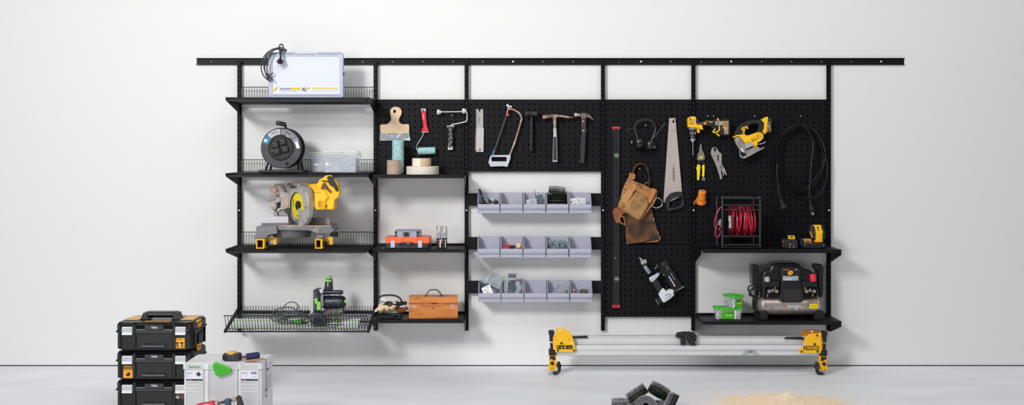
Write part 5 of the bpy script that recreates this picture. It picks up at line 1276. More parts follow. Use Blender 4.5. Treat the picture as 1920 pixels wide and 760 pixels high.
# ---- leather tool belt
def belt():
    k = K(1140, 300, 4.745)
    t = thing('leather_tool_belt', 'worn tan leather tool belt pouches hung by their strap', 'tool belt', (X(1193, .08), -.08, Z(458, .08)))
    tan = mat('tan_hide', '#b07a45', 0.6, col2='#6b4222', scale=22, lo=0.42, hi=0.75, bump=0.3, bscale=60)
    lt = mat('light_hide', '#c48f58', 0.6, col2='#8f5f35', scale=16, lo=0.5, hi=0.8, bump=0.3, bscale=60)
    pk = mat('pocket_hide', '#a8804c', 0.65, col2='#7a5630', scale=20, lo=0.45, hi=0.75, bump=0.3, bscale=60)
    dk = mat('dark_hide', '#6e4420', 0.6, col2='#2a1910', scale=9, lo=0.36, hi=0.56, bump=0.4, bscale=50)
    br = mat('brown_strap', '#6a3d24', 0.6, col2='#3f2417', scale=25, lo=0.5, hi=0.8)
    def lth(poly, d, th, m, n, bev=0.004, sm=2): solid(k(poly), d, th, m, t, n, bev, sm=sm, seg=3)
    g = G(); g.tube(catmull([V(*p, .055) for p in k([(222, 150), (228, 90), (255, 48), (290, 35), (325, 45), (350, 80), (362, 130), (368, 185), (360, 235)])], 4, False), [0.021 - 0.008 * min(1, i / 18) for i in range(33)], br, 10, flat=0.35); g.build('waist_strap', t)
    g = G(); g.box(V(*k([(352, 92)])[0], .07), (0.018, 0.018, 0.04), bpl, (0, -18, 0)); g.build('buckle', t, bev=0.003)
    lth([(320, 215), (355, 190), (362, 200), (330, 222)], .062, .006, br, 'belt_keeper', 0.001)
    lth([(155, 478), (260, 520), (380, 435), (398, 470), (430, 590), (452, 660), (470, 690), (440, 716), (385, 722), (300, 735), (180, 752), (166, 745), (158, 650), (150, 540)], .065, .022, dk, 'lower_pouch')
    lth([(440, 716), (470, 690), (476, 672), (468, 700), (446, 728), (400, 732), (330, 738), (385, 724)], .070, .018, tan, 'pouch_edge', 0.002)
    lth([(40, 460), (70, 425), (112, 412), (150, 440), (160, 470), (120, 500), (100, 560), (78, 566), (58, 530)], .072, .014, mat('orange_brown_hide', '#96552a', 0.6, col2='#6d3c1d', scale=20), 'side_strap')
    g = G(); g.tube(catmull([V(*p, .085) for p in k([(150, 575), (118, 565), (103, 535), (108, 505), (135, 505), (148, 540), (150, 575)])], 4, False), 0.0045, tan, 8); g.build('lace_loop', t)
    lth([(196, 112), (244, 130), (240, 170), (218, 182), (300, 212), (385, 255), (436, 275), (437, 305), (400, 388), (360, 460), (292, 540), (255, 532), (150, 470), (120, 445), (88, 410), (112, 345), (128, 270), (155, 205), (186, 150)], .082, .022, tan, 'back_panel')
    lth([(128, 330), (208, 222), (232, 240), (160, 350), (140, 400), (118, 395)], .090, .012, lt, 'narrow_sleeve', 0.003, 0)
    lth([(118, 408), (228, 205), (262, 235), (150, 430)], .098, .014, lt, 'tool_sleeve', 0.003, 0)
    lth([(138, 440), (215, 330), (250, 288), (262, 298), (160, 450)], .112, .010, lt, 'pocket_binding', 0.002, 0)
    lth([(262, 235), (320, 265), (380, 300), (352, 350), (262, 285), (245, 260)], .094, .012, tan, 'rear_pocket', 0.003)
    lth([(258, 290), (310, 320), (350, 352), (362, 398), (330, 455), (292, 520), (265, 536), (200, 490), (145, 443), (205, 365)], .115, .028, pk, 'front_pocket', 0.007)
    lth([(400, 250), (436, 268), (405, 340), (372, 392), (344, 374), (372, 310)], .108, .018, mat('orange_hide', '#bd7c44', 0.55, col2='#b06c34', scale=20), 'hammer_flap', 0.003, 0)
    lth([(300, 500), (398, 385), (410, 372), (438, 300), (430, 350), (404, 400), (330, 480), (290, 540), (268, 538)], .100, .016, tan, 'side_gusset', 0.002, 0)
    g = G(); g.tube(catmull([V(*p, .090) for p in k([(388, 412), (425, 428), (462, 418), (484, 392), (470, 355), (440, 338), (418, 345), (404, 372)])], 4, False), 0.0021, steel, 7); g.build('hammer_loop', t)
    for (a, b) in ((158, 212), (150, 247), (142, 282), (128, 316), (122, 330), (152, 578), (166, 674), (174, 744), (408, 530), (444, 645), (450, 668), (458, 690)):
        g = G(); g.ell(V(*k([(a, b)])[0], .070 if b > 500 else .088), (0.0042, 0.003, 0.0042), mat('rivet_pale', '#d8cfc4', 0.25, 0.5), 10, 6); g.build('rivet', t)
    for (a, b) in ((225, 288), (292, 242), (142, 410), (105, 432), (80, 428), (283, 534), (432, 298)):
        g = G(); g.ell(V(*k([(a, b)])[0], .116 if a == 283 else .101), (0.0048, 0.003, 0.0048), mat('rivet_dark', '#5a3324', 0.35, 0.4), 10, 6); g.build('copper_rivet', t)
belt(); hook(1198.5, 317, 'leather tool belt', w_=8, h=14, prong=0.03)

# ---- nail gun
def nail_gun():
    k = K(1190, 475, 7.6); d = 0.09
    t = thing('pneumatic_nailer', 'white and black air nailer with long magazine, tilted', 'nail gun', (X(1240, d), -d, Z(572, d)))
    wt = mat('gun_white', '#dcdfe4', 0.35); gr = mat('gun_grey', '#9ea1a8', 0.35, 0.2)
    g = G(); g.cyl(V(*k([(66, 60)])[0], d), V(*k([(112, 112)])[0], d), 0.0028, gr, 0.009, 14); g.build('air_nipple', t)
    g = G(); a, b = V(*k([(92, 150)])[0], d), V(*k([(165, 112)])[0], d); g.cyl(a, b, 0.0145, gr, n=20); o = g.build('swivel_body', t, bev=0.001)
    g = G(); g.cyl(b, b + (b - a).normalized() * 0.003, 0.0115, mat('dim_red', '#b0202a')); g.build('red_ring', o)
    g = G(); g.cyl(V(*k([(140, 180)])[0], d), V(*k([(212, 285)])[0], d), 0.0125, gr, n=16); g.build('air_inlet', t)
    g = G(); c = V(*k([(196, 262)])[0], d + 0.0125); g.box(c, (0.014, 0.002, 0.006), mat('blue_mark', '#3f6fb0', 0.4), (0, 33, 0)); g.build('blue_band', t)
    solid(k([(203, 358), (262, 322), (300, 305), (338, 278), (360, 305), (318, 360), (285, 392), (242, 422), (226, 404)]), d + 0.012, 0.034, mat('gun_grey_light', '#c3c8d0', 0.3, 0.15), t, 'handle_cap', 0.006, seg=3)
    solid(k([(242, 410), (288, 385), (330, 372), (365, 430), (400, 500), (345, 580), (290, 492)]), d + 0.006, 0.034, mat('gun_grip', '#1f1f23', 0.7, bump=0.5, bscale=200), t, 'grip', 0.008, seg=3)
    solid(k([(342, 592), (360, 550), (405, 496), (432, 520), (450, 545), (498, 528), (545, 516), (566, 548), (556, 566), (562, 600), (500, 660), (415, 713), (395, 690), (368, 640)]), d + 0.016, 0.05, wt, t, 'motor_housing', 0.007, seg=3)
    solid(k([(420, 640), (560, 575), (564, 602), (500, 660), (450, 690)]), d + 0.0175, 0.008, mat('gun_pale_blue', '#b9c6d6', 0.35), t, 'side_panel', 0.002)
    g = G(); P = [V(*p, d + .0172) for p in k([(432, 606), (490, 580), (508, 590), (498, 615), (478, 625)])]; g.tube(P, 0.0022, mat('logo_blue', '#4a78b8', 0.4), 6); g.build('blue_logo', t)
    solid(k([(280, 668), (350, 632), (372, 650), (396, 700), (336, 745)]), d + 0.004, 0.03, mat('nose_black', '#1a1a1d', 0.35), t, 'cylinder_cap', 0.003)
    g = G(); g.tube([V(*p, d + .006) for p in k([(300, 668), (345, 738)])], 0.002, dsteel, 6); g.build('cap_pin', t)
    mg = mat('magazine_black', '#17171a', 0.25, col2='#4a4240', scale=30, lo=0.6, hi=0.85)
    solid(k([(355, 152), (440, 98), (470, 130), (690, 476), (575, 540), (398, 268)]), d - 0.004, 0.022, mg, t, 'magazine', 0.002)
    solid(k([(440, 98), (452, 96), (668, 470), (655, 478)]), d + 0.002, 0.01, mg, t, 'magazine_rail', 0.001)
    solid(k([(330, 180), (350, 170), (585, 545), (565, 552)]), d + 0.002, 0.014, mg, t, 'magazine_rail', 0.001)
    for pl in ([(452, 180), (480, 235)], [(510, 280), (570, 380)], [(545, 270), (560, 300)]):
        g = G(); g.tube([V(*p, d + .001) for p in k(pl)], 0.0012, mat('shine_white', '#cfcfcf', 0.3), 5); g.build('glint_line', t)  # white lines painted as glints along the magazine
    solid(k([(380, 150), (420, 125), (442, 160), (398, 188)]), d - 0.001, 0.006, mat('gun_dark_grey', '#35353a', 0.4), t, 'magazine_latch', 0.001)
    solid(k([(482, 334), (494, 328), (580, 470), (566, 478)]), d + 0.004, 0.005, whm, t, 'paper_label', 0.0005)
    for i, (cc, q) in enumerate((('#3f8fc0', (505, 368)), ('#c04030', (527, 405)), ('#c04030', (545, 437)))):
        g = G(); g.box(V(*k([q])[0], d + .005), (0.004, 0.001, 0.011), mat('tiny_print%d' % i, cc, 0.5), (0, -31, 0)); g.build('label_print', t)
    solid(k([(545, 548), (590, 545), (650, 500), (700, 470), (712, 468), (700, 488), (640, 520), (570, 560)]), d, 0.012, dsteel, t, 'nose_plate', 0.001)
    g = G(); g.tube([V(*p, d) for p in k([(310, 152), (328, 185), (285, 225)])], 0.0018, dsteel, 6); g.build('belt_hook', t)
    g = G(); g.cyl(V(*k([(345, 290)])[0], d), V(*k([(385, 270)])[0], d), 0.008, bpl); g.build('magazine_mount', t)
    solid(k([(440, 470), (455, 465), (462, 520), (445, 535)]), d + 0.002, 0.012, bpl, t, 'trigger', 0.002)
    solid(k([(455, 540), (500, 510), (510, 520), (470, 548)]), d + 0.014, 0.02, wt, t, 'trigger_guard', 0.001)
nail_gun(); hook(1241.7, 514, 'nail gun', w_=8, h=13, prong=0.075)

# ---- drill
def drill():
    k = K(1280, 205, 8); d = 0.10
    t = thing('cordless_drill', 'yellow and black cordless drill hanging sideways, bit pointing down', 'drill', (X(1325, d), -d, Z(290, d)))
    bk = mat('drill_black', '#1a1a1e', 0.5, col2='#26262b', scale=50)
    solid(k([(200, 122), (226, 140), (246, 188), (290, 190), (330, 178), (375, 168), (440, 176), (492, 152), (524, 150), (528, 250), (490, 300), (470, 330), (440, 268), (400, 246), (320, 256), (305, 262), (296, 238), (205, 240)]), d - 0.004, 0.040, bk, t, 'handle', 0.008, seg=3)
    solid(k([(82, 136), (102, 124), (130, 108), (180, 108), (200, 120), (203, 160), (197, 205), (222, 235), (292, 237), (299, 278), (313, 300), (305, 308), (285, 300), (262, 300), (254, 352), (240, 358), (222, 348), (215, 278), (86, 268)]), d + 0.008, 0.062, yel, t, 'gear_housing', 0.006, seg=3, holes=[k(circ(238, 285, 8, 12, 11))])
    solid(k([(100, 142), (126, 128), (126, 160), (106, 190)]), d + 0.0088, 0.006, mat('drill_grey', '#5a5458', 0.4), t, 'selector', 0.001)
    text('DEWALT', t, V(*k([(148, 192)])[0], d + .0085), U(11, d), bkp, U(2.0, d), rot=90, bold=0.02)
    plate(k([(164, 140), (192, 140), (186, 232), (164, 230)]), d + .0085, mat('drill_label', '#b9b0ae', 0.5), t, 'rating_label')
    g = G(); g.lathe(V(*k([(117, 212)])[0], d + .008), (0, -1, 0), [(0.0055, 0), (0.0055, 0.001), (0, 0.001)], bkp, 10); g.build('screw', t)
    g = G(); g.tube(catmull([V(*p, d + .001) for p in k([(200, 208), (230, 222), (292, 222), (318, 196), (375, 172)])], 4, False), 0.0016, mat('drill_gold', '#d9a32a', 0.4), 6); g.build('gold_line', t)
    solid(k([(318, 212), (352, 198), (362, 206), (358, 220), (326, 230)]), d + 0.001, 0.004, yel, t, 'yellow_badge', 0.001)
    solid(k([(388, 172), (404, 188), (446, 180), (448, 196), (410, 202), (392, 190)]), d + 0.001, 0.004, yel, t, 'yellow_trim', 0.001)
    c = lambda x, y: V(*k([(x, y)])[0], d - 0.024)
    def lt(y0, y1, hw0, hw1, m, n, cx_=151):
        g = G(); A, B = c(cx_, y0), c(cx_ + (y1 - y0) * 0.02, y1); u = U(1, d) / 8
        g.cyl(A, B, hw0 * u, m, hw1 * u, 24); return g.build(n, t, bev=0.0008)
    lt(268, 306, 62, 62, mat('drill_collar_grey', '#8d8b8f', 0.4), 'gear_ring')
    lt(306, 386, 54, 54, bk, 'clutch_ring')
    for q in (115, 150, 188): plate(k([(q - 4, 345), (q + 4, 345), (q + 4, 372), (q - 4, 372)]), d + .0035, whm, t, 'clutch_mark')
    lt(386, 455, 37, 40, mat('chuck_dark', '#6d6670', 0.25, 0.7), 'chuck_sleeve'); lt(448, 470, 42, 42, steel, 'chuck_ring'); lt(470, 505, 28, 10, steel, 'chuck_jaw')
    lt(500, 690, 6.5, 6.5, mat('bit_steel', '#a59d99', 0.35, 0.6), 'drill_bit')
    solid(k([(515, 140), (530, 134), (546, 145), (552, 175), (530, 178)]), d + 0.0, 0.02, yel, t, 'foot_tip', 0.003)
    g = G(); g.tube(catmull([V(*p, d + .002) for p in k([(548, 245), (550, 310), (520, 340), (488, 352), (455, 340), (475, 318), (485, 295)])], 4, False), 0.0042, yel, 8); g.build('yellow_foot_ring', t)
    solid(k([(480, 230), (560, 236), (560, 330), (600, 380), (580, 400), (540, 380), (500, 345), (470, 330)]), d - 0.006, 0.034, bk, t, 'battery_foot', 0.005)
    solid(k([(505, 362), (520, 362), (560, 395), (550, 410), (512, 384)]), d + 0.0, 0.008, yel, t, 'yellow_badge', 0.001)
    solid(k([(577, 160), (610, 150), (690, 152), (710, 175), (713, 370), (690, 396), (610, 392), (572, 372), (566, 250)]), d + 0.004, 0.066, mat('battery_black', '#26262b', 0.5, col2='#46464c', scale=60, lo=0.6, hi=0.8), t, 'battery', 0.006, seg=3)
    solid(k([(600, 178), (686, 178), (682, 372), (628, 370), (622, 300), (602, 275)]), d + 0.0046, 0.002, mat('drill_gold', '#d9a32a'), t, 'battery_label_edge', 0)
    solid(k([(632, 186), (678, 186), (675, 364), (636, 362), (632, 296)]), d + 0.0052, 0.002, mat('label_grey_brown', '#8f8088', 0.5), t, 'battery_label', 0)
    text('XR', t, V(*k([(647, 290)])[0], d + .0056), U(5, d), whm, U(3.6, d), rot=75); scrib(t, V(*k([(655, 240)])[0], d + .0056), U(6, d), U(2, d), redp, 4, 90, 'red_print'); scrib(t, V(*k([(615, 225)])[0], d + .0056), U(9, d), U(1.4, d), bkp, 6, 90)
    solid(k([(492, 180), (600, 180), (600, 240), (494, 238)]), d + 0.010, 0.012, mat('drill_clip', '#b5b7bb', 0.35, 0.3), t, 'belt_clip', 0.001)
    g = G(); g.box(V(*k([(528, 210)])[0], d + .0105), (0.014, 0.001, 0.009), mat('clip_dark', '#5a5c60', 0.4)); g.build('clip_stamp', t)
drill(); hook(1324, 219, 'handle of the drill, left one', w_=10, h=12, prong=0.06); hook(1335, 219, 'handle of the drill, right one', w_=10, h=12, prong=0.06)

# ---- snips, pliers, twine
def snips():
    k = K(1290, 265, 6.08); d = 0.055
    t = thing('tin_snips', 'tin snips with yellow handles hanging point up', 'snips', (X(1313, d), -d, Z(339, d)))
    js = mat('jaw_steel', '#a99f98', 0.35, 0.5, col2='#6f6560', scale=30)
    solid(k([(143, 24), (152, 30), (160, 95), (184, 145), (193, 190), (188, 210), (160, 216), (148, 150), (146, 90)]), d, 0.008, js, t, 'jaw', 0.001)
    solid(k([(143, 24), (136, 60), (126, 122), (107, 160), (104, 205), (114, 218), (160, 220), (164, 180), (150, 120), (147, 80)]), d + 0.004, 0.008, js, t, 'jaw', 0.001)
    solid(k(circ(150, 178, 23, 18, 27)), d + 0.008, 0.006, mat('snips_yellow', '#c9c34a', 0.4), t, 'pivot_disc', 0.001)
    g = G(); g.lathe(V(*k([(147, 160)])[0], d + .008), (0, -1, 0), [(0.008, 0), (0.006, 0.003), (0, 0.004)], js, 12); g.build('pivot_nut', t)
    solid(k([(113, 215), (146, 218), (142, 275), (108, 272)]), d, 0.010, bpl, t, 'neck', 0.001); solid(k([(158, 218), (186, 215), (188, 272), (160, 278)]), d, 0.010, bpl, t, 'neck', 0.001)
    yy = mat('handle_yellow', '#f4dc1c', 0.4)
    solid(k([(92, 298), (107, 298), (106, 266), (141, 270), (143, 300), (136, 380), (130, 442), (116, 450), (106, 440), (104, 330), (94, 310)]), d + 0.004, 0.020, yy, t, 'handle', 0.004, seg=3)
    solid(k([(160, 278), (190, 264), (192, 300), (188, 400), (176, 412), (162, 396), (166, 330)]), d + 0.004, 0.020, yy, t, 'handle', 0.004, seg=3)
    g = G(); g.tube(catmull([V(*p, d) for p in k([(178, 405), (172, 425), (162, 440), (175, 448), (192, 440), (186, 415)])], 4, False), 0.003, dsteel, 7); g.build('spring_catch', t)
snips(); hook(1313.5, 306.5, 'tin snips', dot=False, prong=0.03, w_=4, h=7)
def pliers():
    k = K(1290, 265, 6.08); d = 0.055
    t = thing('locking_pliers', 'nickel plated locking pliers hanging right of the yellow snips', 'pliers', (X(1347, d), -d, Z(336, d)))
    m = mat('nickel', '#c9c1bb', 0.3, 0.5, col2='#a29892', scale=30)
    solid(k([(262, 135), (268, 92), (283, 72), (300, 66), (325, 76), (345, 105), (360, 128), (383, 143), (384, 232), (372, 285), (378, 350), (388, 402), (392, 424), (372, 430), (352, 370), (330, 300), (298, 222), (272, 175)]), d + 0.004, 0.016, m, t, 'fixed_jaw_and_handle', 0.003, holes=[k(circ(306, 96, 10, 14, 24)), k([(338, 160), (350, 155), (352, 205), (346, 240), (336, 200)])])
    solid(k([(384, 235), (388, 262), (420, 315), (436, 355), (446, 390), (436, 394), (408, 345), (384, 300), (374, 262)]), d, 0.012, m, t, 'lever', 0.002)
    solid(k([(384, 300), (398, 325), (410, 360), (409, 394), (400, 398), (396, 360), (380, 320)]), d - 0.002, 0.006, m, t, 'release_lever', 0.001)
    g = G(); g.cyl(V(*k([(372, 402)])[0], d), V(*k([(378, 432)])[0], d), 0.0085, m, n=16); g.build('adjusting_screw', t, bev=0.001)
    for (a, b) in ((276, 135), (296, 160), (300, 205), (328, 245)):
        g = G(); g.ell(V(*k([(a, b)])[0], d + .0045), (0.003, 0.0015, 0.003), dsteel, 8, 5); g.build('rivet', t)
pliers(); hook(1340.3, 281.5, 'locking pliers', dot=False, prong=0.03, w_=4, h=8)
def twine():
    k = K(1290, 265, 6.08); d = 0.075
    t = thing('twine_spool', 'orange builders twine spool pushed over a peg', 'twine', (X(1315, d), -d, Z(385, d)))
    om = mat('orange_twine', '#ff932e', 0.6, col2='#ee7a22', scale=60, bump=0.6, bscale=200)
    a = V(*k([(148, 708)])[0], 0.05); b = V(*k([(164, 572)])[0], 0.10); ax = b - a; L = ax.length; n = 26; rnd = random.Random(3)
    prof = [(0, 0), (0.022, 0)]
    for i in range(n):
        f = i / (n - 1); r = 0.0305 - 0.006 * f + 0.0008 * math.sin(f * 16) + rnd.uniform(-0.0006, 0.0006); prof.append((r, 0.002 + f * (L - 0.004)))
    prof += [(0.018, L), (0.010, L)]
    g = G(); g.lathe(a, ax, prof, om, 28); g.build('wound_twine', t)
    g = G(); u = ax.normalized(); g.lathe(b - u * 0.02, ax, [(0.008, 0.0205), (0.0115, 0.021), (0.0115, 0.023), (0.007, 0.023), (0.007, 0.0)], mat('core_grey', '#c9b6a6', 0.6), 18); g.build('core', t)
    g = G(); g.ell(b + u * 0.0012, (0.007, 0.007, 0.002), blkm, 12, 6, rot=(50, 0, 0)); g.build('core_opening', t)
    g = G()
    for (e, q) in (((58, 715), 650), ((70, 728), 670), ((62, 705), 640)): g.tube(catmull([V(*p, .07) for p in k([(105, q), (90, q + 28), e])], 4, False), 0.0012, om, 5)
    g.tube(catmull([V(*p, .08) for p in k([(105, 700), (130, 722), (170, 728), (200, 705), (203, 680)])], 4, False), 0.0014, om, 5)
    g.build('loose_end', t)
    g = G(); g.ell(V(1314, 385, .07), (0.0036, 0.0036, 0.0036), screwm, 10, 6); g.build('string_end_clip', t)
twine()

# ---- jigsaw
def jigsaw():
    k = K(1370, 210, 8); d = 0.10
    t = thing('jigsaw', 'yellow cordless jigsaw hanging tilted on the board, shoe at lower left', 'jigsaw', (X(1410, d), -d, Z(297, d)))
    bk = mat('drill_black', '#1a1a1e')
    solid(k([(52, 330), (100, 245), (165, 175), (255, 138), (360, 120), (470, 125), (502, 175), (495, 290), (465, 318), (380, 318), (300, 352), (240, 362), (180, 335), (75, 372)]), d, 0.045, bk, t, 'handle', 0.008, seg=3, holes=[k([(268, 212), (300, 182), (370, 168), (428, 186), (418, 262), (398, 296), (300, 346), (240, 350), (214, 322), (216, 285), (240, 250), (268, 255)])])
    solid(k([(50, 392), (44, 376), (88, 347), (160, 342), (205, 332), (240, 356), (298, 345), (360, 320), (420, 304), (470, 316), (496, 350), (490, 398), (450, 438), (402, 462), (403, 498), (376, 530), (340, 500), (298, 455), (240, 455), (215, 476), (180, 420), (140, 370), (95, 368)]), d + 0.012, 0.060, yel, t, 'motor_housing', 0.006, seg=3)
    solid(k([(165, 245), (190, 226), (250, 214), (268, 248), (268, 262), (238, 245), (216, 262), (208, 332), (180, 325), (186, 290), (168, 285)]), d + 0.010, 0.035, yel, t, 'trigger_guard', 0.004, holes=[k([(178, 252), (192, 248), (192, 276), (180, 278)])])
    solid(k([(462, 118), (550, 70), (563, 76), (558, 150), (530, 330), (505, 334), (498, 300), (474, 312), (500, 250), (506, 170)]), d + 0.006, 0.055, yel, t, 'battery_shoe', 0.004)
    solid(k([(556, 92), (600, 86), (632, 122), (612, 290), (585, 322), (538, 306), (552, 160)]), d + 0.003, 0.060, mat('battery_black', '#26262b'), t, 'battery', 0.006)
    plate(k([(545, 192), (572, 196), (566, 302), (538, 298)]), d + .0036, mat('battery_orange', '#f2a13a', 0.5), t, 'orange_label')
    text('DEWALT', t, V(*k([(554, 246)])[0], d + .0042), U(11, d), bkp, U(2.2, d), rot=97, bold=0.02)
    text('XR', t, V(*k([(572, 165)])[0], d + .0038), U(4, d), whm, U(2.4, d), rot=7); scrib(t, V(*k([(590, 240)])[0], d + .0038), U(13, d), U(1.6, d), whm, 7, 97)
    text('DEWALT', t, V(*k([(343, 402)])[0], d + .0125), U(9.5, d), bkp, U(1.9, d), rot=27, bold=0.02)
    solid(k([(312, 440), (398, 403), (402, 414), (316, 452)]), d + 0.0128, 0.001, mat('navy_print', '#2a2a48', 0.5), t, 'name_strip', 0)
    solid(k([(388, 346), (396, 342), (424, 400), (414, 404)]), d + 0.0128, 0.002, bkp, t, 'vent', 0)
    for (a, b) in ((405, 338), (428, 332), (420, 352), (444, 350), (432, 372), (448, 366), (440, 390)):
        solid(k([(a, b), (a + 18, b - 6), (a + 20, b - 2), (a + 2, b + 4)]), d + 0.0128, 0.001, bkp, t, 'vent', 0)
    sh = mat('shoe_alloy', '#b6b0ad', 0.35, 0.45, col2='#8d8078', scale=25)
    solid(k([(62, 402), (95, 380), (130, 372), (165, 400), (200, 470), (225, 540), (262, 590), (230, 630), (170, 600), (140, 570), (110, 520), (80, 470)]), d + 0.008, 0.045, sh, t, 'gear_case', 0.005)
    solid(k([(210, 478), (250, 458), (300, 460), (335, 490), (345, 520), (300, 530), (255, 555), (228, 540)]), d + 0.016, 0.03, mat('shoe_pale', '#c3bfc4', 0.35, 0.25), t, 'bevel_quadrant', 0.003)
    solid(k([(252, 545), (320, 510), (330, 522), (268, 562), (250, 562)]), d + 0.0165, 0.002, bkp, t, 'slot', 0)
    solid(k([(225, 600), (260, 560), (340, 530), (400, 515), (430, 530), (440, 560), (360, 600), (290, 640), (250, 665)]), d + 0.006, 0.07, sh, t, 'base_bracket', 0.003)
    solid(k([(150, 655), (165, 650), (182, 680), (250, 648), (430, 560), (508, 525), (512, 530), (500, 545), (445, 575), (282, 664), (205, 702), (180, 694)]), d + 0.012, 0.075, sh, t, 'sole_plate', 0.001)
    g = G(); g.tube(catmull([V(*p, d + .01) for p in k([(130, 575), (140, 600), (138, 630), (155, 670), (180, 690)])], 4, False), 0.003, steel, 7); g.build('blade_guard_wire', t)
    solid(k([(165, 600), (240, 615), (235, 660), (190, 668), (160, 640)]), d - 0.01, 0.02, bpl, t, 'blade_clamp', 0.002)
    solid(k([(150, 540), (180, 548), (200, 600), (176, 606)]), d + 0.010, 0.006, whm, t, 'scale_plate', 0.0005)
    g = G(); g.tube(catmull([V(*p, d + .008) for p in k([(402, 484), (440, 482), (480, 474), (510, 458)])], 4, False), 0.0025, steel, 7); g.ell(V(*k([(513, 456)])[0], d + .008), (0.005, 0.005, 0.005), steel); g.build('pendulum_lever', t)
    solid(k([(345, 478), (400, 470), (402, 498), (376, 528)]), d + 0.014, 0.03, yel, t, 'lever_mount', 0.002)
    g = G(); g.lathe(V(*k([(361, 484)])[0], d + .014), (0, -1, 0), [(0.003, 0), (0.002, 0.001), (0, 0.001)], mat('dim_red', '#b0202a'), 8); g.build('screw', t)
jigsaw(); hook(1410.5, 219, 'jigsaw', w_=10, h=15, prong=0.075)

# ---- hanging extension cord
def ext_cord():
    k = K(1280, 190, 3.62); m = mat('cord_black', '#0c0c0f', 0.3)
    t = thing('extension_cord', 'long black extension cord coiled over a hook on the board', 'extension cord', (X(1496, .07), -.07, Z(405, .07)))
    g = G()
    def lp(pts, d): g.tube(catmull([V(*p, d + 0.006 * math.sin(i)) for i, p in enumerate(k(pts))], 6, True), 0.0052, m, 7, closed=True)
    lp([(800, 163), (720, 185), (655, 250), (620, 350), (622, 450), (650, 530), (720, 590), (800, 605), (880, 560), (945, 450), (965, 350), (940, 260), (880, 190)], .060)
    lp([(805, 168), (740, 195), (680, 270), (648, 370), (640, 450), (670, 540), (740, 600), (830, 590), (905, 520), (955, 400), (950, 300), (905, 215), (850, 178)], .068)
    lp([(795, 160), (725, 178), (672, 230), (635, 320), (618, 420), (632, 500), (690, 580), (770, 612), (840, 600), (900, 560), (950, 440), (960, 330), (925, 240), (870, 180)], .075)
    lp([(800, 166), (750, 190), (700, 230), (665, 330), (655, 430), (668, 500), (715, 570), (790, 598), (850, 570), (930, 470), (950, 380), (930, 290), (880, 205)], .082)
    lp([(798, 162), (730, 182), (668, 245), (640, 340), (645, 440), (690, 540), (730, 620), (800, 660), (870, 662), (940, 610), (975, 500), (970, 380), (940, 270), (880, 190)], .090)
    g.tube(catmull([V(*p, .085) for p in k([(800, 163), (850, 195), (882, 260), (884, 330), (872, 440), (862, 560), (860, 640), (866, 700)])], 6, False), 0.0045, m, 8)
    g.tube(catmull([V(*p, .085) for p in k([(640, 380), (640, 480), (648, 560), (655, 620), (664, 665)])], 6, False), 0.0045, m, 8)
    g.build('cable', t)
    g = G(); a, b = V(*k([(662, 660)])[0], .088), V(*k([(690, 728)])[0], .100); L = (b - a).length
    g.lathe(a, b - a, [(0.006, 0), (0.010, 0.008), (0.013, 0.03), (0.014, 0.04), (0.024, 0.045), (0.026, L), (0.021, L), (0.020, L - 0.012), (0, L - 0.012)], rub, 22); g.build('socket', t)
    g = G(); a, b = V(*k([(866, 695)])[0], .085), V(*k([(878, 752)])[0], .085); L = (b - a).length
    g.lathe(a, b - a, [(0.006, 0), (0.009, 0.012), (0.016, 0.022), (0.016, L - 0.006), (0.013, L)], rub, 18); g.build('plug', t)
    g = G(); q = V(*k([(882, 760)])[0], .085); g.ell(q, (0.011, 0.009, 0.006), mat('plug_face', '#b9b5ae', 0.4)); g.cyl(q, q + Vector((-0.004, 0, -0.014)), 0.0024, steel, n=8); g.cyl(q + Vector((0.006, 0, 0)), q + Vector((0.008, 0, -0.013)), 0.0024, steel, n=8); g.build('plug_pins', t)
    g = G(); g.box(V(*k([(704, 202)])[0], .088), (0.004, 0.003, 0.013), mat('cord_tag', '#c9c9c2', 0.5), (0, 35, 0)); g.build('white_mark', t)
ext_cord(); hook(1496.5, 219, 'coiled extension cord', w_=11, h=20, prong=0.075)
for (a, b, lab) in ((1521.5, 402.5, 'small loose peg end cap below the hanging plug'),):
    pass

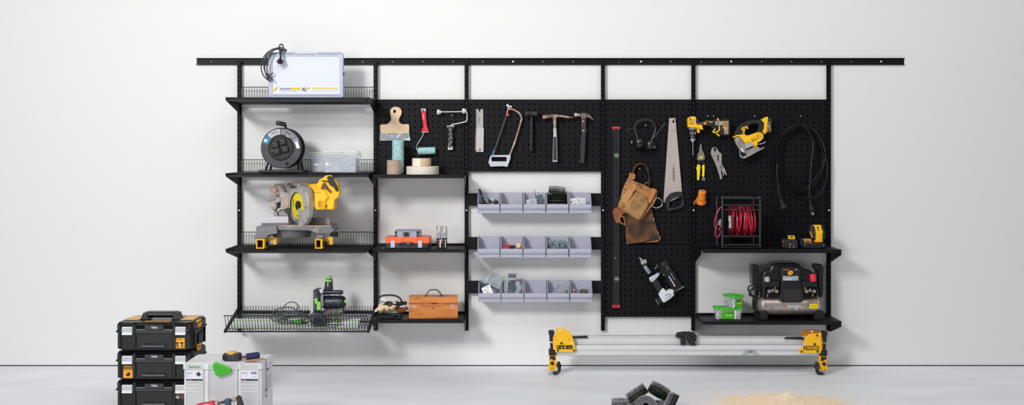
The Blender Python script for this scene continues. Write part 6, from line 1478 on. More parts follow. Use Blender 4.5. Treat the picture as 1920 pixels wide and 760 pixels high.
# ---- hose reel
def hose_reel():
    z0 = Z(461) + 0.0006
    t = thing('hose_reel', 'red air hose wound on a black tubular frame reel', 'hose reel', (X(1389, .2), -.18, z0))
    tb = mat('reel_tube', '#151518', 0.28); r = 0.0085
    xl, xr = X(1354.5, .30), X(1425, .30); yf, yb = -0.30, -0.09; zt = Z(369, .30)
    zt = Z(368.5, .30)
    def rectloop(x, y0, y1): return catmull([(x, y0, z0 + 0.02), (x, y0, z0 + 0.10), (x, y0, zt - 0.03), (x, y0 + 0.012, zt - 0.004), (x, (y0 + y1) / 2, zt), (x, y1 - 0.012, zt - 0.004), (x, y1, zt - 0.03), (x, y1, z0 + 0.10), (x, y1, z0 + 0.02), (x, y1 - 0.012, z0 + r), (x, (y0 + y1) / 2, z0 + r), (x, y0 + 0.012, z0 + r)], 3)
    for x in (xl, xr):
        g = G(); g.tube(rectloop(x, yf, yb), r, tb, 10, closed=True); g.build('side_frame', t)
    for (y, z) in ((yf, zt - 0.012), (yb, zt - 0.012), (yf, Z(385, .3)), (yf, Z(443.5, .3)), (yb, z0 + 0.02), (yf, Z(459.5, .3)), (yf + 0.01, z0 + r)):
        g = G(); g.cyl((xl, y, z), (xr, y, z), r * 0.95, tb, n=10); g.build('cross_tube', t)
    g = G(); g.cyl((xl, yf - 0.002, Z(393.5, .3)), (xr, yf - 0.002, Z(393.5, .3)), 0.003, tb, n=8); g.build('guide_rod', t)
    cz = Z(415, .2); cy = -0.195; x0, x1 = X(1362, .2), X(1415.5, .2); R_ = 0.105
    for x in (x0 - 0.004, x1 + 0.004):
        g = G(); g.lathe((x - 0.002, cy, cz), (1, 0, 0), [(R_ * 0.86, 0), (R_ + 0.004, 0), (R_ + 0.006, 0.002), (R_ + 0.004, 0.004), (R_ * 0.86, 0.004), (R_ * 0.86, 0)], tb, 40)
        g.box((x, cy, cz), (0.004, 0.02, R_ * 1.9), tb); g.box((x, cy, cz), (0.004, R_ * 1.9, 0.02), tb); g.build('side_disc', t)
    g = G(); g.cyl((xl, cy, cz), (xr, cy, cz), 0.012, tb); g.lathe((x0, cy, cz), (1, 0, 0), [(R_ * 0.5, 0), (R_ * 0.5, x1 - x0)], blkm, 24); g.build('axle_drum', t)
    red = mat('red_hose', '#ad1c36', 0.35, col2='#84142a', scale=30); g = G(); rnd = random.Random(5); P = []
    turns = 22
    for i in range(turns * 20):
        a = 2 * math.pi * i / 20; f = i / (turns * 20); lay = 0 if f < 0.5 else 1
        xx = x0 + 0.006 + (x1 - x0 - 0.012) * (f * 2 if lay == 0 else 2 - f * 2) + 0.005 * math.sin(a * 0.33 + lay) * (1 + lay)
        rr = R_ * 0.80 + lay * 0.009 + 0.003 * math.sin(a * 0.71)
        P.append((min(max(xx, x0 + 0.004), x1 - 0.004), cy - rr * math.cos(a), cz + rr * math.sin(a)))
    g.tube(P, 0.0052, red, 7); 
    for j in range(5):
        q = [(x0 + 0.02 + j * 0.034 + 0.028 * math.sin(b / 24 * 6.28 + j), cy - (R_ * 0.97) * math.cos(b / 24 * 6.283), cz + (R_ * 0.97) * math.sin(b / 24 * 6.283)) for b in range(24)]
        g.tube([(min(max(p[0], x0 + .004), x1 - .004), p[1], p[2]) for p in q], 0.0052, red, 7, closed=True)
    g.build('wound_hose', t)
    g = G(); k = K(1320, 350, 5.846)
    g.tube(catmull([V(*p, .17) for p in k([(215, 205), (185, 225), (150, 280), (125, 350), (118, 420), (130, 470), (160, 475), (182, 440), (190, 400), (215, 370)])], 5, False), 0.0052, red, 8)
    g.tube(catmull([V(*p, .19) for p in k([(170, 370), (140, 440), (122, 500), (128, 545), (150, 558), (172, 530), (182, 480)])], 5, False), 0.0045, red, 8); g.build('side_loops', t)
    g = G(); g.cyl(V(*k([(283, 320)])[0], .30), V(*k([(288, 458)])[0], .30), 0.0095, steel, 0.011, 14)
    g.cyl(V(*k([(284, 350)])[0], .30), V(*k([(285, 380)])[0], .30), 0.0125, steel, n=6); g.build('hose_coupling', t, bev=0.001)
    g = G(); g.tube([V(*p, .24) for p in k([(272, 225), (280, 330)])], 0.0062, red, 8); g.build('hose_end', t)
    g = G(); g.cyl(V(*k([(182, 360)])[0], .22), V(*k([(172, 425)])[0], .22), 0.006, steel); g.build('hose_fitting', t)
    g = G(); g.cyl((xr, cy, cz), (xr + 0.01, cy, cz), 0.02, tb); g.build('crank_boss', t)
hose_reel()

# ---- batteries and charger
def batteries():
    k = K(1460, 415, 13.82); d = 0.27; z0 = Z(461) + 0.0006; yb = (280 - (z0 - EYE) / U(1, d) - 415) * 13.82
    bb = mat('battery_worn', '#222227', 0.5, col2='#6a6560', scale=50, lo=0.6, hi=0.85)
    t = thing('tool_battery', 'small black battery with yellow top label standing on the shelf', 'battery', (X(1482, d), -d, z0))
    solid(k([(172, 480), (230, 470), (420, 470), (480, 490), (505, 560), (498, 690), (470, yb), (180, yb), (160, 690), (160, 540)]), d, 0.09, bb, t, 'housing', 0.006, seg=3)
    solid(k([(222, 400), (250, 365), (405, 362), (432, 400), (440, 490), (225, 490)]), d - 0.02, 0.06, bb, t, 'stem', 0.004)
    solid(k([(246, 376), (400, 372), (420, 410), (428, 484), (266, 490)]), d - 0.0185, 0.006, yel, t, 'yellow_label', 0.001)
    plate(k([(290, 392), (372, 388), (376, 410), (350, 424), (318, 424), (292, 412)]), d - .018, bkp, t, 'picture'); scrib(t, V(*k([(340, 470)])[0], d - .018), U(9, d), U(1.2, d), bkp, 6)
    plate(k([(275, 588), (318, 588), (318, 612), (275, 612)]), d + .001, mat('battery_orange', '#f2a13a'), t, 'yellow_print'); scrib(t, V(*k([(365, 600)])[0], d + .001), U(6, d), U(.7, d), mat('dull_gold', '#8f7a3a', 0.5), 6)
    solid(k([(100, 480), (170, 470), (170, 700), (105, 690), (95, 560)]), d - 0.03, 0.05, bb, t, 'side_wing', 0.004)
    for (a, b) in ((130, 535), (135, 650)): plate(k([(a - 18, b - 14), (a + 16, b - 14), (a + 16, b + 12), (a - 18, b + 12)]), d - .029, mat('battery_orange', '#f2a13a'), t, 'side_print')
    for (a, b) in ((285, 668), (388, 668)): plate(k([(a - 16, b - 8), (a + 14, b - 8), (a + 10, b + 8), (a - 16, b + 8)]), d + .001, screwm, t, 'worn_spot')
    t = thing('battery_charger', 'black battery charger with yellow label at the shelf right end', 'charger', (X(1525, d), -d, z0))
    dkb = mat('charger_black', '#1f2026', 0.4)
    solid(k([(560, 480), (600, 455), (640, 452), (690, 560), (690, yb), (600, 690), (565, 620)]), d - 0.03, 0.08, dkb, t, 'side_flank', 0.004)
    solid(k([(655, 600), (690, 562), (1150, 570), (1200, 590), (1222, 640), (1205, yb - 6), (670, yb), (650, 680)]), d, 0.12, dkb, t, 'base', 0.006, seg=3)
    solid(k([(630, 450), (860, 452), (885, 562), (1190, 540), (1195, 585), (690, 585)]), d - 0.015, 0.10, dkb, t, 'raised_deck', 0.004)
    solid(k([(636, 456), (828, 458), (860, 556), (682, 562)]), d - 0.0135, 0.002, mat('battery_orange', '#f2a13a'), t, 'orange_label', 0)
    plate(k([(690, 505), (740, 505), (760, 520), (800, 500), (825, 548), (705, 552)]), d - .0125, mat('navy_print', '#2a2a48'), t, 'picture')
    plate(k([(670, 466), (800, 466), (804, 480), (676, 480)]), d - .0125, mat('dull_gold', '#8f7a3a'), t, 'print')
    for (a, b) in ((668, 610), (1160, 625)): solid(k([(a - 12, b - 20), (a + 14, b - 20), (a + 14, b + 22), (a - 12, b + 22)]), d + 0.001, 0.004, mat('charger_shine', '#6d7280', 0.3), t, 'corner_glint', 0.001)  # lighter grey patches paint the shine on the charger corners
    zb = Z(k([(0, 545)])[0][1], d)
    t = thing('large_tool_battery', 'tall black and yellow battery standing in the charger', 'battery', (X(1533, d), -d + .02, zb))
    solid(k([(835, 130), (870, 96), (1110, 96), (1150, 110), (1195, 230), (1216, 300), (1200, 480), (1150, 520), (960, 520), (885, 440), (850, 380), (812, 270)]), d - 0.012, 0.07, bb, t, 'housing', 0.008, seg=3)
    solid(k([(882, 100), (1094, 98), (1122, 220), (1155, 268), (1138, 330), (1132, 500), (958, 500), (966, 300), (948, 265), (965, 255), (925, 125)]), d - 0.007, 0.02, yel, t, 'yellow_latch', 0.003)
    solid(k([(905, 512), (960, 500), (1150, 502), (1145, 530), (1095, 552), (960, 552), (920, 535)]), d - 0.002, 0.02, mat('deep_yellow', '#f0a800', 0.45), t, 'latch_base', 0.002)
    text('DEWALT', t, V(*k([(1020, 190)])[0], d - .0065), U(8.5, d), bkp, U(3.2, d), rot=-80, bold=0.02)
    for b in (370, 452):
        for a in (990, 1032, 1074, 1112): 
            g = G(); g.box(V(*k([(a, b)])[0], d - .0065), (0.0042, 0.001, 0.005), mat('ridge_orange', '#d97a00', 0.5)); g.build('grip_dimple', t)
    solid(k([(808, 262), (826, 262), (850, 330), (885, 432), (870, 440), (846, 400)]), d - 0.008, 0.006, yel, t, 'yellow_stripe', 0.001)
batteries()

# ---- two clear boxes with green lids
def green_box(cx, cy, z0, w_, dep, h, rz, label, small):
    t = thing('plug_box', label, 'plastic box', (cx, cy, z0), 'clear boxes with green lids')
    clr = mat('box_clear', '#dfe3ea', 0.15, alpha=0.28, coat=0.2); gm = mat('lid_green', '#3cc81a', 0.35); hl = h * 0.17
    def lp(f, z): return [(p[0], p[1], z) for p in rrect(-w_ / 2 * f, -dep / 2 * f, w_ / 2 * f, dep / 2 * f, 0.012, 4)]
    g = G(True); A = lp(0.88, 0.0005); B = lp(0.97, h - hl); L = len(A)
    g.add(A + B, [(i, (i + 1) % L, (i + 1) % L + L, i + L) for i in range(L)] + [tuple(range(L))], clr); g.build('box_body', t, thin=0.0012)
    g = G(True); g.xy([(p[0], p[1]) for p in lp(1.03, 0)], h - hl, h - 0.003, gm); g.build('lid', t, bev=0.002)
    g = G(True); q = [(p[0] * 0.98, p[1] * 0.98, h - 0.0015) for p in lp(1.03, 0)]; g.tube(q, 0.003, gm, 6, closed=True); g.build('lid_rim', t)
    g = G(True); g.box((0, 0, h - 0.002), (w_ * 0.66, dep * 0.5, 0.003), mat('lid_dark_green', '#1f8a10', 0.4)); g.build('lid_recess', t, bev=0.001)
    if small:
        g = G(True); g.box((0, dep * 0.02, h + 0.0002), (w_ * 0.30, dep * 0.36, 0.0018), mat('lid_grey', '#a9b3a2', 0.5)); g.build('lid_label', t)
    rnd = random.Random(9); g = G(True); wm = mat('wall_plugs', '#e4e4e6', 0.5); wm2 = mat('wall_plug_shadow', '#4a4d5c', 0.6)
    for i in range(260):
        x = rnd.uniform(-0.40, 0.40) * w_; y = (-0.40 + 0.75 * rnd.random() ** 2) * dep; z = rnd.uniform(0.06, 0.62) * h
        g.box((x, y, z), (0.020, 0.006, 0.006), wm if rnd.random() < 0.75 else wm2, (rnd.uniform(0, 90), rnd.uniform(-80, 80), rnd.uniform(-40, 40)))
    tag(g.build('contents', t), kind='stuff')
    y = -dep / 2 * 0.935 - 0.003; lg = mat('label_green', '#46b312', 0.5)
    if small:
        g = G(True); g.box((-w_ * 0.02, y, h * 0.40), (w_ * 0.60, 0.001, h * 0.72), lg, (-3, 0, 0)); lb = g.build('front_label', t)
        g = G(True); g.box((w_ * 0.265, y - 0.0006, h * 0.40), (w_ * 0.04, 0.001, h * 0.70), redp, (-3, 0, 0)); g.xz([(w_ * 0.12, h * 0.75), (w_ * 0.28, h * 0.75), (w_ * 0.28, h * 0.58)], y - 0.001, y - 0.0003, redp); g.build('red_stripe', lb)
        g = G(True); g.box((0, y - 0.001, h * 0.36), (w_ * 0.38, 0.001, h * 0.05), whm); g.build('white_plug_picture', lb)
        for i in range(4):
            g = G(True); g.box((-w_ * 0.08, y - 0.001, h * (0.62 - i * 0.055)), (w_ * (0.34 - 0.05 * (i % 2)), 0.0008, h * 0.02), mat('dark_green_print', '#1f5a10')); g.build('small_print', lb)
        g = G(True); g.box((w_ * 0.12, y - 0.001, h * 0.13), (w_ * 0.2, 0.0008, h * 0.09), whm); g.build('barcode', lb)
    else:
        g = G(True); g.box((-w_ * 0.02, y, h * 0.40), (w_ * 0.46, 0.001, h * 0.74), lg, (-3, 0, 0)); lb = g.build('front_label', t)
        g = G(True); g.box((w_ * 0.24, y, h * 0.40), (w_ * 0.06, 0.001, h * 0.74), whm, (-3, 0, 0)); g.build('white_stripe', lb)
        g = G(True); g.box((-w_ * 0.02, y - 0.001, h * 0.33), (w_ * 0.2, 0.001, h * 0.055), whm); g.ell((w_ * 0.095, y - 0.001, h * 0.33), (w_ * 0.018, 0.001, h * 0.06), whm); g.build('white_plug_picture', lb)
        g = G(True); g.box((w_ * 0.1, y - 0.001, h * 0.58), (w_ * 0.2, 0.001, h * 0.05), mat('dark_green_print', '#1f5a10')); g.build('black_lettering', lb)
    t.rotation_euler = (0, 0, R(rz)); return t
zA = Z(590.4) + 0.0014
d = 0.255; hA = Z(577, d - .02) - zA
green_box(X(1364.8, d - .06), -d + 0.065, zA, U(52.5, d - .06), 0.105, hA, -4, 'lower clear box with green lid and green label on the shelf', False)
green_box(X(1375, .19), -0.195, zA + hA + 0.001, U(24.5, .2), 0.125, Z(554.5, .24) - zA - hA, 24, 'smaller clear box with green lid standing askew on another', True)

# ---- compressor
def compressor():
    k = K(1390, 480, 5.43); z0 = Z(590.4) + 0.0006; d = 0.27
    t = thing('air_compressor', 'black portable air compressor on a silver tank with red and grey knobs', 'compressor', (X(1482, d), -.2, z0))
    tk = mat('tank_silver', '#b3a8a3', 0.3, 0.5, col2='#8a7e79', scale=14); bk = mat('compressor_black', '#141417', 0.3, coat=0.15); pad = mat('pad_black', '#0f0f11', 0.6)
    r = U(17.3, d); cz = Z(k([(0, 518)])[0][1], d)
    for (cy, x0, x1, n) in ((-d + r, 176, 822, 'front_tank'), (-0.09, 110, 730, 'rear_tank')):
        dd = -cy + (r if n == 'front_tank' else 0)
        a, b = X(*[k([(x0, 0)])[0][0], dd]), X(*[k([(x1, 0)])[0][0], dd]); L = b - a
        g = G(); g.lathe((a, cy, cz), (1, 0, 0), [(0, 0), (r * 0.6, 0.006), (r * 0.92, 0.022), (r, 0.034), (r, L - 0.034), (r * 0.92, L - 0.022), (r * 0.6, L - 0.006), (0, L)], tk if n == 'front_tank' else pad, 40); g.build(n, t)
    for q in (236, 780):
        g = G(); g.lathe((X(k([(q, 0)])[0][0], d), -d + r, cz), (1, 0, 0), [(r, 0), (r + 0.0012, 0.001), (r + 0.0012, 0.004), (r, 0.005)], tk, 40); g.build('weld_seam', t)
    fb = []
    for (a, b) in ((188, 270), (745, 848)):
        solid(k([(a, 572), (a + 20, 562), (b - 12, 562), (b, 580), (b, 640), (b - 8, 655), (a + 8, 655), (a, 640)]), d + 0.006, 0.05, pad, t, 'rubber_foot', 0.002)
        g = G(); g.bb(X(k([(a, 0)])[0][0], d), X(k([(b, 0)])[0][0], d), -d + 0.05, -0.05, z0, z0 + 0.03, pad); g.build('foot_bar', t, bev=0.003)
    # shroud
    solid(k([(205, 424), (208, 280), (214, 200), (228, 155), (290, 146), (312, 92), (360, 76), (540, 72), (590, 86), (625, 132), (700, 146), (742, 176), (760, 240), (776, 300), (790, 424), (625, 432), (400, 432)]), 0.235, 0.17, bk, t, 'shroud', 0.012, seg=3, sm=0)
    solid(k([(218, 262), (390, 262), (392, 424), (212, 424)]), d - 0.002, 0.05, bk, t, 'left_console', 0.006, holes=[k(rrect(246, 318, 384, 418, 16))])
    solid(k([(622, 262), (768, 262), (780, 424), (625, 424)]), d - 0.002, 0.05, bk, t, 'right_console', 0.006, holes=[k(rrect(638, 318, 768, 418, 16))])
    for (a, b) in ((246, 384), (638, 768)):
        solid(k([(a, 318), (b, 318), (b, 418), (a, 418)]), 0.238, 0.006, pad, t, 'recess_back', 0)
    solid(k([(402, 128), (420, 116), (585, 116), (602, 130), (612, 262), (636, 440), (620, 470), (416, 472), (388, 440), (410, 262)]), d + 0.006, 0.05, bk, t, 'front_cowl', 0.006, seg=3)
    solid(k([(420, 130), (582, 130), (586, 200), (418, 200)]), d + 0.0066, 0.003, pad, t, 'dark_label', 0)
    scrib(t, V(*k([(456, 141)])[0], d + .0075), U(12.5, d), U(1.9, d), mat('logo_orange', '#e8862a', 0.5), 6, 0, 'orange_lettering'); scrib(t, V(*k([(560, 141)])[0], d + .0075), U(5.5, d), U(1.3, d), whm, 5)
    plate(k([(540, 136), (546, 136), (546, 146), (540, 146)]), d + .0075, redp, t, 'red_mark')
    q = K(1460, 495, 19)([(418, 322)])[0]; c = V(*q, d + .0075)
    g = G(); a = R(22); g.xz([(c.x + U(5.2, d) * math.cos(b) * math.cos(a) - U(3.7, d) * math.sin(b) * math.sin(a), c.z + U(5.2, d) * math.cos(b) * math.sin(a) + U(3.7, d) * math.sin(b) * math.cos(a)) for b in [i / 24 * 6.283 for i in range(24)]], c.y - .0005, c.y + .0005, mat('oval_yellow', '#ffb825', 0.5)); g.build('yellow_oval', t)
    text('TJEP', t, c + Vector((0, -0.0008, 0)), U(6, d), mat('dark_red_print', '#4a1a12'), U(1.8, d), rot=3, bold=0.03)
    plate(k([(424, 206), (578, 206), (580, 250), (424, 252)]), d + .0075, mat('label_silver', '#c3c5ca', 0.45), t, 'silver_label')
    for (a, b, L, m_) in ((458, 214, 9, bkp), (506, 214, 8, bkp), (548, 214, 8, bkp), (452, 232, 8, mat('pale_grey_print', '#a9aebb')), (545, 236, 12, mat('dark_green_print', '#1f5a10'))): scrib(t, V(*k([(a, b)])[0], d + .0085), U(L, d), U(1.4, d), m_, int(L / 1.3))
    for i in range(9):
        y = 345 + i * 13
        g = G(); g.px(k([(432, y), (600 + i * 1.5, y), (601 + i * 1.5, y + 3.5), (432, y + 3.5)]), d + 0.008, 0.003, mat('slat_grey', '#4a4a4a', 0.4)); g.build('grille_slat', t)
    plate(k([(430, 338), (600, 338), (618, 462), (430, 462)]), d + .0066, pad, t, 'grille_back')
    ch = mat('coupler', '#c7c7cc', 0.2, 0.9)
    for qx in (283, 360, 663, 742):
        g = G(); c = V(*k([(qx, 362)])[0], d + 0.004)
        g.lathe(c + Vector((0, 0.03, 0)), (0, -1, 0), [(0.007, 0), (0.007, 0.012), (0.0115, 0.014), (0.0125, 0.03), (0.0105, 0.034), (0.006, 0.034), (0.005, 0.026), (0, 0.026)], ch, 18); g.build('air_coupler', t)
    for qx in (318, 700):
        g = G(); g.cyl(V(*k([(qx - 40, 362)])[0], d - .018), V(*k([(qx + 40, 362)])[0], d - .018), 0.005, dsteel); g.ell(V(*k([(qx, 350)])[0], d - .015), (0.01, 0.01, 0.01), dsteel); g.build('manifold', t)
    for (a, b) in ((267, 402), (727, 402), (345, 328), (650, 326)):
        g = G(); c = V(*k([(a, b)])[0], d - .012); g.cyl(c + Vector((0, 0, 0.008)), c - Vector((0, 0, 0.010)), 0.0055, brass, n=6); g.build('brass_drain', t)
    g = G(); c = V(*k([(263, 268)])[0], d - .02); g.lathe(c, (0, 0, 1), [(0.018, 0), (0.0185, 0.014), (0.0165, 0.026), (0.0165, 0.032), (0.014, 0.034), (0, 0.034)], mat('knob_grey', '#b9b5b2', 0.4), 14); g.build('grey_knob', t)
    g = G(); c = V(*k([(728, 262)])[0], d - .02); P = []
    g.lathe(c, (0, 0, 1), [(0.0195, 0), (0.023, 0.006), (0.023, 0.034), (0.0225, 0.046), (0.019, 0.048), (0, 0.048)], mat('knob_red', '#e8243c', 0.4), 8); g.build('red_knob', t, bev=0.002)
    for i in range(2): 
        solid(k([((352 + i * 280), 170), ((366 + i * 280), 168), ((368 + i * 280), 250), ((354 + i * 280), 252)]), 0.240, 0.008, bk, t, 'shroud_rib', 0.002)
    # handles
    solid(k([(110, 108), (118, 90), (140, 84), (152, 96), (182, 104), (184, 300), (170, 420), (150, 430), (130, 300), (112, 298)]), 0.20, 0.10, bk, t, 'left_handle', 0.006)
    solid(k([(750, 92), (768, 80), (815, 90), (834, 106), (838, 396), (822, 430), (800, 424), (780, 300), (776, 150), (752, 140)]), 0.20, 0.10, bk, t, 'right_handle', 0.006)
    for i in range(9):
        solid(k([(832, 120 + i * 26), (840, 122 + i * 26), (840, 138 + i * 26), (832, 140 + i * 26)]), 0.19, 0.08, pad, t, 'grip_rib', 0.001)
    g = G(); cm = mat('cord_black', '#141417')
    for i, (rx, ry) in enumerate(((58, 40), (50, 52), (64, 34), (44, 44))):
        P = [V(*k([(138 + i * 3 + rx * math.cos(b / 16 * 6.283) + 12 * math.sin(b / 16 * 6.283), 362 + i * 8 + ry * math.sin(b / 16 * 6.283) - 14 * math.cos(b / 16 * 6.283))])[0], .215 + .012 * i) for b in range(16)]
        g.tube(catmull(P, 3), 0.0045, cm, 7, closed=True)
    g.tube(catmull([V(*p, .23) for p in k([(190, 330), (120, 340), (78, 360), (68, 330), (90, 302), (110, 310)])], 4, False), 0.0045, cm, 7); g.tube(catmull([V(*p, .22) for p in k([(150, 420), (160, 480), (150, 560), (175, 600)])], 4, False), 0.0055, cm, 7)
    g.build('power_cord', t)
    g = G(); g.cyl(V(*k([(210, 262)])[0], .24), V(*k([(222, 420)])[0], .24), 0.006, pad); g.build('side_tube', t)
    # marks on the tank
    yy = -d - 0.0012
    def tz(py): return Z(k([(0, py)])[0][1], d)
    g = G(); rm = mat('logo_red', '#e8403a', 0.5)
    for (a, b, s) in ((441, 510, 1), (458, 504, 1.15), (458, 528, 1.15), (441, 524, 1), (450, 516, .8)): q = V(*k([(a, b)])[0], d); g.box((q.x, yy, q.z), (U(1.1 * s, d), 0.0008, U(1.5 * s, d)), rm, (0, 30 if b < 515 else -30, 0))
    g.build('red_emblem', t)
    text('KYOCERA', t, (X(k([(539, 0)])[0][0], d), yy, tz(517)), U(25, d), mat('logo_white', '#e8e6f2', 0.4), U(4.2, d), bold=0.02)
    g = G(); q0 = k([(693, 490)])[0]; q1 = k([(780, 536)])[0]; g.xz([(X(q0[0], d), Z(q0[1], d)), (X(q1[0], d), Z(q0[1], d)), (X(q1[0], d), Z(q1[1], d)), (X(q0[0], d), Z(q1[1], d))], yy - 0.0003, yy + 0.002, mat('warning_yellow', '#ffe000', 0.45)); wl = g.build('warning_label', t)
    for i in range(3): scrib(wl, (X(k([(712 + i * 24, 0)])[0][0], d), yy - .0008, tz(507)), U(3, d), U(2.4, d), mat('dull_gold', '#8f7a3a'), 3, seed=i); 
    scrib(wl, (X(k([(736, 0)])[0][0], d), yy - .0008, tz(524)), U(13, d), U(1.2, d), mat('dull_gold', '#8f7a3a'), 8)
    rnd = random.Random(6)
    for i in range(10):
        a_ = rnd.uniform(290, 700); an = rnd.uniform(-22, -4); yc = -d + r - (r + 0.0006) * math.cos(R(an)); zc_ = cz + (r + 0.0006) * math.sin(R(an))
        g = G(); g.box((X(k([(a_, 0)])[0][0], d), yc, zc_), (rnd.uniform(0.002, 0.006), 0.0008, rnd.uniform(0.002, 0.007)), mat('scratch_pale', '#d8d4d2', 0.5), (0, rnd.uniform(-40, 40), 0)); g.build('paint_chip', t)
compressor()

# ================================================================ things on the floor
# ---- saw stand
def saw_stand():
    k1 = K(1010, 600, 4.75); k2 = K(1290, 600, 4.75); d = 0.31
    t = thing('saw_stand', 'long folded silver saw stand with yellow end brackets on the floor', 'saw stand', (X(1290, d), -.2, 0))
    am = mat('stand_aluminium', '#dedee0', 0.35, 0.12); bkr = mat('stand_black', '#19191c', 0.45)
    def rail_(x0, x1, y0, y1, dd, n, rows):
        g = G(); a, b = X(x0, dd), X(x1, dd)
        prof = []; zt, zb = Z(y0, dd), Z(y1, dd); h = zt - zb
        P = [(-dd + 0.006, zb), (-dd + 0.001, zb + h * 0.04), (-dd, zb + h * 0.12)]
        for f in rows: P += [(-dd, zb + h * (f - 0.03)), (-dd + 0.005, zb + h * (f - 0.02)), (-dd + 0.005, zb + h * (f + 0.02)), (-dd, zb + h * (f + 0.03))]
        P += [(-dd, zb + h * 0.86), (-dd + 0.004, zb + h * 0.95), (-dd + 0.012, zt), (-dd + 0.055, zt), (-dd + 0.06, zb)]
        g.yz(P, a, b, am); g.build(n, t, bev=0.0015)
    rail_(1072, 1512, 630.8, 646.6, 0.27, 'upper_tube', [0.2, 0.78])
    rail_(1040, 1540, 648.2, 667, 0.30, 'lower_rail', [0.42, 0.52])
    g = G(); g.bb(X(1045, .3), X(1536, .3), -0.285, -0.15, Z(668, .3), Z(664.5, .3), am); g.build('rear_rail', t, bev=0.001)
    # end brackets
    solid(k1([(150, 78), (212, 78), (250, 90), (275, 108), (299, 145), (320, 215), (331, 280), (324, 290), (155, 290), (140, 288), (128, 250), (128, 150), (150, 148)]), d + 0.01, 0.012, yeld, t, 'end_bracket', 0.002)
    solid(k1([(150, 78), (212, 78), (250, 90), (275, 108), (299, 145), (240, 140), (150, 120)]), d - 0.06, 0.012, yeld, t, 'rear_bracket', 0.002)
    solid(k2([(995, 298), (994, 286), (1030, 215), (1034, 180), (1052, 150), (1078, 128), (1115, 122), (1170, 122), (1175, 110), (1190, 118), (1188, 200), (1196, 290), (1180, 299)]), d + 0.01, 0.012, yeld, t, 'end_bracket', 0.002)
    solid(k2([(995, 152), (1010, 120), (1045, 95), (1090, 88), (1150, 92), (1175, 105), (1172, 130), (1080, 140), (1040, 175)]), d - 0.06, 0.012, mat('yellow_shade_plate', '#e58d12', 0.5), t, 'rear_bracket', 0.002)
    solid(k1([(160, 228), (302, 228), (303, 262), (160, 262)]), d + 0.0106, 0.001, bkp, t, 'label', 0)
    for i, q in enumerate((172, 206, 238)):
        P = {0: [(q - 8, 238), (q + 8, 238), (q, 256)], 1: [(q - 10, 236), (q, 244), (q + 10, 240), (q + 4, 250), (q + 12, 256), (q, 252), (q - 10, 256), (q - 3, 247)], 2: [(q - 10, 238), (q + 8, 236), (q + 2, 246), (q + 10, 256), (q - 2, 250), (q - 10, 256)]}[i]
        solid(k1(P), d + 0.0112, 0.001, yel, t, 'pictogram', 0)
    scrib(t, V(*k1([(278, 246)])[0], d + .0112), U(8, d), U(3.5, d), mat('dull_gold', '#8f7a3a'), 7)
    solid(k2([(1031, 234), (1170, 234), (1168, 271), (1028, 270)]), d + 0.0106, 0.001, bkp, t, 'label', 0)
    text('DEWALT', t, V(*k2([(1099, 252)])[0], d + .0118), U(27, d), yel, U(5.4, d), rot=180, bold=0.03)
    for kk, L in ((k1, ((203, 210, 11), (172, 274, 9), (314, 274, 9))), (k2, ((1128, 218, 11), (1012, 283, 9), (1154, 283, 9), (1150, 140, 9)))):
        for (a, b, r) in L:
            g = G(); g.lathe(V(*kk([(a, b)])[0], d + .010), (0, -1, 0), [(U(r / 4.75, d), 0), (U(r / 4.75, d), .003), (U(r / 7, d), .005), (0, .005)], bkr, 12); g.build('bolt', t)
    for kk, L in ((k1, ((190, 95), (291, 210))), (k2, ((1102, 104), (1038, 218)))):
        for (a, b) in L:
            g = G(); g.lathe(V(*kk([(a, b)])[0], d + .010), (0, -1, 0), [(U(2, d), 0), (U(1.8, d), .002), (0, .002)], screwm, 12); g.build('rivet', t)
    # black strips and centre grip
    solid(k1([(285, 152), (340, 148), (430, 143), (440, 163), (300, 165)]), 0.285, 0.02, bkr, t, 'leg_latch', 0.002)
    solid(k2([(860, 165), (880, 156), (1020, 154), (1040, 172), (1030, 178), (860, 172)]), 0.285, 0.02, bkr, t, 'leg_latch', 0.002)
    solid(k1([(1224, 158), (1228, 134), (1246, 120), (1300, 113), (1350, 113), (1392, 122), (1408, 142), (1411, 160), (1380, 162), (1372, 148), (1345, 143), (1285, 143), (1262, 150), (1256, 162)]), 0.315, 0.05, bkr, t, 'carry_handle', 0.004, seg=3)
    for P in ([(1250, 162), (1262, 148), (1290, 146), (1308, 160), (1316, 200), (1304, 222), (1264, 222), (1262, 200), (1272, 190), (1268, 172)], [(1326, 170), (1345, 148), (1372, 150), (1392, 160), (1408, 175), (1404, 220), (1388, 226), (1346, 224), (1334, 205), (1330, 188)]):
        solid(k1(P), 0.31, 0.05, bkr, t, 'handle_hook', 0.004, seg=3)
    for q in (1259, 1398):
        g = G(); g.lathe(V(*k1([(q, 203)])[0], .311), (0, -1, 0), [(0.0035, 0), (0.003, .002), (0, .002)], screwm, 10); g.build('rivet', t)
    solid(k2([(515, 280), (540, 266), (585, 266), (588, 290), (600, 290), (625, 300), (634, 306), (628, 314), (600, 310), (590, 298), (532, 298), (510, 312), (488, 312), (486, 304), (505, 298), (535, 290), (535, 282)]), 0.310, 0.012, galv, t, 'stop_clip', 0.001)
    g = G(); g.lathe(V(*k2([(558, 281)])[0], .310), (0, -1, 0), [(0.008, 0), (0.007, .004), (0, .004)], dsteel, 6); g.build('clip_bolt', t)
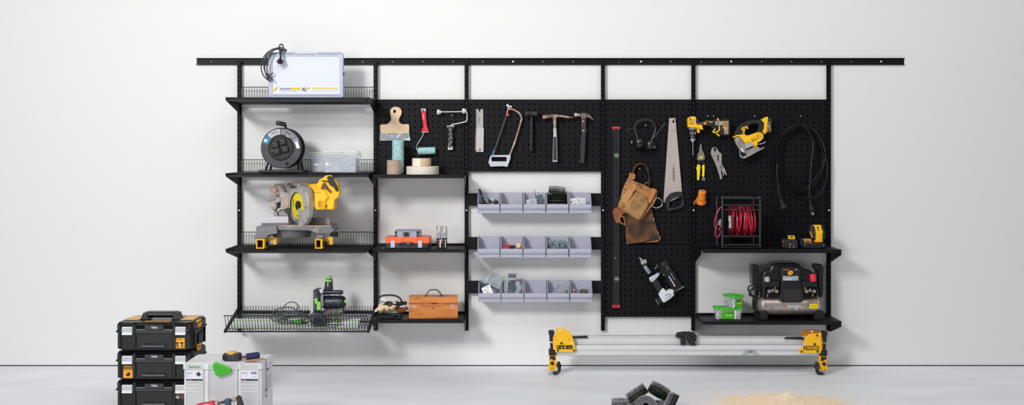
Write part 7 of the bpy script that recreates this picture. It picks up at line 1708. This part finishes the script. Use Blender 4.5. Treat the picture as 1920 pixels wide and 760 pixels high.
    # legs
    for kk, s, pts in ((k1, 1, None), (k2, -1, None)):
        def m(x, y): return (x, y) if s == 1 else (1332 - x, y + 6)
        def kq(l): return kk([m(*p) for p in l])
        solid(kq([(88, 105), (100, 97), (138, 98), (143, 130), (130, 140), (128, 195), (97, 196), (96, 140), (90, 135)]), 0.31, 0.04, bkr, t, 'end_knob', 0.003)
        solid(kq([(128, 152), (150, 150), (150, 280), (140, 285), (128, 255)]), 0.30, 0.05, yeld, t, 'hinge_block', 0.002)
        solid(kq([(102, 210), (125, 210), (132, 270), (105, 270)]), 0.31, 0.03, bkr, t, 'post', 0.002)
        solid(kq([(90, 268), (150, 264), (155, 316), (92, 318)]), 0.32, 0.06, bkr, t, 'leg_collar', 0.003)
        lg = solid(kq([(93, 318), (159, 318), (160, 400), (152, 455), (90, 468), (88, 430), (95, 380)]), 0.31, 0.045, yeld, t, 'leg', 0.002)
        plate(kq([(100, 325), (148, 325), (148, 362), (126, 362), (118, 345), (100, 362)]), .3108, bkp, t, 'leg_label')
        g = G(); q = V(*kq([(120, 388)])[0], .315); g.box(q, (U(6, d), 0.012, U(6, d)), bkr, (0, 45 * s, 0)); g.build('lock_button', t, bev=0.002)
        g = G(); q = V(*kq([(118, 437)])[0], .311); g.lathe(q, (0, -1, 0), [(0.004, 0), (0.003, .002), (0, .002)], bkp, 8); g.build('screw', t)
        g = G(); g.tube(catmull([V(*p, .325) for p in kq([(128, 470), (150, 476), (172, 468), (184, 446), (180, 420), (168, 405)])], 4, False), 0.013, bkr, 12, flat=0.8); g.build('foot_lever', t)
        solid(kq([(160, 400), (176, 370), (190, 380), (203, 410), (200, 432), (178, 440), (164, 430)]), 0.33, 0.03, bkr, t, 'lever_pad', 0.005)
        f = kq([(88, 466), (148, 458), (150, 490), (90, 496)]); x0, x1 = sorted((X(f[0][0], d), X(f[1][0], d)))
        g = G(); g.bb(x0, x1, -0.325, -0.27, 0.0, 0.026, galv); g.build('foot', t, bev=0.003)
        g = G(); g.bb(x0 + 0.01, x1 - 0.01, -0.27, -0.12, 0.0, 0.012, galv); g.build('foot_bar', t, bev=0.002)
        g = G(); g.lathe(V(*kq([(128, 470)])[0], .338), (0, -1, 0), [(0.006, 0), (0.005, .002), (0, .002)], mat('pin_grey', '#6e6e72', 0.4), 10); g.build('pin', t)
saw_stand()

# ---- stacked toolboxes
tb_m = mat('toolbox_black', '#0c0c0f', 0.36, spec=0.4); tb_h = mat('toolbox_grey', '#2c2d31', 0.4); latm = mat('latch_silver', '#cdd2d4', 0.35)
oy = mat('sticker_amber', '#f5a81c', 0.5)
def toolbox(x, y, z, label, variant):
    w_, dep, h = 0.424, 0.325, 0.160
    t = thing('stacking_toolbox', label, 'toolbox', (x, y, z), 'stacked black toolboxes')
    def ch(hw, y0, y1, c): return [(-hw + c, y0), (hw - c, y0), (hw, y0 + c), (hw, y1 - c), (hw - c, y1), (-hw + c, y1), (-hw, y1 - c), (-hw, y0 + c)]
    H = w_ / 2
    g = G(True); g.xy(ch(H - 0.004, 0.008, dep, 0.022), 0.008, 0.104, tb_m); g.xy(ch(H - 0.022, 0.02, dep - 0.015, 0.02), 0.0, 0.010, tb_m); g.build('box_body', t, bev=0.003)
    g = G(True); g.xy(ch(H, 0.004, dep + 0.002, 0.024), 0.106, 0.142, tb_m); lp0 = ch(H, 0.004, dep + 0.002, 0.024); lp1 = ch(H - 0.010, 0.018, dep - 0.012, 0.022)
    n = 8; g.add([(p[0], p[1], 0.142) for p in lp0] + [(p[0], p[1], 0.156) for p in lp1], [(i, (i + 1) % n, (i + 1) % n + n, i + n) for i in range(n)] + [tuple(range(n, 2 * n))], tb_m)
    g.build('lid', t, bev=0.002)
    g = G(True); g.xy(ch(H + 0.006, -0.001, dep + 0.005, 0.024), 0.100, 0.110, tb_m); g.build('seam_flange', t, bev=0.001)
    for s in (-1, 1):
        for xx in (0.192, 0.110):           # upright ribs on the front
            g = G(True); g.bb(s * xx - 0.009, s * xx + 0.009, 0.0, 0.012, 0.014, 0.098, tb_m); g.build('front_rib', t, bev=0.002)
            g = G(True); g.yz([(0.0, 0.112), (0.0, 0.142), (0.018, 0.158), (0.20, 0.158), (0.20, 0.140), (0.012, 0.140), (0.012, 0.112)], s * xx - 0.009, s * xx + 0.009, tb_m); g.build('lid_rib', t, bev=0.002)
        g = G(True); g.yz([(-0.004, 0.094), (-0.010, 0.098), (-0.006, 0.108), (-0.008, 0.128), (-0.004, 0.135), (0.006, 0.135), (0.006, 0.094)], s * 0.147 - 0.0285, s * 0.147 + 0.0285, latm)
        o = g.build('latch', t, bev=0.0015)
        for i in range(5):
            g = G(True); g.bb(s * 0.147 - 0.022 + i * 0.011 - 0.0012, s * 0.147 - 0.022 + i * 0.011 + 0.0012, -0.0095, -0.005, 0.106, 0.130, mat('latch_groove', '#a9afb2', 0.4)); g.build('latch_rib', o)
        g = G(True); g.bb(s * 0.147 - 0.0285, s * 0.147 + 0.0285, -0.011, -0.004, 0.0905, 0.0975, mat('latch_lip', '#eef0f2', 0.3)); g.build('latch_lip', o, bev=0.001)
        g = G(True); g.bb(s * 0.083 - 0.012, s * 0.083 + 0.012, -0.002, 0.004, 0.088, 0.092, tb_h); g.build('hinge_mark', t)
    g = G(True); g.bb(-0.096, 0.096, 0.006, 0.012, 0.016, 0.096, mat('recess_black', '#0c0c0e', 0.5)); g.build('handle_recess', t)
    g = G(True); g.tube([(-0.064, 0.0, 0.026), (0.064, 0.0, 0.026)], 0.011, tb_h, 10, flat=0.7)
    for i in range(6): g.ell((-0.05 + i * 0.02, -0.004, 0.033), (0.012, 0.008, 0.006), tb_h, 10, 6)
    g.build('front_grip', t)
    g = G(True); g.bb(-0.052, 0.052, -0.001, 0.006, 0.118, 0.142, mat('name_plate', '#2b2b2e', 0.25)); g.build('name_plate', t, bev=0.001)
    text('TSTAK', t, (0.002, -0.0016, 0.130), 0.036, whm, 0.010, local=True, bold=0.02)
    g = G(True); g.bb(-0.10, 0.10, -0.004, 0.004, 0.1035, 0.1065, mat('seam_shine', '#55565a', 0.3)); g.build('seam_edge', t)
    # right side
    g = G(True); g.bb(H - 0.002, H + 0.003, 0.13, 0.23, 0.022, 0.078, mat('recess_black', '#0c0c0e')); g.build('side_recess', t)
    g = G(True); g.bb(H - 0.003, H + 0.005, 0.05, 0.062, 0.012, 0.098, tb_m); g.bb(H - 0.003, H + 0.005, 0.27, 0.282, 0.012, 0.098, tb_m); g.build('side_ribs', t, bev=0.001)
    if variant == 0:
        for (x0, x1, n_) in ((-0.19, -0.12, 'lid_label'), (0.115, 0.19, 'lid_label')):
            g = G(True); g.bb(x0, x1, 0.10, 0.26, 0.1585, 0.1595, mat('sticker_gold', '#e9b04c', 0.45)); g.build(n_, t)
        g = G(True); g.bb(-0.07, 0.075, 0.05, 0.085, 0.1562, 0.1575, mat('dull_amber', '#b98a35', 0.5)); g.build('lid_label', t)
        g = G(True)
        for s in (-1, 1):
            g.xz([(s * 0.062, 0.157), (s * 0.112, 0.157), (s * 0.096, 0.196), (s * 0.078, 0.196)], 0.12, 0.20, tb_h)
        g.bb(-0.084, 0.084, 0.13, 0.19, 0.186, 0.200, tb_h); g.build('carry_handle', t, bev=0.003)
        g = G(True); g.tube([(-0.072, 0.14, 0.183), (0.072, 0.14, 0.183)], 0.016, tb_m, 14); g.build('handle_grip', t)
        g = G(True); g.bb(0.110, 0.168, 0.004, 0.0075, 0.016, 0.072, oy); st = g.build('front_sticker', t)
        for i in (0, 1):
            g = G(True); q = 0.128 + i * 0.026
            g.xz([(q - 0.012, 0.048), (q + 0.004, 0.050), (q + 0.008, 0.044), (q + 0.003, 0.040), (q + 0.004, 0.028), (q + 0.008, 0.022), (q - 0.004, 0.022), (q - 0.003, 0.040), (q - 0.012, 0.042)], 0.0032, 0.0042, bkp); g.build('drill_picture', st)
        text('DEWALT', st, (0.138, 0.0036, 0.066), 0.036, bkp, 0.0055, local=True); 
        g = G(True); g.bb(H + 0.0005, H + 0.0016, 0.11, 0.20, 0.112, 0.136, oy); g.build('side_sticker', t)
        g = G(True); g.bb(H - 0.02, H + 0.002, 0.10, 0.19, 0.144, 0.152, yel); g.build('side_label', t)
        g = G(True); g.bb(H - 0.002, H + 0.008, 0.10, 0.16, -0.012, 0.022, oy); o = g.build('side_clip', t, bev=0.002)
        g = G(True); g.bb(H + 0.006, H + 0.009, 0.12, 0.14, -0.002, 0.012, bkp); g.build('clip_hole', o)
    if variant == 1:
        g = G(True); g.bb(-0.170, -0.117, 0.003, 0.0075, 0.012, 0.062, oy); st = g.build('front_sticker', t)
        text('DEWALT', t, (-0.143, 0.0068, 0.073), 0.05, oy, 0.010, local=True, bold=0.02)
        g = G(True); g.xz([(-0.155, 0.022), (-0.136, 0.022), (-0.130, 0.036), (-0.138, 0.044), (-0.148, 0.043), (-0.150, 0.034), (-0.158, 0.030)], 0.0022, 0.0032, bkp); g.build('tool_picture', st)
        g = G(True); g.bb(-0.168, -0.119, 0.0026, 0.0036, 0.054, 0.057, bkp); g.build('print_line', st)
    if variant == 2:
        g = G(True); g.bb(0.112, 0.168, 0.004, 0.0078, 0.055, 0.090, mat('xr_grey', '#2f2d2d', 0.4)); g.build('front_sticker', t)
        text('DEWALT', t, (0.140, 0.0034, 0.085), 0.046, oy, 0.007, local=True, bold=0.02)
        text('XR', t, (0.128, 0.0034, 0.066), 0.020, whm, 0.014, local=True, bold=0.02); text('XR', t, (0.153, 0.0034, 0.067), 0.014, redp, 0.010, local=True, bold=0.02)
    return t
D1 = 1.383; xb = X(288.8, D1); yb_ = -D1
for i, lab in enumerate(('black toolbox with carrying handle, topmost of the stack', 'black toolbox with yellow sticker at left, middle of the stack', 'black toolbox standing on the floor, lowest of the stack')):
    toolbox(xb, yb_, 0.001 + (2 - i) * 0.1604, lab, i)

# ---- pale systainer style box
def pale_case():
    d = 2.06; k = K(340, 655, 7.24); x0, x1 = X(342.5, d), X(492.5, d); w_ = x1 - x0; dep = 0.296; zt = Z(682.3, d)
    t = thing('equipment_case', 'pale grey stacking case with bright green latch, in front of the black toolboxes', 'equipment case', ((x0 + x1) / 2, -d + dep / 2, 0))
    m = mat('case_pale', '#dcdddf', 0.42, col2='#cfcfd0', scale=8); m2 = mat('case_panel', '#c3c4c8', 0.45, col2='#b7b3b0', scale=9, lo=0.5, hi=0.85)
    zs_ = Z(694.2, d)
    g = G(); g.xy(rrect(x0 + 0.004, -d + 0.004, x1 - 0.004, -d + dep, 0.012), 0.002, zs_ - 0.0015, m); g.build('case_body', t, bev=0.002)
    g = G(); g.xy(rrect(x0, -d, x1, -d + dep, 0.012), zs_ + 0.0015, zt - 0.004, m)
    g.xy(rrect(x0 + 0.010, -d + 0.008, x1 - 0.010, -d + dep - 0.008, 0.012), zt - 0.005, zt, m); g.build('lid', t, bev=0.002)
    g = G(); g.bb(x0 + 0.006, x1 - 0.006, -d + 0.006, -d + dep - 0.006, zs_ - 0.004, zs_ + 0.004, mat('seam_grey', '#8f9094', 0.6)); g.build('seam', t)
    g = G(); g.xy(rrect(x0 + 0.04, -d + 0.05, x1 - 0.08, -d + dep - 0.05, 0.02), zt, zt + 0.0015, m)
    g.bb(x0 + 0.03, x1 - 0.03, -d + dep - 0.03, -d + dep - 0.025, zt, zt + 0.003, m2); g.build('lid_panel', t, bev=0.0008)
    g = G()
    for i in range(60): g.bb(x0 + 0.04 + i * 0.0053, x0 + 0.0425 + i * 0.0053, -d + dep - 0.022, -d + dep - 0.014, zt - 0.0005, zt + 0.0008, m2)
    tag(g.build('lid_serration', t), kind='stuff')
    def px_(a): return X(340 + a / 7.24, d)
    def pz_(b): return Z(655 + b / 7.24, d)
    for (a, b) in ((62, 296), (806, 1046)):
        g = G()
        for q in (a, b): g.bb(px_(q) - 0.002, px_(q) + 0.002, -d - 0.003, -d + 0.006, 0.01, pz_(205), m)
        g.build('column_edge', t, bev=0.001)
        for y in (287, 437, 487, 533, 578): 
            g = G(); g.bb(px_(a), px_(b), -d - 0.003, -d + 0.006, pz_(y) - 0.002, pz_(y) + 0.002, m); g.build('ridge', t, bev=0.0008)
        for (u, v) in ((212, 280), (443, 482), (492, 528), (540, 573), (584, 1000)):
            g = G(); g.bb(px_(a + 4), px_(b - 4), -d - 0.0006, -d + 0.006, max(pz_(v), 0.02), pz_(u), m2); g.build('panel', t)
        g = G(); g.bb(px_(a + 8), px_(b - 8), -d - 0.0022, -d + 0.005, pz_(405), pz_(294), mat('label_paper', '#e3e2ee', 0.5)); lb = g.build('paper_label', t)
        g = G(); g.bb(px_(a + 8), px_(b - 8), -d - 0.0024, -d + 0.005, pz_(432), pz_(405), mat('label_dark', '#2c2c36', 0.5)); g.build('dark_band', lb)
        text('FESTOOL', lb, ((px_(b - 45)), -d - 0.003, pz_(419)), U(9, d), mat('logo_green', '#1fa82e', 0.5), U(1.6, d))
        scrib(lb, (px_(a + 50), -d - .0028, pz_(421)), U(8, d), U(.9, d), whm, 10)
        scrib(lb, (px_(a + 55), -d - .0028, pz_(324)), U(11, d), U(1.4, d), mat('label_ink', '#4b4a66', 0.6), 9)
        if a < 100:
            for i in range(5): 
                g = G(); g.bb(px_(80), px_(112 + i * 7), -d - 0.0028, -d, pz_(347 + i * 9), pz_(345 + i * 9), mat('label_ink_pale', '#b5b4c8', 0.6)); g.build('print_line', lb)
            g = G(); g.xz([(px_(a_), pz_(b_)) for (a_, b_) in ((192, 316), (215, 335), (225, 312), (250, 312), (252, 330), (276, 345), (270, 355), (255, 350), (248, 370), (232, 372), (205, 345))], -d - 0.0028, -d, mat('label_black', '#26242c', 0.6)); g.build('saw_picture', lb)
        else:
            rnd = random.Random(1); q = 950
            while q < 1022:
                w2 = rnd.choice((3, 5, 7)); g = G(); g.bb(px_(q), px_(q + w2), -d - 0.0028, -d, pz_(342), pz_(308), mat('label_ink', '#4b4a66')); g.build('barcode_bar', lb); q += w2 + rnd.choice((3, 4))
            scrib(lb, (px_(885), -d - .0028, pz_(360)), U(7, d), U(1.2, d), mat('label_ink_pale', '#b5b4c8'), 8); scrib(lb, (px_(985), -d - .0028, pz_(376)), U(9, d), U(1.4, d), mat('label_ink_pale', '#b5b4c8'), 8)
    text('FESTOOL', t, (px_(178), -d - 0.0026, pz_(244)), U(21.5, d), mat('logo_green', '#1fa82e'), U(2.8, d), bold=0.02)
    g = G(); g.bb(px_(372), px_(748), -d - 0.001, -d + 0.006, 0.02, pz_(292), m2); g.bb(px_(372), px_(748), -d - 0.001, -d + 0.006, pz_(285), pz_(208), m2); g.build('centre_panel', t)
    g = G()
    for q in (368, 752): g.bb(px_(q) - 0.003, px_(q) + 0.003, -d - 0.006, -d + 0.004, 0.012, pz_(206), m)
    g.build('centre_edge', t, bev=0.002)
    P = [(455, 172), (478, 170), (660, 248), (682, 270), (674, 300), (652, 328), (600, 345), (560, 352), (536, 372), (492, 356), (470, 338), (462, 300), (430, 238), (436, 205)]
    g = G(); g.xz([(px_(a), pz_(b)) for a, b in P], -d - 0.022, -d, mat('latch_green', '#4cc427', 0.4)); la = g.build('green_latch', t, bev=0.003, seg=3)
    cx_ = sum(p[0] for p in P) / 14; cy_ = sum(p[1] for p in P) / 14
    g = G(); g.xz([(px_(cx_ + (a - cx_) * .84), pz_(cy_ + (b - cy_) * .82)) for a, b in P], -d - 0.0235, -d - 0.02, mat('latch_green_dark', '#3aa51c', 0.45)); g.build('latch_inset', la, bev=0.0005)
    # right side
    g = G(); g.bb(x1 - 0.003, x1 + 0.001, -d + 0.11, -d + 0.17, pz_(325), pz_(215), mat('label_paper', '#e3e2ee')); sl = g.build('side_label', t)
    g = G(); g.bb(x1 - 0.003, x1 + 0.0014, -d + 0.11, -d + 0.17, pz_(345), pz_(325), mat('label_dark', '#2c2c36')); g.build('side_band', sl)
    for y in (450, 500, 550, 600): 
        g = G(); g.bb(x1 - 0.004, x1 + 0.0008, -d + 0.10, -d + 0.22, pz_(y) - .001, pz_(y) + .001, m2); g.build('side_ridge', t)
    return zt, d, x1
zt_c, d_c, x1_c = pale_case()
def tape_measure():
    d = 2.01; z = zt_c + 0.002; k = K(340, 655, 7.24); c = Vector((X(433.2, d), -d + 0.035, z))
    t = thing('tape_measure', 'black tape measure with yellow ring lying on the pale case', 'tape measure', c)
    r = U(17.0, d); h = 0.043; bk = mat('tape_black', '#2a2a2e', 0.5, col2='#3d3d41', scale=40)
    g = G(); g.xy([(c.x + r * a, c.y + r * b) for a, b in ((-1.0, -0.1), (-0.9, -0.5), (-0.6, -0.72), (0.3, -0.75), (0.85, -0.6), (1.0, -0.2), (0.95, 0.35), (0.6, 0.72), (-0.1, 0.8), (-0.75, 0.6), (-0.98, 0.3))], z, z + h * 0.86, bk)
    g.build('case', t, bev=0.007, seg=3)
    g = G(); g.lathe((c.x - r * 0.06, c.y, z + h * 0.80), (0, 0, 1), [(r * 0.72, 0), (r * 0.72, h * 0.14), (r * 0.62, h * 0.2), (0, h * 0.2)], mat('tape_yellow', '#e0b83c', 0.45), 28, sy=0.85); g.build('yellow_ring', t)
    g = G(); g.lathe((c.x - r * 0.06, c.y, z + h * 1.0), (0, 0, 1), [(r * 0.52, 0), (r * 0.5, 0.0016), (0, 0.0018)], mat('tape_pink', '#dda39a', 0.5, col2='#c4554c', scale=60), 28, sy=0.85); g.build('centre_label', t)
    for i in range(4):
        g = G(); g.box((c.x - r * (0.93 - i * 0.14), c.y - r * (0.45 + 0.08 * i), z + h * 0.42), (0.005, 0.008, h * 0.6), bpl, (0, 0, -40 + i * 10)); g.build('grip_rib', t, bev=0.001)
    g = G(); g.bb(c.x - r * 0.7, c.x + r * 0.8, c.y - r * 0.5, c.y + r * 0.5, z - 0.0015, z + 0.003, mat('tape_tan', '#a07d4c', 0.6)); g.build('blade_slot', t)
tape_measure()
def line_winder():
    d = 2.03; z = zt_c + 0.002
    t = thing('string_winder', 'wooden winder wrapped in navy blue string on the pale case', 'string winder', (X(472, d), -d + .02, z))
    wd = mat('winder_wood', '#b98d6c', 0.6, col2='#9b6f50', scale=18); nv = mat('navy_string', '#1c2450', 0.7, bump=0.5, bscale=200)
    g = G(); g.box((X(476, d), -d + 0.004, z + 0.009), (U(33, d), 0.014, 0.010), wd, (0, -7, 4)); g.build('front_rail', t, bev=0.001)
    g = G(); g.box((X(467, d - .07), -d + 0.085, z + 0.016), (U(34, d), 0.014, 0.010), wd, (0, -7, 4)); g.build('rear_rail', t, bev=0.001)
    g = G(); c = Vector((X(470.5, d), -d + 0.048, z + 0.021)); L = 0.068
    g.lathe(c + Vector((-L / 2, 0, -0.004)), (1, 0.06, 0.12), [(0.012, 0), (0.020, 0.002)] + [(0.0205 + 0.0008 * (i % 2), 0.004 + i * 0.003) for i in range(20)] + [(0.018, 0.066), (0.010, L)], nv, 20, sy=0.9); g.build('wound_string', t)
    g = G(); g.cyl((X(451, d), -d + .05, z + 0.018), (X(460, d), -d + .05, z + 0.018), 0.006, mat('brown_peg', '#6b4238', 0.6)); g.build('peg', t)
    g = G(); xr = x1_c + 0.0035
    P = [(X(490, d), -d + 0.02, z + 0.016), (X(494, d), -d + 0.02, z + 0.012), (xr, -d + 0.04, z - 0.004), (xr, -d + 0.04, z - 0.05), (xr + 0.001, -d + 0.041, Z(728, d)), (xr, -d + 0.04, Z(735, d)), (xr + 0.001, -d + 0.04, Z(747, d))]
    g.tube(catmull(P, 4, False), 0.0014, mat('blue_grey_string', '#5d6780', 0.7), 6); g.build('loose_string', t)
    g = G(); g.ell((xr + 0.001, -d + 0.04, Z(735, d)), (0.006, 0.005, 0.008), mat('knot', '#6f7480', 0.7, col2='#b7b9bd', scale=150)); g.ell((xr + 0.001, -d + .04, Z(746, d)), (0.003, 0.003, 0.006), nv); g.build('knot', t)
line_winder()
def clamp():
    d = 2.17; k = K(340, 655, 7.24)
    t = thing('bar_clamp', 'bar clamp with red handle standing against the pale case', 'clamp', (X(453, d), -d, 0))
    q = lambda a, b, dd=d: V(*k([(a, b)])[0], dd)
    g = G(); g.bb(q(775, 0).x - 0.012, q(775, 0).x + 0.012, -d + 0.02, -d + 0.028, 0.0, q(0, 665).z, mat('clamp_bar', '#3f3a38', 0.45, 0.4, col2='#6d5a4a', scale=30)); g.build('bar', t, bev=0.001)
    solid(k([(745, 650), (762, 638), (785, 642), (805, 680), (822, 730), (850, 800), (830, 830), (795, 820), (765, 760), (748, 700)]), d + 0.012, 0.03, mat('jaw_brown_black', '#2a2422', 0.5, col2='#6b4a38', scale=25, lo=0.55, hi=0.8), t, 'jaw', 0.003)
    g = G(); a, b = q(700, 690, d + .006), q(748, 676, d + .006); g.cyl(a, b, 0.013, mat('swivel_tan', '#b09a86', 0.5, 0.2), 0.009, 14); g.build('swivel_pad', t)
    g = G(); a, b = q(455, 748, d + .006), q(715, 690, d + .006); L = (b - a).length; n = 34
    g.lathe(a, b - a, [((0.0078 if i % 2 else 0.0062), L * i / n) for i in range(n + 1)], mat('spindle', '#7d6a5c', 0.4, 0.5, col2='#4a3c34', scale=50), 14); g.build('spindle', t)
    solid(k([(578, 690), (596, 682), (650, 680), (662, 700), (662, 790), (650, 900), (600, 900), (592, 760), (580, 720)]), d + 0.02, 0.03, mat('clamp_blue', '#24415a', 0.4, col2='#3d5f78', scale=40), t, 'sliding_arm', 0.004)
    g = G(); g.bb(q(620, 0).x, q(775, 0).x, -d + 0.018, -d + 0.030, q(0, 880).z, q(0, 840).z, mat('clamp_blue', '#24415a')); g.build('arm_bridge', t, bev=0.002)
    g = G(); a, b = q(462, 742, d + .006), q(200, 790, d + .006); L = (b - a).length
    g.lathe(a, b - a, [(0.008, -0.004), (0.015, 0), (0.018, 0.01), (0.0165, L * 0.4), (0.018, L * 0.8), (0.013, L), (0, L)], mat('clamp_red', '#c8283c', 0.3, coat=0.3), 14); g.build('red_handle', t)
    g = G(); g.cyl(q(455, 745, d + .006), q(500, 735, d + .006), 0.012, dsteel); g.build('collar', t, bev=0.001)
clamp()

# ---- loose nail coils on the floor
def fcoil(px, py, d, rx, ry, rz, label, proto=None, first=False):
    c = Vector((X(px, d), -d, Z(py, d))); e = Euler((R(rx), R(ry), R(rz))); a = e.to_matrix() @ Vector((0, 0, 1))
    return place(proto or COIL, c - a * 0.028, (rx, ry, rz), label, first, 'loose nail coils on the floor')
def zpy(z, d): return CY + (EYE - z) / U(1, d)
fcoil(1166, zpy(0.0285, 1.40), 1.40, 0, 0, 0, 'nail coil standing flat, leftmost on the floor pile')
fcoil(1233, zpy(0.0285, 1.46), 1.46, 0, 0, 50, 'nail coil lying flat under the right side of the pile')
fcoil(1196, zpy(0.0285, 1.53), 1.53, 0, 0, 10, 'nail coil lying flat under the left side of the pile')
fcoil(1194, 738.5, 1.50, -14, -33, 0, 'nail coil tilted to the left near the top of the pile')
fcoil(1235.5, 734, 1.47, -18, 32, 0, 'nail coil tilted to the right, highest in the pile')
fcoil(1209, zpy(0.066, 1.63), 1.63, 76, 0, 10, 'nail coil on edge in front, its spiral facing the room')
fcoil(1257, zpy(0.070, 1.56), 1.56, -12, -65, 0, 'nail coil leaning at the right end of the pile')

# ---- sawdust
def sawdust():
    from mathutils import noise
    cm = mat('sawdust', '#fbe8cd', 0.95, col2='#f4d9b4', scale=60, lo=0.4, hi=0.7, bump=0.5, bscale=220)
    cx_, cy_ = X(1473, 1.2), -1.22; g = G(); vs = []; nx, ny = 150, 120; Lx, Ly = 1.25, 0.95
    def h(x, y):
        r = math.hypot((x + 0.0) / 0.20, y / 0.17)
        v = 0.070 * math.exp(-(r ** 1.1) * 1.5)
        v += 0.006 * math.exp(-((x + 0.17) / 0.20) ** 2 - ((y - 0.02) / 0.17) ** 2) + 0.004 * math.exp(-((x - 0.2) / 0.15) ** 2 - ((y + 0.02) / 0.16) ** 2)
        v += 0.0045 * noise.noise(Vector((x * 14, y * 14, 0))) + 0.0035 * noise.noise(Vector((x * 45, y * 45, 3)))
        return v - 0.0062
    for j in range(ny + 1):
        for i in range(nx + 1):
            x = -Lx / 2 + Lx * i / nx - 0.03; y = -Ly / 2 + Ly * j / ny
            vs.append((cx_ + x, cy_ + y, max(h(x, y), -0.002)))
    fs = []
    for j in range(ny):
        for i in range(nx):
            a = j * (nx + 1) + i; q = (a, a + 1, a + nx + 2, a + nx + 1)
            if max(vs[b][2] for b in q) > -0.0015: fs.append(q)
    g.add(vs, fs, cm); tag(g.build('sawdust_pile', loc=(cx_, cy_, 0), ang=80), 'heap of pale sawdust on the floor below the saw stand', 'sawdust', kind='stuff')
    rnd = random.Random(12); g = G()
    for i in range(34000):
        a = rnd.uniform(0, 6.283); rr = abs(rnd.gauss(0, 1)) * 0.23 + 0.08
        x = rr * math.cos(a) * 1.25 - 0.06; y = rr * math.sin(a) * 0.95; s = rnd.uniform(0.0008, 0.0021)
        if cx_ + x < X(1290, 1.3): continue
        z = max(h(x, y), 0)
        an = rnd.uniform(0, 6.283); ca, sa = math.cos(an) * s, math.sin(an) * s; X0, Y0 = cx_ + x, cy_ + y
        b0 = len(g.v); g.v += [Vector((X0 + ca, Y0 + sa, z)), Vector((X0 - sa, Y0 + ca, z)), Vector((X0 - ca, Y0 - sa, z)), Vector((X0 + sa * .6, Y0 - ca * .6, z)), Vector((X0, Y0, z + s * 0.8))]
        for q in range(4): g.f.append([b0 + q, b0 + (q + 1) % 4, b0 + 4]); g.fm.append(g.mi(cm))
    tag(g.build('scattered_wood_chips', loc=(cx_, cy_, 0)), 'fine wood chips scattered on the floor around the sawdust heap', 'wood chips', kind='stuff')
sawdust()
